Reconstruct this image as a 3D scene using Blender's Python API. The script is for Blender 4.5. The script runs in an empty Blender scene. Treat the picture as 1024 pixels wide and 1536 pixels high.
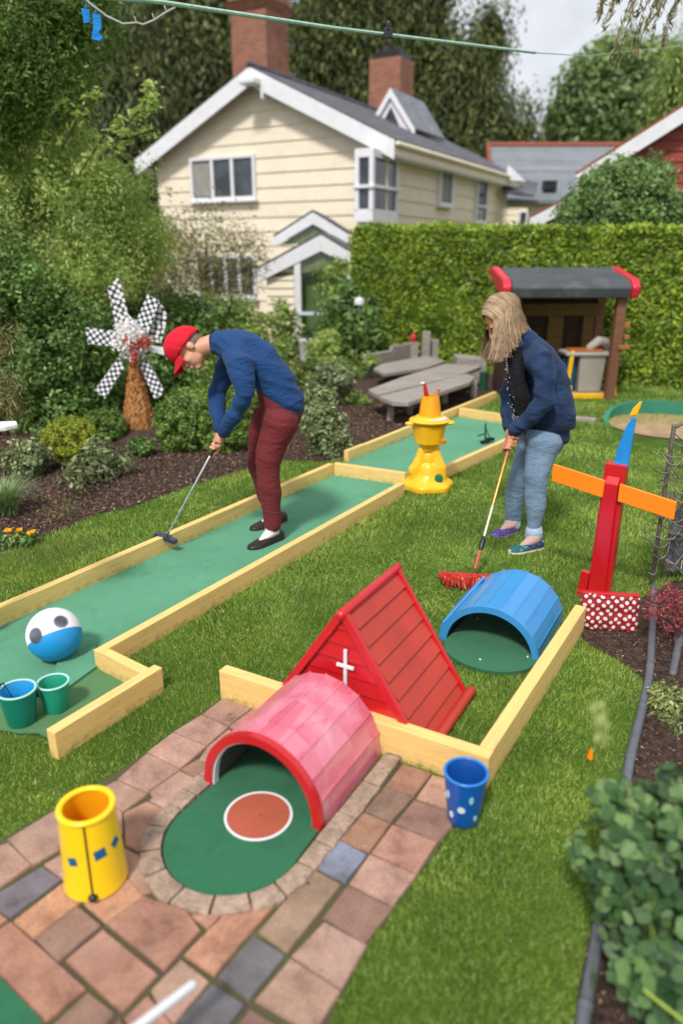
import bpy, bmesh, math, random
import numpy as np
from mathutils import Vector, Matrix, noise as mnoise
random.seed(7); RNG = np.random.default_rng(11)
R = math.radians; PI = math.pi
C = bpy.context.scene.collection
scene = bpy.context.scene

# ------------------------------------------------------------------ camera numbers
CAM_H = 1.7; PITCH = 19.5; FPX = 1097.0          # height (m), downward pitch, focal length for a 1024x1536 frame
_s, _c = math.sin(R(PITCH)), math.cos(R(PITCH))
def ray(px, py):
    u = (px-512)/FPX; v = (py-768)/FPX
    return Vector((u, _c - v*_s, -_s - v*_c))
def G(px, py, z=0.0):                              # surveyed point at height z
    d = ray(px, py); t = (z-CAM_H)/d.z
    return Vector((d.x*t, d.y*t, z))
def P(px, py, D):                                  # surveyed point at forward distance D
    d = ray(px, py); t = D/d.y
    return Vector((d.x*t, D, CAM_H + d.z*t))

# ------------------------------------------------------------------ colours and materials
def lin(h, k=1.0):
    h = h.lstrip('#'); o = []
    for i in (0, 2, 4):
        c = int(h[i:i+2], 16)/255
        c = c/12.92 if c <= .04045 else ((c+.055)/1.055)**2.4
        o.append(min(c*k, 1))
    return tuple(o)+(1,)
def new_mat(name):
    m = bpy.data.materials.new(name); m.use_nodes = True
    nt = m.node_tree; nt.nodes.clear()
    out = nt.nodes.new('ShaderNodeOutputMaterial')
    return m, nt, out
def N(nt, typ, **kw):
    n = nt.nodes.new(typ)
    for k, v in kw.items():
        if k.startswith('i_'): n.inputs[k[2:].replace('_', ' ')].default_value = v
        else: setattr(n, k, v)
    return n
def ramp(nt, fac, stops):
    r = nt.nodes.new('ShaderNodeValToRGB'); cr = r.color_ramp
    while len(cr.elements) > 1: cr.elements.remove(cr.elements[-1])
    cr.elements[0].position = stops[0][0]; cr.elements[0].color = stops[0][1]
    for p, c in stops[1:]:
        e = cr.elements.new(p); e.color = c
    nt.links.new(fac, r.inputs['Fac']); return r
def mixc(nt, fac, a, b, mode='MIX'):
    m = nt.nodes.new('ShaderNodeMix'); m.data_type = 'RGBA'; m.blend_type = mode
    for sock, val in ((m.inputs['Factor'], fac), (m.inputs['A'], a), (m.inputs['B'], b)): pass
    def put(idx, val):
        s = m.inputs[idx]
        if isinstance(val, (int, float)): s.default_value = val
        elif isinstance(val, tuple): s.default_value = val
        else: nt.links.new(val, s)
    put(0, fac); put(6, a); put(7, b)
    return m.outputs[2]
def coords(nt, scale=(1, 1, 1), kind='Object'):
    tc = nt.nodes.new('ShaderNodeTexCoord'); mp = nt.nodes.new('ShaderNodeMapping')
    mp.inputs['Scale'].default_value = scale
    nt.links.new(tc.outputs[kind], mp.inputs['Vector']); return mp.outputs['Vector']
def noise(nt, vec, scale, detail=4, rough=.55, dist=0):
    n = N(nt, 'ShaderNodeTexNoise'); n.inputs['Scale'].default_value = scale
    n.inputs['Detail'].default_value = detail; n.inputs['Roughness'].default_value = rough
    n.inputs['Distortion'].default_value = dist
    nt.links.new(vec, n.inputs['Vector']); return n.outputs['Fac']
def bump(nt, h, strength, dist, prev=None):
    b = N(nt, 'ShaderNodeBump'); b.inputs['Strength'].default_value = strength; b.inputs['Distance'].default_value = dist
    nt.links.new(h, b.inputs['Height'])
    if prev is not None: nt.links.new(prev, b.inputs['Normal'])
    return b.outputs['Normal']
def scalec(c, k): return tuple(min(1, x*k) for x in c[:3])+(1,)

def M_paint(name, col, rough=.45, var=.12, vs=6, bs=60, bstr=.15, bdist=.002, dirt=None, dirt_amt=.35, dirt_scale=9, coat=0, stretch=(1, 1, 1), spec=.5):
    m, nt, out = new_mat(name); L = nt.links
    p = N(nt, 'ShaderNodeBsdfPrincipled'); v = coords(nt, stretch)
    n1 = noise(nt, v, vs, 5)
    base = ramp(nt, n1, [(.3, scalec(col, 1-var)), (.7, scalec(col, 1+var))]).outputs['Color']
    if dirt is not None:
        n2 = noise(nt, v, dirt_scale, 8, .7, .4)
        f = ramp(nt, n2, [(.53, (0, 0, 0, 1)), (.72, (dirt_amt,)*3+(1,))]).outputs['Color']
        base = mixc(nt, f, base, dirt)
    L.new(base, p.inputs['Base Color'])
    rn = N(nt, 'ShaderNodeMapRange'); L.new(n1, rn.inputs['Value'])
    rn.inputs['To Min'].default_value = max(.05, rough-.1); rn.inputs['To Max'].default_value = min(1, rough+.12)
    L.new(rn.outputs['Result'], p.inputs['Roughness'])
    p.inputs['Specular IOR Level'].default_value = spec
    p.inputs['Coat Weight'].default_value = coat; p.inputs['Coat Roughness'].default_value = .15
    L.new(bump(nt, noise(nt, v, bs, 4), bstr, bdist), p.inputs['Normal'])
    L.new(p.outputs['BSDF'], out.inputs['Surface']); return m

def M_leaf(name, c1, c2, c3=None, rough=.5, trans=.3, patch=1.2):
    m, nt, out = new_mat(name); L = nt.links
    g = N(nt, 'ShaderNodeNewGeometry'); v = coords(nt)
    c3 = c3 or scalec(c2, 1.35)
    r1 = ramp(nt, g.outputs['Random Per Island'], [(0, c1), (.55, c2), (1, c3)]).outputs['Color']
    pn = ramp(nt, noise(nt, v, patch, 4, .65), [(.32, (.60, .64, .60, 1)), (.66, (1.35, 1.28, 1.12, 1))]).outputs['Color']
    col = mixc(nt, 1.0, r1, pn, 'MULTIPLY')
    p = N(nt, 'ShaderNodeBsdfPrincipled'); p.inputs['Roughness'].default_value = rough
    p.inputs['Specular IOR Level'].default_value = .35
    L.new(col, p.inputs['Base Color'])
    t = N(nt, 'ShaderNodeBsdfTranslucent'); tc = mixc(nt, 1.0, col, (1.35, 1.45, .8, 1), 'MULTIPLY'); L.new(tc, t.inputs['Color'])
    mx = N(nt, 'ShaderNodeMixShader'); mx.inputs[0].default_value = trans
    L.new(p.outputs['BSDF'], mx.inputs[1]); L.new(t.outputs['BSDF'], mx.inputs[2])
    L.new(mx.outputs['Shader'], out.inputs['Surface']); return m

def M_cloth(name, col, var=.12, weave=900, rough=.85, stretch=(1, 1, 1), wr=14, col2=None, sheen=.3):
    m, nt, out = new_mat(name); L = nt.links
    p = N(nt, 'ShaderNodeBsdfPrincipled'); v = coords(nt, stretch)
    n1 = noise(nt, v, 7, 5, .6)
    base = ramp(nt, n1, [(.32, scalec(col, 1-var)), (.68, col2 or scalec(col, 1+var))]).outputs['Color']
    n3 = noise(nt, v, 160, 3)
    base = mixc(nt, .35, base, ramp(nt, n3, [(.3, scalec(col, .6)), (.7, scalec(col, 1.5))]).outputs['Color'])
    L.new(base, p.inputs['Base Color']); p.inputs['Roughness'].default_value = rough
    p.inputs['Sheen Weight'].default_value = sheen*.15; p.inputs['Specular IOR Level'].default_value = .25
    b = bump(nt, noise(nt, v, weave, 2), .3, .001)
    b = bump(nt, noise(nt, coords(nt, (stretch[0]*.6, stretch[1]*.6, stretch[2]*1.5)), wr*.7, 4, .55, 1.4), .5, .03, b)
    L.new(b, p.inputs['Normal']); L.new(p.outputs['BSDF'], out.inputs['Surface']); return m

# ------------------------------------------------------------------ mesh builder
class MB:
    def __init__(s): s.v = []; s.f = []; s.mi = []; s.cur = 0
    def add(s, vs, fs):
        b = len(s.v); s.v += [Vector(x) for x in vs]
        for f in fs: s.f.append(tuple(b+i for i in f)); s.mi.append(s.cur)
        return s
    def box(s, c, size, rz=0, rot=None):
        m = rot if rot is not None else Matrix.Rotation(rz, 3, 'Z')
        x, y, z = (k/2 for k in size)
        vs = [Vector(c)+m@Vector((i*x, j*y, k*z)) for k in (-1, 1) for j in (-1, 1) for i in (-1, 1)]
        return s.add(vs, [(0, 2, 3, 1), (4, 5, 7, 6), (0, 1, 5, 4), (2, 6, 7, 3), (0, 4, 6, 2), (1, 3, 7, 5)])
    def hexa(s, b4, t4):      # bottom quad, top quad, both counter-clockwise
        return s.add(list(b4)+list(t4), [(3, 2, 1, 0), (4, 5, 6, 7), (0, 1, 5, 4), (1, 2, 6, 5), (2, 3, 7, 6), (3, 0, 4, 7)])
    def prism(s, poly, off):  # polygon of 3-D points pushed along a vector
        n = len(poly); off = Vector(off)
        vs = [Vector(p) for p in poly]+[Vector(p)+off for p in poly]
        fs = [tuple(range(n-1, -1, -1)), tuple(range(n, 2*n))]+[(i, (i+1) % n, n+(i+1) % n, n+i) for i in range(n)]
        return s.add(vs, fs)
    def beam(s, p0, p1, w, h, up=(0, 0, 1)):
        p0, p1 = Vector(p0), Vector(p1); t = (p1-p0).normalized(); up = Vector(up)
        sd = t.cross(up).normalized(); u2 = sd.cross(t)
        q = lambda p: [p+sd*(w/2*a)+u2*(h/2*b) for a, b in ((-1, -1), (1, -1), (1, 1), (-1, 1))]
        return s.hexa(q(p0), q(p1))
    def tube(s, pts, rads, side=None, seg=12, cap=True):
        pts = [Vector(p) for p in pts]; n = len(pts)
        if not isinstance(rads, (list, tuple)): rads = [rads]*n
        rads = [(r, r) if isinstance(r, (int, float)) else r for r in rads]
        rows = []; n1 = None
        P2 = []; R2 = []
        def tang(i):
            a = pts[max(i-1, 0)]; b = pts[min(i+1, n-1)]
            return (b-a).normalized()
        for i in range(n):
            t = tang(i)
            if side is not None: base = Vector(side)
            else: base = n1 if n1 is not None else (Vector((0, 0, 1)) if abs(t.z) < .9 else Vector((1, 0, 0)))
            n1 = (base - t*base.dot(t))
            n1 = n1.normalized() if n1.length > 1e-6 else t.orthogonal().normalized()
            n2 = t.cross(n1)
            P2.append((pts[i], t, n1, n2, rads[i]))
        rings = []
        if cap:
            c, t, a, b, r = P2[0]; m = min(r)
            for k in (.05, .55, .87): rings.append((c-t*m*math.sqrt(1-k*k), a, b, (r[0]*k, r[1]*k)))
        for c, t, a, b, r in P2: rings.append((c, a, b, r))
        if cap:
            c, t, a, b, r = P2[-1]; m = min(r)
            for k in (.87, .55, .05): rings.append((c+t*m*math.sqrt(1-k*k), a, b, (r[0]*k, r[1]*k)))
        base = len(s.v); vs = []
        for c, a, b, r in rings:
            for j in range(seg):
                th = 2*PI*j/seg; vs.append(c+a*(r[0]*math.cos(th))+b*(r[1]*math.sin(th)))
        fs = []
        for i in range(len(rings)-1):
            for j in range(seg):
                k = (j+1) % seg; fs.append((i*seg+j, i*seg+k, (i+1)*seg+k, (i+1)*seg+j))
        fs.append(tuple(range(seg-1, -1, -1))); l = (len(rings)-1)*seg; fs.append(tuple(l+j for j in range(seg)))
        return s.add(vs, fs)
    def ell(s, c, r, rot=None, seg=16, rings=10):
        rot = rot or Matrix.Identity(3); c = Vector(c); vs = []; fs = []
        if isinstance(r, (int, float)): r = (r, r, r)
        vs.append(c+rot@Vector((0, 0, -r[2])))
        for i in range(1, rings):
            ph = -PI/2+PI*i/rings
            for j in range(seg):
                th = 2*PI*j/seg
                vs.append(c+rot@Vector((r[0]*math.cos(ph)*math.cos(th), r[1]*math.cos(ph)*math.sin(th), r[2]*math.sin(ph))))
        vs.append(c+rot@Vector((0, 0, r[2])))
        for j in range(seg): fs.append((0, 1+(j+1) % seg, 1+j))
        for i in range(rings-2):
            for j in range(seg):
                a = 1+i*seg; k = (j+1) % seg; fs.append((a+j, a+k, a+seg+k, a+seg+j))
        a = 1+(rings-2)*seg
        for j in range(seg): fs.append((a+j, a+(j+1) % seg, len(vs)-1))
        return s.add(vs, fs)
    def lathe(s, prof, c=(0, 0, 0), seg=40, closed=False, wob=None, caps=True):
        c = Vector(c); vs = []; fs = []; n = len(prof)
        for (r, z) in prof:
            for j in range(seg):
                th = 2*PI*j/seg; rr = r*(wob(th, z) if wob else 1)
                vs.append(c+Vector((rr*math.cos(th), rr*math.sin(th), z)))
        m = n if closed else n-1
        for i in range(m):
            for j in range(seg):
                k = (j+1) % seg; a = i*seg; b = ((i+1) % n)*seg
                fs.append((a+j, a+k, b+k, b+j))
        if not closed and caps:
            if prof[0][0] > 1e-5: fs.append(tuple(range(seg-1, -1, -1)))
            if prof[-1][0] > 1e-5: fs.append(tuple((n-1)*seg+j for j in range(seg)))
        return s.add(vs, fs)

def link_mesh(name, me, mats, parent=None):
    o = bpy.data.objects.new(name, me); C.objects.link(o)
    for m in (mats if isinstance(mats, (list, tuple)) else [mats]): me.materials.append(m)
    if parent is not None: o.parent = parent
    return o
def inv_of(parent):
    return (Matrix.Translation(parent.location) @ Matrix.Rotation(parent.rotation_euler.z, 4, 'Z')).inverted()
def root_of(p):
    while p.parent: p = p.parent
    return p
def build(name, mb, mats, parent=None, world=False, smooth=False, bevel=0, seg=2, voxel=0, sm_iter=0, disp=None, origin=None):
    """one mesh object; world=True: the vertices are in world space and the parent's frame is taken off"""
    me = bpy.data.meshes.new(name); vs = [v.copy() for v in mb.v]
    if voxel:
        tmp = bpy.data.meshes.new('tmp'); tmp.from_pydata(vs, [], mb.f); tmp.update()
        bm = bmesh.new(); bm.from_mesh(tmp); bmesh.ops.recalc_face_normals(bm, faces=bm.faces); bm.to_mesh(tmp); bm.free()
        to = bpy.data.objects.new('tmp', tmp); C.objects.link(to)
        md = to.modifiers.new('r', 'REMESH'); md.mode = 'VOXEL'; md.voxel_size = voxel
        if sm_iter:
            s_ = to.modifiers.new('s', 'SMOOTH'); s_.factor = .5; s_.iterations = sm_iter
        dg = bpy.context.evaluated_depsgraph_get(); ev = to.evaluated_get(dg)
        me = bpy.data.meshes.new_from_object(ev); me.name = name
        bpy.data.objects.remove(to); me.materials.clear()
        if disp:
            n = len(me.vertices); co = np.empty(n*3); me.vertices.foreach_get('co', co); co = co.reshape(-1, 3)
            no = np.empty(n*3); me.vertices.foreach_get('normal', no); no = no.reshape(-1, 3)
            co += no*disp(co)[:, None]; me.vertices.foreach_set('co', co.ravel())
        if world and parent is not None: me.transform(inv_of(root_of(parent)))
        smooth = True
    else:
        if world and parent is not None:
            iv = inv_of(root_of(parent)); vs = [iv@v for v in vs]
        if origin is not None:
            vs = [v-Vector(origin) for v in vs]
        me.from_pydata(vs, [], mb.f); me.update()
        if any(mb.mi):
            me.polygons.foreach_set('material_index', mb.mi)
        bm = bmesh.new(); bm.from_mesh(me); bmesh.ops.recalc_face_normals(bm, faces=bm.faces); bm.to_mesh(me); bm.free()
    o = link_mesh(name, me, mats, parent)
    if origin is not None: o.location = origin
    if smooth:
        me.polygons.foreach_set('use_smooth', [True]*len(me.polygons))
        if not voxel:
            try: me.set_sharp_from_angle(angle=R(40))
            except Exception: pass
    if bevel:
        b = o.modifiers.new('bevel', 'BEVEL'); b.width = bevel; b.segments = seg; b.limit_method = 'ANGLE'; b.angle_limit = R(35); b.harden_normals = False
    return o
def npmesh(name, co, quads, mat, parent=None, origin=None, tri=False):
    co = np.asarray(co, dtype=np.float32).reshape(-1, 3)
    if origin is not None: co = co-np.array(origin, dtype=np.float32)
    k = 3 if tri else 4
    q = np.asarray(quads, dtype=np.int32).reshape(-1, k); nf = len(q)
    me = bpy.data.meshes.new(name); me.vertices.add(len(co)); me.vertices.foreach_set('co', co.ravel())
    me.loops.add(nf*k); me.loops.foreach_set('vertex_index', q.ravel())
    me.polygons.add(nf); me.polygons.foreach_set('loop_start', np.arange(nf, dtype=np.int32)*k)
    me.update(calc_edges=True); me.validate()
    o = link_mesh(name, me, mat, parent)
    if origin is not None: o.location = origin
    return o
def tag(o, label=None, cat=None, group=None, kind=None):
    if label: o['label'] = label
    if cat: o['category'] = cat
    if group: o['group'] = group
    if kind: o['kind'] = kind
    return o
def thing(name, label, cat, loc=(0, 0, 0), rz=0, group=None):
    o = bpy.data.objects.new(name, None); C.objects.link(o); o.location = loc; o.rotation_euler = (0, 0, rz)
    o.empty_display_size = .1
    return tag(o, label, cat, group)

# ------------------------------------------------------------------ numpy noise, polygon tests, leaves
def fbm(Pn, f, seed=0, octs=3):
    r = np.random.default_rng(seed); o = np.zeros(len(Pn)); a = 1; tot = 0
    for k in range(octs):
        for _ in range(5):
            d = r.normal(size=Pn.shape[1]); d /= np.linalg.norm(d); d *= f*(.7+.6*r.random())
            o += a*np.sin(Pn@d+r.random()*6.28)/5**.5
        tot += a; f *= 2; a *= .55
    return o/tot
def inpoly(x, y, poly):
    poly = [(p[0], p[1]) for p in poly]; ins = np.zeros(len(x), bool); n = len(poly); j = n-1
    for i in range(n):
        xi, yi = poly[i]; xj, yj = poly[j]
        if abs(yj-yi) > 1e-9:
            c = ((yi > y) != (yj > y)) & (x < (xj-xi)*(y-yi)/(yj-yi)+xi); ins ^= c
        j = i
    return ins
def unit(a): return a/np.maximum(np.linalg.norm(a, axis=1, keepdims=True), 1e-9)
def leaf_quads(pos, nrm, size, aspect=.5, rng=RNG, axis=None, tilt=.8, fold=0):
    """diamond leaves: pos, outward direction, length; axis = preferred pointing direction"""
    n = len(pos)
    nr = unit(nrm+rng.normal(size=(n, 3))*tilt)
    ax = rng.normal(size=(n, 3)) if axis is None else axis+rng.normal(size=(n, 3))*.35
    ax = unit(ax-nr*np.sum(ax*nr, 1, keepdims=True)); sd = np.cross(nr, ax)
    L = (size*(.6+.8*rng.random(n)))[:, None] if np.ndim(size) == 0 else size[:, None]
    W = L*aspect
    co = np.stack([pos-ax*L*.5, pos+sd*W*.5+ax*L*.05, pos+ax*L*.5, pos-sd*W*.5+ax*L*.05], 1)
    return co.reshape(-1, 3)
def quads_for(co): return np.arange(len(co)).reshape(-1, 4)
def crown_points(blobs, nclump, per, cr, rng, squash=1.0, lump=.18, down=0, bottom=-1.0):
    """clumps spread over the surface of ellipsoids; returns positions and outward normals"""
    tot = sum(b[3]*b[4]+b[4]*b[5]+b[3]*b[5] for b in blobs); Ps = []; Ns = []
    for (cx, cy, cz, rx, ry, rz) in blobs:
        m = max(3, int(nclump*(rx*ry+ry*rz+rx*rz)/tot))
        d = unit(rng.normal(size=(m*3, 3))); d = d[d[:, 2] > bottom][:m]; m = len(d)
        rr = 1-lump*rng.random(m)*1.6+lump*.4
        cc = np.array([cx, cy, cz])+d*np.array([rx, ry, rz])*rr[:, None]
        crs = cr*(.6+.8*rng.random(m))
        e = unit(rng.normal(size=(m, per, 3))*1.0+0)
        e = rng.normal(size=(m, per, 3)); e /= np.linalg.norm(e, axis=2, keepdims=True)
        e = e*(rng.random((m, per, 1))**.35)
        sc = np.array([1, 1, squash])
        pts = cc[:, None, :]+e*crs[:, None, None]*sc
        pts[:, :, 2] -= down*crs[:, None]*rng.random((m, per))
        nn = e*1.0+d[:, None, :]*.6+np.array([0, 0, .35])
        Ps.append(pts.reshape(-1, 3)); Ns.append(nn.reshape(-1, 3))
    return np.concatenate(Ps), np.concatenate(Ns)
def core_mesh(mb, blobs, k=.8, seed=1):
    for (cx, cy, cz, rx, ry, rz) in blobs:
        b = len(mb.v); mb.ell((cx, cy, cz), (rx*k, ry*k, rz*k), seg=14, rings=8)
        for v in mb.v[b:]:
            q = mnoise.noise(v*2.3+Vector((seed, 0, 0))); dv = v-Vector((cx, cy, cz)); v += dv*q*.25
    return mb
def crown(name, blobs, mat, nclump, per, cr, leaf, parent, seed, aspect=.5, squash=1, lump=.18, down=0, tilt=.8, axis=None, core=True, bottom=-1.0, floor=0.005):
    rng = np.random.default_rng(seed)
    p, n = crown_points(blobs, nclump, per, cr, rng, squash, lump, down, bottom)
    ok = p[:, 2] > floor; p = p[ok]; n = n[ok]
    if core:
        k = int(len(p)*.45); bi = rng.integers(0, len(blobs), k); bb = np.array(blobs)[bi]
        ip = bb[:, :3]+unit(rng.normal(size=(k, 3)))*bb[:, 3:]*(.88*rng.random((k, 1))**.4); inn = unit(rng.normal(size=(k, 3)))
        o_ = ip[:, 2] > floor; p = np.concatenate([p, ip[o_]]); n = np.concatenate([n, inn[o_]])
    ax = None if axis is None else np.tile(np.array(axis, float), (len(p), 1))
    co = leaf_quads(p, n, leaf, aspect, rng, ax, tilt); q = quads_for(co)
    return npmesh(name, co, q, mat, parent)
# ------------------------------------------------------------------ materials used across the garden
def M_plank(name, col):
    m, nt, out = new_mat(name); L = nt.links; p = N(nt, 'ShaderNodeBsdfPrincipled'); v = coords(nt, (1.1, 13, 13)); v0 = coords(nt)
    oi = N(nt, 'ShaderNodeObjectInfo'); ad = N(nt, 'ShaderNodeVectorMath', operation='ADD'); L.new(v, ad.inputs[0]); L.new(oi.outputs['Random'], ad.inputs[1])
    g = noise(nt, ad.outputs[0], 3.5, 7, .7, .8)
    a = ramp(nt, g, [(.3, scalec(col, .80)), (.5, col), (.7, scalec(col, 1.08))]).outputs['Color']
    wn = ramp(nt, noise(nt, ad.outputs[0], 7, 6, .8, .4), [(.60, (0, 0, 0, 1)), (.74, (.55, .55, .55, 1))]).outputs['Color']
    a = mixc(nt, wn, a, lin('#a88748'))
    vo = N(nt, 'ShaderNodeTexVoronoi'); vo.inputs['Scale'].default_value = 3.1; L.new(coords(nt, (1, 1.6, 1.6)), vo.inputs['Vector'])
    kn = ramp(nt, vo.outputs['Distance'], [(.035, (.85, .85, .85, 1)), (.075, (0, 0, 0, 1))]).outputs['Color']; a = mixc(nt, kn, a, lin('#7a5a34'))
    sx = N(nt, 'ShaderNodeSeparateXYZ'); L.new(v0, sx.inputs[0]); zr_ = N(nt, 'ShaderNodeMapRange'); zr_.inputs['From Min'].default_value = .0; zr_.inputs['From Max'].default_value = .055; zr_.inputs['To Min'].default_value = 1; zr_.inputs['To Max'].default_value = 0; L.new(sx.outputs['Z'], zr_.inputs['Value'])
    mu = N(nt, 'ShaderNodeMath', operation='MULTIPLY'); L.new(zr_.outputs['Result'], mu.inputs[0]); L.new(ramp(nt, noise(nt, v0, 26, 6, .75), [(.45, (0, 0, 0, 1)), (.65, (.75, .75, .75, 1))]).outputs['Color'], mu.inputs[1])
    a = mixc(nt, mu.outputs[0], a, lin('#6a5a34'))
    L.new(a, p.inputs['Base Color']); p.inputs['Roughness'].default_value = .6; p.inputs['Specular IOR Level'].default_value = .35
    b = bump(nt, g, .5, .004); b = bump(nt, noise(nt, v0, 60, 4), .2, .002, b); L.new(b, p.inputs['Normal']); L.new(p.outputs['BSDF'], out.inputs['Surface']); return m
YEL = M_plank('pale_yellow_plank', lin('#e6c27a'))
def M_turf(name, c1, c2, c3):
    m, nt, out = new_mat(name); L = nt.links; p = N(nt, 'ShaderNodeBsdfPrincipled'); v = coords(nt)
    a = ramp(nt, noise(nt, v, 1.6, 5, .6), [(.35, c1), (.65, c2)]).outputs['Color']
    a = mixc(nt, ramp(nt, noise(nt, v, 420, 3, .7), [(.35, (0, 0, 0, 1)), (.75, (.6, .6, .6, 1))]).outputs['Color'], a, c3)
    st = ramp(nt, noise(nt, v, 3.4, 9, .78, .8), [(.52, (0, 0, 0, 1)), (.70, (.42, .42, .42, 1))]).outputs['Color']
    a = mixc(nt, st, a, scalec(c1, .55))
    L.new(a, p.inputs['Base Color']); p.inputs['Roughness'].default_value = .95; p.inputs['Specular IOR Level'].default_value = .15
    p.inputs['Sheen Weight'].default_value = .15
    b = bump(nt, noise(nt, v, 500, 3, .7), .8, .004); b = bump(nt, noise(nt, v, 6, 3), .3, .02, b)
    L.new(b, p.inputs['Normal']); L.new(p.outputs['BSDF'], out.inputs['Surface']); return m
TURF = M_turf('putting_turf', lin('#3a8560', .9), lin('#4d9a74', .9), lin('#7fbf9c', .9))
TURF2 = M_turf('dark_mat_turf', lin('#0f5a3a', .9), lin('#177048', .9), lin('#3f9065', .8))

def M_ground():
    m, nt, out = new_mat('lawn_soil'); L = nt.links; p = N(nt, 'ShaderNodeBsdfPrincipled'); v = coords(nt)
    a = ramp(nt, noise(nt, v, 2.2, 6, .6), [(.3, lin('#3c4f1c')), (.55, lin('#4f6a26')), (.75, lin('#6d7a3a'))]).outputs['Color']
    a = mixc(nt, ramp(nt, noise(nt, v, 90, 4), [(.4, (0, 0, 0, 1)), (.7, (.7, .7, .7, 1))]).outputs['Color'], a, lin('#2e3a18'))
    L.new(a, p.inputs['Base Color']); p.inputs['Roughness'].default_value = 1; p.inputs['Specular IOR Level'].default_value = .1
    L.new(bump(nt, noise(nt, v, 120, 4), .8, .01), p.inputs['Normal']); L.new(p.outputs['BSDF'], out.inputs['Surface']); return m
def M_grass():
    m, nt, out = new_mat('grass_blades'); L = nt.links; g = N(nt, 'ShaderNodeNewGeometry'); v = coords(nt)
    a = ramp(nt, g.outputs['Random Per Island'], [(0, lin('#607c2e')), (.4, lin('#80a040')), (.75, lin('#9fba58')), (.93, lin('#b8ca78')), (1, lin('#d8d2a2'))]).outputs['Color']
    pn = ramp(nt, noise(nt, v, 1.7, 5, .65, .5), [(.3, (.56, .66, .54, 1)), (.5, (.95, 1, .9, 1)), (.70, (1.6, 1.38, 1.3, 1))]).outputs['Color']
    a = mixc(nt, 1.0, a, pn, 'MULTIPLY')
    dry = ramp(nt, noise(nt, coords(nt), .9, 4, .6), [(.52, (0, 0, 0, 1)), (.72, (.35, .35, .35, 1))]).outputs['Color']
    a = mixc(nt, dry, a, lin('#b3b070'))
    p = N(nt, 'ShaderNodeBsdfPrincipled'); p.inputs['Roughness'].default_value = .55; p.inputs['Specular IOR Level'].default_value = .3
    L.new(a, p.inputs['Base Color']); t = N(nt, 'ShaderNodeBsdfTranslucent'); L.new(a, t.inputs['Color'])
    mx = N(nt, 'ShaderNodeMixShader'); mx.inputs[0].default_value = .35
    L.new(p.outputs['BSDF'], mx.inputs[1]); L.new(t.outputs['BSDF'], mx.inputs[2]); L.new(mx.outputs['Shader'], out.inputs['Surface']); return m
def M_mulch():
    m, nt, out = new_mat('bark_mulch'); L = nt.links; p = N(nt, 'ShaderNodeBsdfPrincipled'); v = coords(nt)
    a = ramp(nt, noise(nt, v, 30, 8, .75), [(.3, lin('#2a201b')), (.5, lin('#51403a')), (.7, lin('#776257')), (.85, lin('#a08f7e'))]).outputs['Color']
    L.new(a, p.inputs['Base Color']); p.inputs['Roughness'].default_value = 1; p.inputs['Specular IOR Level'].default_value = .15
    L.new(bump(nt, noise(nt, v, 45, 8, .7), 1, .03), p.inputs['Normal']); L.new(p.outputs['BSDF'], out.inputs['Surface']); return m
def M_island(name, stops, rough=.9, bs=80):
    m, nt, out = new_mat(name); L = nt.links; p = N(nt, 'ShaderNodeBsdfPrincipled'); g = N(nt, 'ShaderNodeNewGeometry'); v = coords(nt)
    a = ramp(nt, g.outputs['Random Per Island'], stops).outputs['Color']
    a = mixc(nt, .45, a, ramp(nt, noise(nt, v, bs, 6, .7), [(.3, (.05, .04, .03, 1)), (.7, (.8, .75, .7, 1))]).outputs['Color'], 'OVERLAY')
    L.new(a, p.inputs['Base Color']); p.inputs['Roughness'].default_value = rough; p.inputs['Specular IOR Level'].default_value = .2
    L.new(bump(nt, noise(nt, v, bs, 5, .7), .5, .006), p.inputs['Normal']); L.new(p.outputs['BSDF'], out.inputs['Surface']); return m
def M_paver():
    m, nt, out = new_mat('clay_paver'); L = nt.links; p = N(nt, 'ShaderNodeBsdfPrincipled'); v = coords(nt)
    at = N(nt, 'ShaderNodeAttribute'); at.attribute_name = 'tone'
    n1 = noise(nt, v, 9, 6, .65, .3)
    a = mixc(nt, 1.0, at.outputs['Color'], ramp(nt, n1, [(.28, (.50, .46, .45, 1)), (.45, (.9, .88, .86, 1)), (.55, (1.05, 1.05, 1.03, 1)), (.74, (1.35, 1.38, 1.35, 1))]).outputs['Color'], 'MULTIPLY')
    f = ramp(nt, noise(nt, v, 160, 4, .8), [(.48, (0, 0, 0, 1)), (.70, (.75, .75, .75, 1))]).outputs['Color']
    a = mixc(nt, f, a, lin('#5c463c'))
    f2 = ramp(nt, noise(nt, coords(nt), 2.6, 7, .75), [(.55, (0, 0, 0, 1)), (.72, (.45, .45, .45, 1))]).outputs['Color']
    a = mixc(nt, f2, a, lin('#857068'))
    L.new(a, p.inputs['Base Color']); p.inputs['Roughness'].default_value = .82; p.inputs['Specular IOR Level'].default_value = .3
    b = bump(nt, noise(nt, v, 220, 4, .7), .35, .002); b = bump(nt, noise(nt, v, 14, 5, .6), .5, .006, b)
    L.new(b, p.inputs['Normal']); L.new(p.outputs['BSDF'], out.inputs['Surface']); return m
def M_joint():
    m, nt, out = new_mat('mossy_joint_sand'); L = nt.links; p = N(nt, 'ShaderNodeBsdfPrincipled'); v = coords(nt)
    a = ramp(nt, noise(nt, v, 7, 6, .7), [(.35, lin('#54463a')), (.55, lin('#51502f')), (.75, lin('#5f7036'))]).outputs['Color']
    L.new(a, p.inputs['Base Color']); p.inputs['Roughness'].default_value = 1
    L.new(bump(nt, noise(nt, v, 150, 4), 1, .006), p.inputs['Normal']); L.new(p.outputs['BSDF'], out.inputs['Surface']); return m
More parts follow.
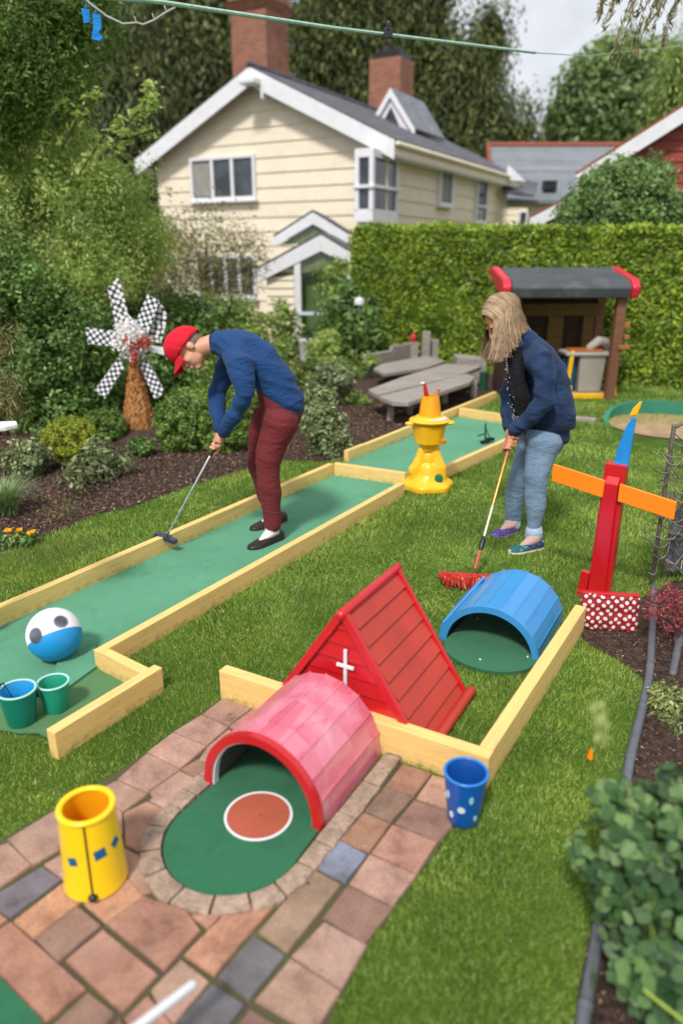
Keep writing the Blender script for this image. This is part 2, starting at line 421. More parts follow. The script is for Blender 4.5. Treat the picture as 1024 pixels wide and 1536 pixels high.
def M_brick(name):
    m, nt, out = new_mat(name); L = nt.links; p = N(nt, 'ShaderNodeBsdfPrincipled')
    tc = N(nt, 'ShaderNodeTexCoord'); g = N(nt, 'ShaderNodeNewGeometry')
    sx = N(nt, 'ShaderNodeSeparateXYZ'); L.new(tc.outputs['Object'], sx.inputs[0])
    ad = N(nt, 'ShaderNodeMath', operation='ADD'); L.new(sx.outputs['X'], ad.inputs[0]); L.new(sx.outputs['Y'], ad.inputs[1])
    cb = N(nt, 'ShaderNodeCombineXYZ'); L.new(ad.outputs[0], cb.inputs['X']); L.new(sx.outputs['Z'], cb.inputs['Y'])
    b = N(nt, 'ShaderNodeTexBrick'); L.new(cb.outputs[0], b.inputs['Vector']); b.inputs['Scale'].default_value = 1
    b.inputs['Brick Width'].default_value = .23; b.inputs['Row Height'].default_value = .075; b.inputs['Mortar Size'].default_value = .006
    b.inputs['Color1'].default_value = lin('#96604a'); b.inputs['Color2'].default_value = lin('#7e503e'); b.inputs['Mortar'].default_value = lin('#9a8070')
    a = mixc(nt, .5, b.outputs['Color'], ramp(nt, noise(nt, tc.outputs['Object'], 3, 6, .7), [(.3, (.3, .3, .3, 1)), (.7, (.7, .7, .7, 1))]).outputs['Color'], 'OVERLAY')
    L.new(a, p.inputs['Base Color']); p.inputs['Roughness'].default_value = .9
    L.new(p.outputs['BSDF'], out.inputs['Surface']); return m
def M_tiles(name, c1, c2, rows=.16):
    m, nt, out = new_mat(name); L = nt.links; p = N(nt, 'ShaderNodeBsdfPrincipled')
    tc = N(nt, 'ShaderNodeTexCoord'); sx = N(nt, 'ShaderNodeSeparateXYZ'); L.new(tc.outputs['Object'], sx.inputs[0])
    cb = N(nt, 'ShaderNodeCombineXYZ'); L.new(sx.outputs['Y'], cb.inputs['X'])
    z2 = N(nt, 'ShaderNodeMath', operation='MULTIPLY'); z2.inputs[1].default_value = 1.9; L.new(sx.outputs['Z'], z2.inputs[0]); L.new(z2.outputs[0], cb.inputs['Y'])
    b = N(nt, 'ShaderNodeTexBrick'); L.new(cb.outputs[0], b.inputs['Vector']); b.inputs['Scale'].default_value = 1
    b.inputs['Brick Width'].default_value = .3; b.inputs['Row Height'].default_value = rows; b.inputs['Mortar Size'].default_value = .012
    b.inputs['Color1'].default_value = c1; b.inputs['Color2'].default_value = c2; b.inputs['Mortar'].default_value = scalec(c1, .4)
    L.new(mixc(nt, .5, b.outputs['Color'], ramp(nt, noise(nt, tc.outputs['Object'], 1.1, 6, .7), [(.3, (.35, .35, .35, 1)), (.7, (.7, .7, .72, 1))]).outputs['Color'], 'OVERLAY'), p.inputs['Base Color'])
    p.inputs['Roughness'].default_value = .7; L.new(bump(nt, b.outputs['Fac'], .6, -.02), p.inputs['Normal'])
    L.new(p.outputs['BSDF'], out.inputs['Surface']); return m
def M_glass(name, col=(.02, .025, .03, 1)):
    m, nt, out = new_mat(name); p = N(nt, 'ShaderNodeBsdfPrincipled'); v = coords(nt)
    nt.links.new(ramp(nt, noise(nt, v, 1.3, 3), [(.35, col), (.7, scalec(col, 4))]).outputs['Color'], p.inputs['Base Color'])
    p.inputs['Roughness'].default_value = .06; p.inputs['Specular IOR Level'].default_value = .8
    nt.links.new(p.outputs['BSDF'], out.inputs['Surface']); return m
def M_metal(name, col, rough=.35, metallic=.9):
    m, nt, out = new_mat(name); p = N(nt, 'ShaderNodeBsdfPrincipled'); v = coords(nt)
    nt.links.new(ramp(nt, noise(nt, v, 25, 5, .7), [(.35, scalec(col, .75)), (.7, scalec(col, 1.15))]).outputs['Color'], p.inputs['Base Color'])
    p.inputs['Roughness'].default_value = rough; p.inputs['Metallic'].default_value = metallic
    nt.links.new(p.outputs['BSDF'], out.inputs['Surface']); return m
def M_wood(name, c1, c2, rough=.8, stretch=(1, 14, 14)):
    m, nt, out = new_mat(name); L = nt.links; p = N(nt, 'ShaderNodeBsdfPrincipled'); v = coords(nt, stretch)
    a = ramp(nt, noise(nt, v, 3, 6, .65, .3), [(.3, c1), (.7, c2)]).outputs['Color']
    L.new(a, p.inputs['Base Color']); p.inputs['Roughness'].default_value = rough; p.inputs['Specular IOR Level'].default_value = .3
    L.new(bump(nt, noise(nt, v, 8, 5), .4, .004), p.inputs['Normal']); L.new(p.outputs['BSDF'], out.inputs['Surface']); return m
def M_dots(name, bg, fg, scale, r=.32, kind='Object', rough=.5, jitter=0.0, rot=0.0, mask=None):
    """printed dots: a regular grid (jitter 0) or scattered"""
    m, nt, out = new_mat(name); L = nt.links; p = N(nt, 'ShaderNodeBsdfPrincipled')
    tc = N(nt, 'ShaderNodeTexCoord'); mp = N(nt, 'ShaderNodeMapping'); mp.inputs['Rotation'].default_value = (0, 0, rot); L.new(tc.outputs['UV'], mp.inputs['Vector'])
    vo = N(nt, 'ShaderNodeTexVoronoi'); vo.voronoi_dimensions = '2D'; vo.inputs['Scale'].default_value = scale; vo.inputs['Randomness'].default_value = jitter
    L.new(mp.outputs['Vector'], vo.inputs['Vector'])
    f = ramp(nt, vo.outputs['Distance'], [(r-.03, (1, 1, 1, 1)), (r+.03, (0, 0, 0, 1))]).outputs['Color']
    v = coords(nt); bgc = ramp(nt, noise(nt, v, 12, 5), [(.3, scalec(bg, .75)), (.7, scalec(bg, 1.25))]).outputs['Color']
    L.new(mixc(nt, f, bgc, fg), p.inputs['Base Color']); p.inputs['Roughness'].default_value = rough
    L.new(bump(nt, noise(nt, v, 40, 4), .3, .004), p.inputs['Normal']); L.new(p.outputs['BSDF'], out.inputs['Surface']); return m
GROUND = M_ground(); GRASS = M_grass(); MULCH = M_mulch()
CHIP = M_island('bark_chip', [(0, lin('#33261f')), (.45, lin('#59463b')), (.85, lin('#7d685a')), (1, lin('#a89482'))])
PAVER = M_paver(); JOINT = M_joint()
CURB = M_paint('kerb_stone', lin('#a08a78'), .9, .3, 22, 90, 1.0, .008, dirt=lin('#5c4a3e'), dirt_amt=.9, dirt_scale=55)
WHITE = M_paint('white_paint', lin('#dcdce0'), .5, .04, 4, 30, .1, .002, dirt=lin('#9a9a92'), dirt_amt=.25)
BRICK = M_brick('chimney_brick'); TILE = M_tiles('grey_slate_tiles', lin('#4e4d54'), lin('#65646b'))
TILE2 = M_tiles('pale_slate_tiles', lin('#6f757c'), lin('#858a90'), .2)
CREAM = M_paint('cream_siding', lin('#e3d8c1'), .7, .05, 1.5, 30, .1, .004, dirt=lin('#b8a684'), dirt_amt=.3, dirt_scale=2)
GLASS = M_glass('window_glass'); CURTAIN = M_paint('pale_curtain', lin('#8f8c84'), .9, .15)
REDSIDE = M_paint('oxblood_siding', lin('#8a3a30'), .7, .1, 2, 30, .1)
GREYWOOD = M_wood('weathered_grey_wood', lin('#77706a'), lin('#a8a098'))
BROWNWOOD = M_wood('brown_stained_wood', lin('#6a4636'), lin('#8a6048'))
STEEL = M_metal('brushed_steel', (.55, .57, .6, 1), .3)
BLACKP = M_paint('black_plastic', (.012, .013, .016, 1), .4, .2)
REDG = M_paint('red_gloss', lin('#c01520'), .3, .08, 5, 30, .12, .002, coat=.4)
REDROOF = M_paint('sunlit_red_boards', lin('#b53a2c'), .5, .12, 4, 35, .25, .003, dirt=lin('#8c2a20'), dirt_amt=.5, dirt_scale=5, stretch=(1, 1, 1))  # less saturated red puts the roof slope's sunlight into the colour
ORANGE = M_paint('orange_paint', lin('#f5830f'), .4, .05, 4, 30, .15, .002, coat=.2)
SKYBLUE = M_paint('sky_blue_paint', lin('#3a8ecb'), .35, .06, 4, 25, .15, .003, coat=.3)
YPL = M_paint('yellow_plastic', lin('#f3b81a'), .35, .06, 4, 30, .1, .002, coat=.3, dirt=lin('#d98a10'), dirt_amt=.4, dirt_scale=7)
YCUP = M_paint('bright_yellow_plastic', lin('#f7cb0c'), .32, .04, 4, 25, .08, .002, coat=.3)
BARK = M_paint('tree_bark', lin('#4a3a2c'), .95, .3, 8, 30, .9, .02)
# ------------------------------------------------------------------ ground, beds, patio
def sheet(name, pts, z, mat, parent=None, sub=False):
    from mathutils.geometry import tessellate_polygon
    vv = [Vector((p[0], p[1], 0)) for p in pts]; tr = []
    for a, b, c in tessellate_polygon([vv]):
        tr.append((a, b, c) if (vv[b]-vv[a]).cross(vv[c]-vv[a]).z > 0 else (a, c, b))
    me = bpy.data.meshes.new(name); me.from_pydata([(p[0], p[1], z) for p in pts], [], tr); me.update()
    if parent is not None: me.transform(inv_of(root_of(parent)))
    return link_mesh(name, me, mat, parent)
gm = MB(); gm.add([(-120, -30, 0), (120, -30, 0), (120, 200, 0), (-120, 200, 0)], [(0, 1, 2, 3)])
tag(build('ground', gm, GROUND), kind='structure')

patio_poly = [G(*p) for p in [(-120, 1340), (0, 1263), (60, 1228), (130, 1188), (200, 1143), (265, 1098), (331, 1049), (400, 1072), (560, 1135), (672, 1175), (679, 1240), (650, 1285), (622, 1322), (587, 1366), (549, 1421), (525, 1470), (508, 1500), (470, 1600), (455, 1700), (-500, 1700)]]
mulch_l = [G(*p) for p in [(-900, 1000), (-250, 880), (0, 829), (30, 818), (65, 806), (105, 791), (150, 771), (195, 762), (240, 746), (290, 727), (350, 711), (425, 692), (497, 693), (519, 690), (618, 646), (690, 616), (745, 586), (742, 566), (700, 545), (560, 500), (400, 470), (-2500, 470)]]
mulch_r = [G(*p) for p in [(866, 949), (882, 968), (925, 990), (966, 1023), (955, 1065), (938, 1145), (915, 1240), (897, 1330), (868, 1480), (840, 1700), (1500, 1700), (1400, 860), (1010, 872), (978, 892), (940, 905), (890, 915)]]
tag(sheet('patio_bed', patio_poly, .004, JOINT), kind='structure')
tag(sheet('planting_bed', mulch_l, .005, MULCH), kind='structure')
tag(sheet('border_bed', mulch_r, .006, MULCH), kind='structure')

# pavers, each a slab with its own colour; one patio surface
pav = [
 ('p', [(14,1263),(94,1213),(140,1250),(49,1302)]), ('p', [(-70,1300),(14,1270),(47,1303),(-30,1358)]), ('g', [(64,1305),(92,1323),(17,1381),(-20,1357)]),
 ('p', [(69,1302),(145,1255),(170,1282),(98,1323)]), ('o', [(23,1387),(100,1327),(137,1346),(53,1412)]), ('o', [(128,1359),(185,1315),(215,1349),(161,1388)]),
 ('d', [(56,1413),(117,1365),(151,1393),(89,1447)]), ('r', [(-60,1440),(18,1388),(129,1488),(62,1545)]), ('r', [(101,1444),(155,1399),(236,1466),(185,1522)]),
 ('r', [(163,1390),(216,1350),(280,1372),(300,1400),(248,1459)]), ('d', [(72,1552),(133,1494),(173,1526),(120,1585)]), ('p', [(229,1489),(272,1445),(313,1477),(262,1540),(240,1512)]),
 ('r', [(188,1532),(222,1499),(258,1542),(225,1590)]), ('o', [(278,1437),(343,1371),(403,1352),(411,1362),(322,1466)]), ('r', [(288,1378),(332,1376),(313,1397)]),
 ('b', [(389,1402),(469,1309),(510,1331),(431,1432)]), ('g', [(329,1469),(380,1409),(427,1437),(374,1503)]), ('g', [(268,1538),(319,1482),(366,1513),(320,1572)]),
 ('s', [(474,1305),(509,1265),(549,1287),(518,1327)]), ('d', [(486,1380),(521,1334),(588,1367),(547,1419)]), ('p', [(439,1438),(486,1388),(549,1423),(512,1488)]),
 ('p', [(385,1505),(436,1444),(510,1492),(470,1555)]), ('d', [(350,1552),(376,1519),(440,1560),(400,1610)]), ('p', [(525,1330),(554,1288),(623,1318),(589,1362)]),
 ('q', [(558,1283),(588,1242),(654,1268),(624,1315)]), ('d', [(593,1239),(621,1205),(674,1222),(677,1244),(656,1266)]), ('p', [(625,1201),(648,1167),(672,1174),(677,1219)]),
 ('q', [(579,1183),(604,1151),(646,1165),(620,1198)]), ('b', [(548,1220),(577,1185),(618,1201),(586,1237)]), ('q', [(511,1263),(546,1224),(584,1241),(554,1282)]),
 ('p', [(223,1132),(260,1104),(309,1124),(271,1157)]), ('p', [(262,1102),(303,1077),(342,1095),(311,1122)]), ('p', [(305,1075),(334,1052),(377,1066),(344,1092)]),
 ('p', [(178,1173),(221,1135),(270,1159),(223,1192)]), ('p', [(145,1190),(176,1175),(221,1195),(184,1222)]), ('p', [(346,1093),(379,1068),(415,1083),(375,1118)]),
 ('p', [(312,1124),(343,1098),(374,1120),(335,1152),(300,1142)]), ('q', [(273,1158),(298,1144),(330,1156),(300,1172)]), ('p', [(226,1192),(270,1161),(297,1174),(240,1212)]),
 ('q', [(187,1224),(222,1207),(262,1228),(222,1290),(190,1272)]), ('p', [(188,1277),(222,1294),(250,1335),(214,1345),(186,1312)]), ('p', [(97,1211),(143,1189),(183,1224),(185,1255),(150,1252)]), ('p', [(226,1204),(262,1184),(292,1200),(262,1224)]),
 ('r', [(-180,1440),(-20,1360),(12,1384),(-75,1440)]), ('r', [(-60,1620),(40,1555),(110,1600),(60,1680)]), ('d', [(130,1600),(180,1535),(225,1600),(190,1660)]),
 ('p', [(235,1600),(262,1550),(315,1580),(290,1650)]), ('r', [(300,1660),(325,1580),(390,1615),(380,1690)]), ('p', [(400,1690),(410,1615),(460,1575),(455,1680)])]
tones = dict(p='#a98878', q='#a07c69', o='#b3876c', r='#a27968', d='#876b5f', b='#8c7564', g='#68666c', s='#7c828f')
pm = MB(); tcol = []; rr = random.Random(4)
for code, q in pav:
    w = [G(*p) for p in q]; c = sum(w, Vector())/len(w)
    n = len(w)
    ar = sum(w[i].x*w[(i+1) % n].y-w[(i+1) % n].x*w[i].y for i in range(n))
    if ar < 0: w.reverse()
    def inset(pts, d):
        o = []
        for i in range(len(pts)):
            a, b, e = pts[i-1], pts[i], pts[(i+1) % len(pts)]
            d1 = (a-b).normalized(); d2 = (e-b).normalized(); bi = d1+d2
            if bi.length < .05: bi = Vector((-(e-a).y, (e-a).x, 0))
            o.append(b+bi.normalized()*d*1.4)
        return o
    lo = inset(w, -.0026); mid = inset(w, -.0016); hi = inset(w, .0004); top = .013+rr.uniform(-.0015, .002); tl = Vector((rr.uniform(-.008, .008), rr.uniform(-.008, .008), 0))
    b0 = len(pm.v)
    Z = lambda p, z: Vector((p.x, p.y, z+(p-c).dot(tl)))
    vs = [Z(p, .001) for p in lo]+[Z(p, top-.004) for p in mid]+[Z(p, top) for p in hi]
    fs = [(i+k*n, (i+1) % n+k*n, (i+1) % n+(k+1)*n, i+(k+1)*n) for k in (0, 1) for i in range(n)]+[tuple(2*n+i for i in range(n))]
    pm.add(vs, fs)
    col = scalec(lin(tones[code]), rr.uniform(.86, 1.12)); col = (col[0]*rr.uniform(.95, 1.05), col[1], col[2]*rr.uniform(.95, 1.08), 1)
    tcol += [col]*len(vs)
po = build('patio_paving', pm, PAVER); tag(po, kind='structure')
at = po.data.color_attributes.new('tone', 'FLOAT_COLOR', 'POINT'); at.data.foreach_set('color', np.array(tcol, dtype=np.float32).ravel())

# rounded mat and its kerb
AX = Vector((.5, .866, 0)).normalized(); PX = Vector((.866, -.5, 0)).normalized()
def ap(a, p, z=0): return AX*a+PX*p+Vector((0, 0, z))
CP, CA, RW = -1.170, 1.374, .213        # centre line, centre of the rounded end, half width
ENDA = 2.13
mat_pts = [ap(CA-RW*math.sin(t), CP-RW*math.cos(t)) for t in np.linspace(0, PI, 40)]
mat_poly = mat_pts+[ap(1.62, CP+RW-.012), ap(ENDA, CP+RW-.036), ap(ENDA, CP-RW)]
mm = MB(); mm.prism([Vector((p.x, p.y, .006)) for p in mat_poly], (0, 0, .009))
ball_mat = build('putting_mat', mm, TURF2, smooth=False); tag(ball_mat, 'dark green round ended putting mat running under the pink tunnel', 'putting mat')
tgt = ap(1.485, -1.163)
tgt = G(388, 1229)
cm = MB(); cm.lathe([(.0001, .0165), (.1, .0165)], (tgt.x, tgt.y, 0), 48, caps=False)
TC = M_paint('terracotta_disc', lin('#a9553f'), .6, .06, 9, 120, .3, .001)
build('target_disc', cm, TC, ball_mat)
cm = MB(); cm.lathe([(.1, .0155), (.1, .0175), (.1085, .0175), (.1085, .0155)], (tgt.x, tgt.y, 0), 48, closed=True); build('target_ring', cm, WHITE, ball_mat)

km = MB(); rr = random.Random(9)
path = []                                  # (point, outward) along the kerb
for a in np.linspace(2.14, CA, 7, endpoint=False): path.append((ap(a, CP-RW), -PX))
for t in np.linspace(0, PI, 15): path.append((ap(CA-RW*math.sin(t), CP-RW*math.cos(t)), -PX*math.cos(t)-AX*math.sin(t)))
for a in np.linspace(CA, 2.16, 8)[1:]: path.append((ap(a, CP+RW-.0*(a-CA)), PX))
cum = [0]
for i in range(1, len(path)): cum.append(cum[-1]+(path[i][0]-path[i-1][0]).length)
def at_s(s):
    for i in range(1, len(path)):
        if s <= cum[i]+1e-9:
            k = (s-cum[i-1])/(cum[i]-cum[i-1]); return path[i-1][0].lerp(path[i][0], k), path[i-1][1].lerp(path[i][1], k).normalized()
    return path[-1]
s = 0
while s < cum[-1]-.02:
    curved = 0.6 < s < 1.5
    Ls = min(rr.uniform(.075, .1) if curved else rr.uniform(.13, .19), cum[-1]-s); w = rr.uniform(.058, .066)
    k = 4; a = [at_s(s+.003+(Ls-.006)*i/k) for i in range(k+1)]; h = rr.uniform(.020, .024)
    ins = [Vector((p.x, p.y, 0))+o*(.007) for p, o in a]; ou = [Vector((p.x, p.y, 0))+o*(.007+w+rr.uniform(-.003, .003)) for p, o in a]
    poly = ins+ou[::-1]
    vs = [p+Vector((0, 0, .002)) for p in poly]+[p+Vector((0, 0, h)) for p in poly]; m = len(poly)
    fs = [(i, (i+1) % m, m+(i+1) % m, m+i) for i in range(m)]
    for i in range(k): fs.append((m+i, m+i+1, m+2*(k+1)-2-i, m+2*(k+1)-1-i))
    km.add(vs, fs); s += Ls
tag(build('kerb_ring', km, CURB, bevel=.003), kind='structure')

# far corner of a second mat at the photographer's feet
mm = MB(); mm.prism([Vector((p.x, p.y, .016)) for p in [G(-160, 1370), G(-2, 1473), G(62, 1538), G(100, 1640), G(-400, 1640)]], (0, 0, .009))
tag(build('putting_mat', mm, TURF2), 'dark green mat corner lying on pavers at the lower left edge', 'putting mat')

# ------------------------------------------------------------------ timber rails
def rail(parent, a, b, h, th=.045, side=1, z=0, e0=0, e1=0, name='rail', mat=None):
    """a-b: foot of the face one sees; side=+1 puts the thickness to the left of a->b"""
    a, b = Vector(a), Vector(b); t = (b-a).normalized(); a = a-t*e0; b = b+t*e1
    n = Vector((-t.y, t.x, 0))*side*th; c = (a+b)/2
    q = [a, b, b+n, a+n]
    if side < 0: q = [a, a+n, b+n, b]
    an = math.atan2(t.y, t.x); iv = (Matrix.Translation(a) @ Matrix.Rotation(an, 4, 'Z')).inverted()
    m = MB(); nn_ = 10; Lb = (b-a).length
    lo = [iv@(p+Vector((0, 0, z-.01))) for p in q]; hi = [iv@(p+Vector((0, 0, z+h))) for p in q]; m.hexa(lo, hi)
    o = build(name, m, mat or YEL, parent, bevel=.003); o.location = a-parent.location; o.rotation_euler = (0, 0, an); return o
lane1 = thing('putting_lane', 'long green putting lane with yellow timber rails under the man in the red cap', 'putting lane', G(300, 860))
A0, A1 = G(0, 943), G(500, 714)
tB = (G(606, 744)-G(197, 985)).normalized(); EB = (G(197, 985)-G(146, 1006)).dot(tB)
rail(lane1, A0, A1, .103, side=1, e0=1.6, e1=.0)
rail(lane1, G(197, 985), G(606, 744), .101, side=1, e0=EB, e1=.0)
E0, E1 = G(500, 714), G(606, 730)
rail(lane1, E0, E1, .106, side=1, e0=-.003, e1=.0)
c0 = G(197, 985); tB = (G(606, 744)-c0).normalized(); nB = Vector((-tB.y, tB.x, 0))
ci = c0+nB*.045                                        # near inner corner of rail B
D0, D1 = G(88, 1140), G(247, 1037); tD = (D1-D0).normalized(); nD = Vector((-tD.y, tD.x, 0))
tC = (G(185, 1027)-G(147, 1007)).normalized()
start = G(146, 1006)
k = ((D0+nD*.045)-start).cross(tD).z/tC.cross(tD).z
s2 = c0-tB*EB-tB*.0; kk = (c0-tB*EB-nB*.001-start).dot(tC); rail(lane1, start+tC*max(kk, .0), start+tC*(k-.002), .104, side=1)
rail(lane1, D0, D1, .113, side=1)
t1 = [A0-(A1-A0).normalized()*1.6, A1, E1, c0+nB*.02, start, start+tC*k, D0+nD*.04+tD*.06, G(60, 1104), G(30, 1103), G(0, 1098), G(-150, 1085), G(-420, 1080)]
sheet('turf', t1, .009, TURF, lane1)
lane2 = thing('putting_lane', 'short green putting lane behind the yellow pedestal with pale yellow rails', 'putting lane', G(650, 680))
F0, F1, F2 = G(522, 694), G(549, 683), G(744, 600)
rail(lane2, F0, F1, .105, side=1, e1=-.006); rail(lane2, F1, F2, .1, side=1)
Gp0, Gp1 = G(687, 626), G(812, 646)
rail(lane2, Gp0, Gp1, .103, side=1)
H0, H1 = G(640, 731), G(812, 651)
rail(lane2, H0, H1, .099, side=1)
sheet('turf', [G(500, 703), F0, Gp0, Gp1, H1, G(608, 738)], .010, TURF, lane2)

frame = thing('timber_frame', 'yellow timber corner frame around the red chapel and blue tunnel', 'garden frame', G(727, 1185))
J0, J1 = G(331, 1048), G(729, 1187)
rail(frame, J0, J1, .132, th=.05, side=1)
K1 = G(874, 948)
tJ = (J1-J0).normalized(); nJ = Vector((-tJ.y, tJ.x, 0))
kr = rail(frame, J1+nJ*.0505, K1, .134, th=.05, side=1)

sheet('end_turf', [start+tC*.002, start+tC*k, D0+nD*.044+tD*.06, G(62, 1104), G(30, 1102), G(0, 1097), G(-150, 1084), G(-150, 1052), G(30, 1062), G(96, 1032)], .0125, M_turf('end_turf', lin('#3f7a45', .8), lin('#578f52', .8), lin('#86b07a', .8)), lane1)
# lifted offcut of turf in the mouth of the lane
om = MB(); pts = [(88,999),(98,990),(112,988),(127,983),(143,975),(147,1006),(128,1020),(104,1038),(96,1030),(84,1012)]
om.prism([G(*p)+Vector((0, 0, .014)) for p in pts], (0, 0, .012))
tag(build('turf_offcut', om, M_turf('offcut_turf', lin('#3f9068', .85), lin('#54a47c', .85), lin('#86c4a2', .85))), 'wavy edged green turf offcut lying between ball and green bucket', 'turf piece')

# ------------------------------------------------------------------ bark chips and grass
def region(n, poly, lo=0):
    xs = [p[0] for p in poly]; ys = [p[1] for p in poly]
    x = RNG.uniform(min(xs), max(xs), n); y = RNG.uniform(min(ys), max(ys), n); k = inpoly(x, y, poly); return x[k], y[k]
def inview(x, y, m=.12, near=.6):
    d = y*_c+CAM_H*_s; u = x/np.maximum(d, .1); v = (-(0-CAM_H)*_c - y*_s)/np.maximum(d, .1)
    return (np.abs(u) < 512/FPX+m) & (y > near) & (np.abs(v) < 768/FPX+m)
cl = []
for poly, n, sz in ((mulch_l, 190000, .022), (mulch_r, 30000, .012)):
    pl = [p for p in poly]
    bb = [(max(-6, min(6, p[0])), min(p[1], 9)) for p in pl]
    x = RNG.uniform(min(p[0] for p in bb), max(p[0] for p in bb), n); y = RNG.uniform(min(p[1] for p in bb), max(p[1] for p in bb), n)
    k = inpoly(x, y, pl) & inview(x, y); x, y = x[k], y[k]
    p = np.stack([x, y, .008+.012*RNG.random(len(x))], 1); nn = np.tile([0, 0, 1.], (len(x), 1))
    cl.append(leaf_quads(p, nn, sz, .45, tilt=.45))
co = np.concatenate(cl); ch = npmesh('bark_mulch', co, quads_for(co), CHIP)
tag(ch, 'loose brown bark chips covering the planting beds', 'mulch', kind='stuff')

pit_c = G(1003, 655); pit_r = .56
excl = [patio_poly, mulch_l, mulch_r, t1, [G(500, 703), F0, Gp0, Gp1, H1, G(608, 742)]]
def strip(a, b, th, e=.0):
    a, b = Vector(a), Vector(b); t = (b-a).normalized(); n = Vector((-t.y, t.x, 0))
    return [a-t*e, b+t*e, b+n*th, a-t*e+n*th]
excl += [strip(A0, A1, .045, 1.6), strip(c0, G(606, 744), .045), strip(D0, D1, .045), strip(J0, J1, .05), strip(J1, K1, .05), strip(H0, H1, .045), strip(F0, F2, .045), strip(E0, E1, .045)]
pad_c = Vector((.66, 2.95, 0))
def grass_blades():
    out = []; tri = 0
    bands = [(.7, 2.0, 64000, .016, .0024), (2.0, 3.0, 46000, .017, .0026), (3.0, 4.3, 27000, .018, .0036), (4.3, 6.2, 12000, .022, .0055), (6.2, 9.5, 4200, .026, .009), (9.5, 14, 900, .04, .016)]
    for y0, y1, dens, h, w in bands:
        hw = (y1*_c+CAM_H*_s)*.55; n = int((y1-y0)*2*hw*dens)
        x = RNG.uniform(-hw, hw, n); y = RNG.uniform(y0, y1, n); k = inview(x, y, .05, .6)
        pn = fbm(np.stack([x, y], 1), 2.2, 5); k &= RNG.random(n) < .78+.22*pn
        x, y = x[k], y[k]; k = np.ones(len(x), bool)
        for pl in excl: k &= ~inpoly(x, y, pl)
        k &= (x-pit_c.x)**2+(y-pit_c.y)**2 > (pit_r*.97)**2
        x, y = x[k], y[k]
        a = (x-pad_c.x); b = (y-pad_c.y)
        n = len(x); p = np.stack([x, y, np.zeros(n)], 1)
        hh = h*(.55+.75*RNG.random(n))*(1+.3*fbm(p[:, :2], 3.5, 8)); th = RNG.random(n)*6.283
        # wisps grow longer along the timber and the patio edge
        lean = RNG.normal(size=(n, 2))*.42+np.stack([.25*fbm(p[:, :2], 5, 3), .25*fbm(p[:, :2], 5, 4)], 1)
        ww = w*(.7+.6*RNG.random(n))/2; sx = np.cos(th)*ww; sy = np.sin(th)*ww
        b0 = p+np.stack([sx, sy, np.zeros(n)], 1); b1 = p-np.stack([sx, sy, np.zeros(n)], 1)
        tp = p+np.stack([lean[:, 0]*hh, lean[:, 1]*hh, hh], 1)
        out.append(np.stack([b0, b1, tp], 1).reshape(-1, 3))
    return np.concatenate(out)
gb = grass_blades(); go = npmesh('grass', gb, np.arange(len(gb)).reshape(-1, 3), GRASS, tri=True)
tag(go, 'short mown green lawn with paler worn streaks', 'grass', kind='stuff')

# fallen leaves, clippings and grit lying about
def litter(n, polyfn, z, sz, mat, name, label, seed, cat):
    rg_ = np.random.default_rng(seed); x = rg_.uniform(-2.6, 1.6, n); y = rg_.uniform(1.1, 5.5, n); k = inview(x, y); x, y = x[k], y[k]; zz = np.array([polyfn(a, b) for a, b in zip(x, y)]); ok = zz > 0
    p = np.stack([x[ok], y[ok], zz[ok]+z], 1); co = leaf_quads(p, np.tile([0, 0, 1.], (len(p), 1)), sz, .5, rg_, tilt=.25); o = npmesh(name, co, quads_for(co), mat); return tag(o, label, cat, kind='stuff')
def hz_(a, b):
    A, B = np.array([a]), np.array([b])
    if inpoly(A, B, t1)[0]: return .012 if b > 2.6 else .015
    if inpoly(A, B, patio_poly)[0]: return .018
    return 0
LITM = M_island('litter_bits', [(0, lin('#3a2a1c')), (.4, lin('#6f5a34')), (.7, lin('#7f8a3c')), (.9, lin('#b09a60')), (1, lin('#d8d0b8'))])
litter(420, hz_, .002, .011, LITM, 'leaf_litter', 'scattered grass clippings and tiny leaves on turf and pavers', 33, 'litter')
# ------------------------------------------------------------------ painted garden golf obstacles
FJ = J0+nJ*.06; RZ = math.atan2(tJ.y, tJ.x)
def SB(s, b, z=0): return Vector((FJ.x+tJ.x*s+nJ.x*b, FJ.y+tJ.y*s+nJ.y*b, z))
def dots_xz(name, bg, fg, scale, r, jit=0, off=(0, 0, 0)):
    m, nt, out = new_mat(name); L = nt.links; p = N(nt, 'ShaderNodeBsdfPrincipled')
    tc = N(nt, 'ShaderNodeTexCoord'); sx = N(nt, 'ShaderNodeSeparateXYZ'); L.new(tc.outputs['Object'], sx.inputs[0])
    cb = N(nt, 'ShaderNodeCombineXYZ'); L.new(sx.outputs['X'], cb.inputs['X']); L.new(sx.outputs['Z'], cb.inputs['Y'])
    mp = N(nt, 'ShaderNodeMapping'); mp.inputs['Rotation'].default_value = (0, 0, R(45)); L.new(cb.outputs[0], mp.inputs['Vector'])
    vo = N(nt, 'ShaderNodeTexVoronoi'); vo.voronoi_dimensions = '2D'; vo.inputs['Scale'].default_value = scale; vo.inputs['Randomness'].default_value = jit
    L.new(mp.outputs['Vector'], vo.inputs['Vector'])
    f = ramp(nt, vo.outputs['Distance'], [(r-.04, (1, 1, 1, 1)), (r+.04, (0, 0, 0, 1))]).outputs['Color']
    v = coords(nt); bgc = ramp(nt, noise(nt, v, 12, 5), [(.3, scalec(bg, .7)), (.7, scalec(bg, 1.3))]).outputs['Color']
    fgc = ramp(nt, noise(nt, v, 20, 4), [(.3, scalec(fg, .85)), (.7, fg)]).outputs['Color']
    L.new(mixc(nt, f, bgc, fgc), p.inputs['Base Color']); p.inputs['Roughness'].default_value = .6
    L.new(bump(nt, noise(nt, v, 25, 4), .5, .01), p.inputs['Normal']); L.new(p.outputs['BSDF'], out.inputs['Surface']); return m

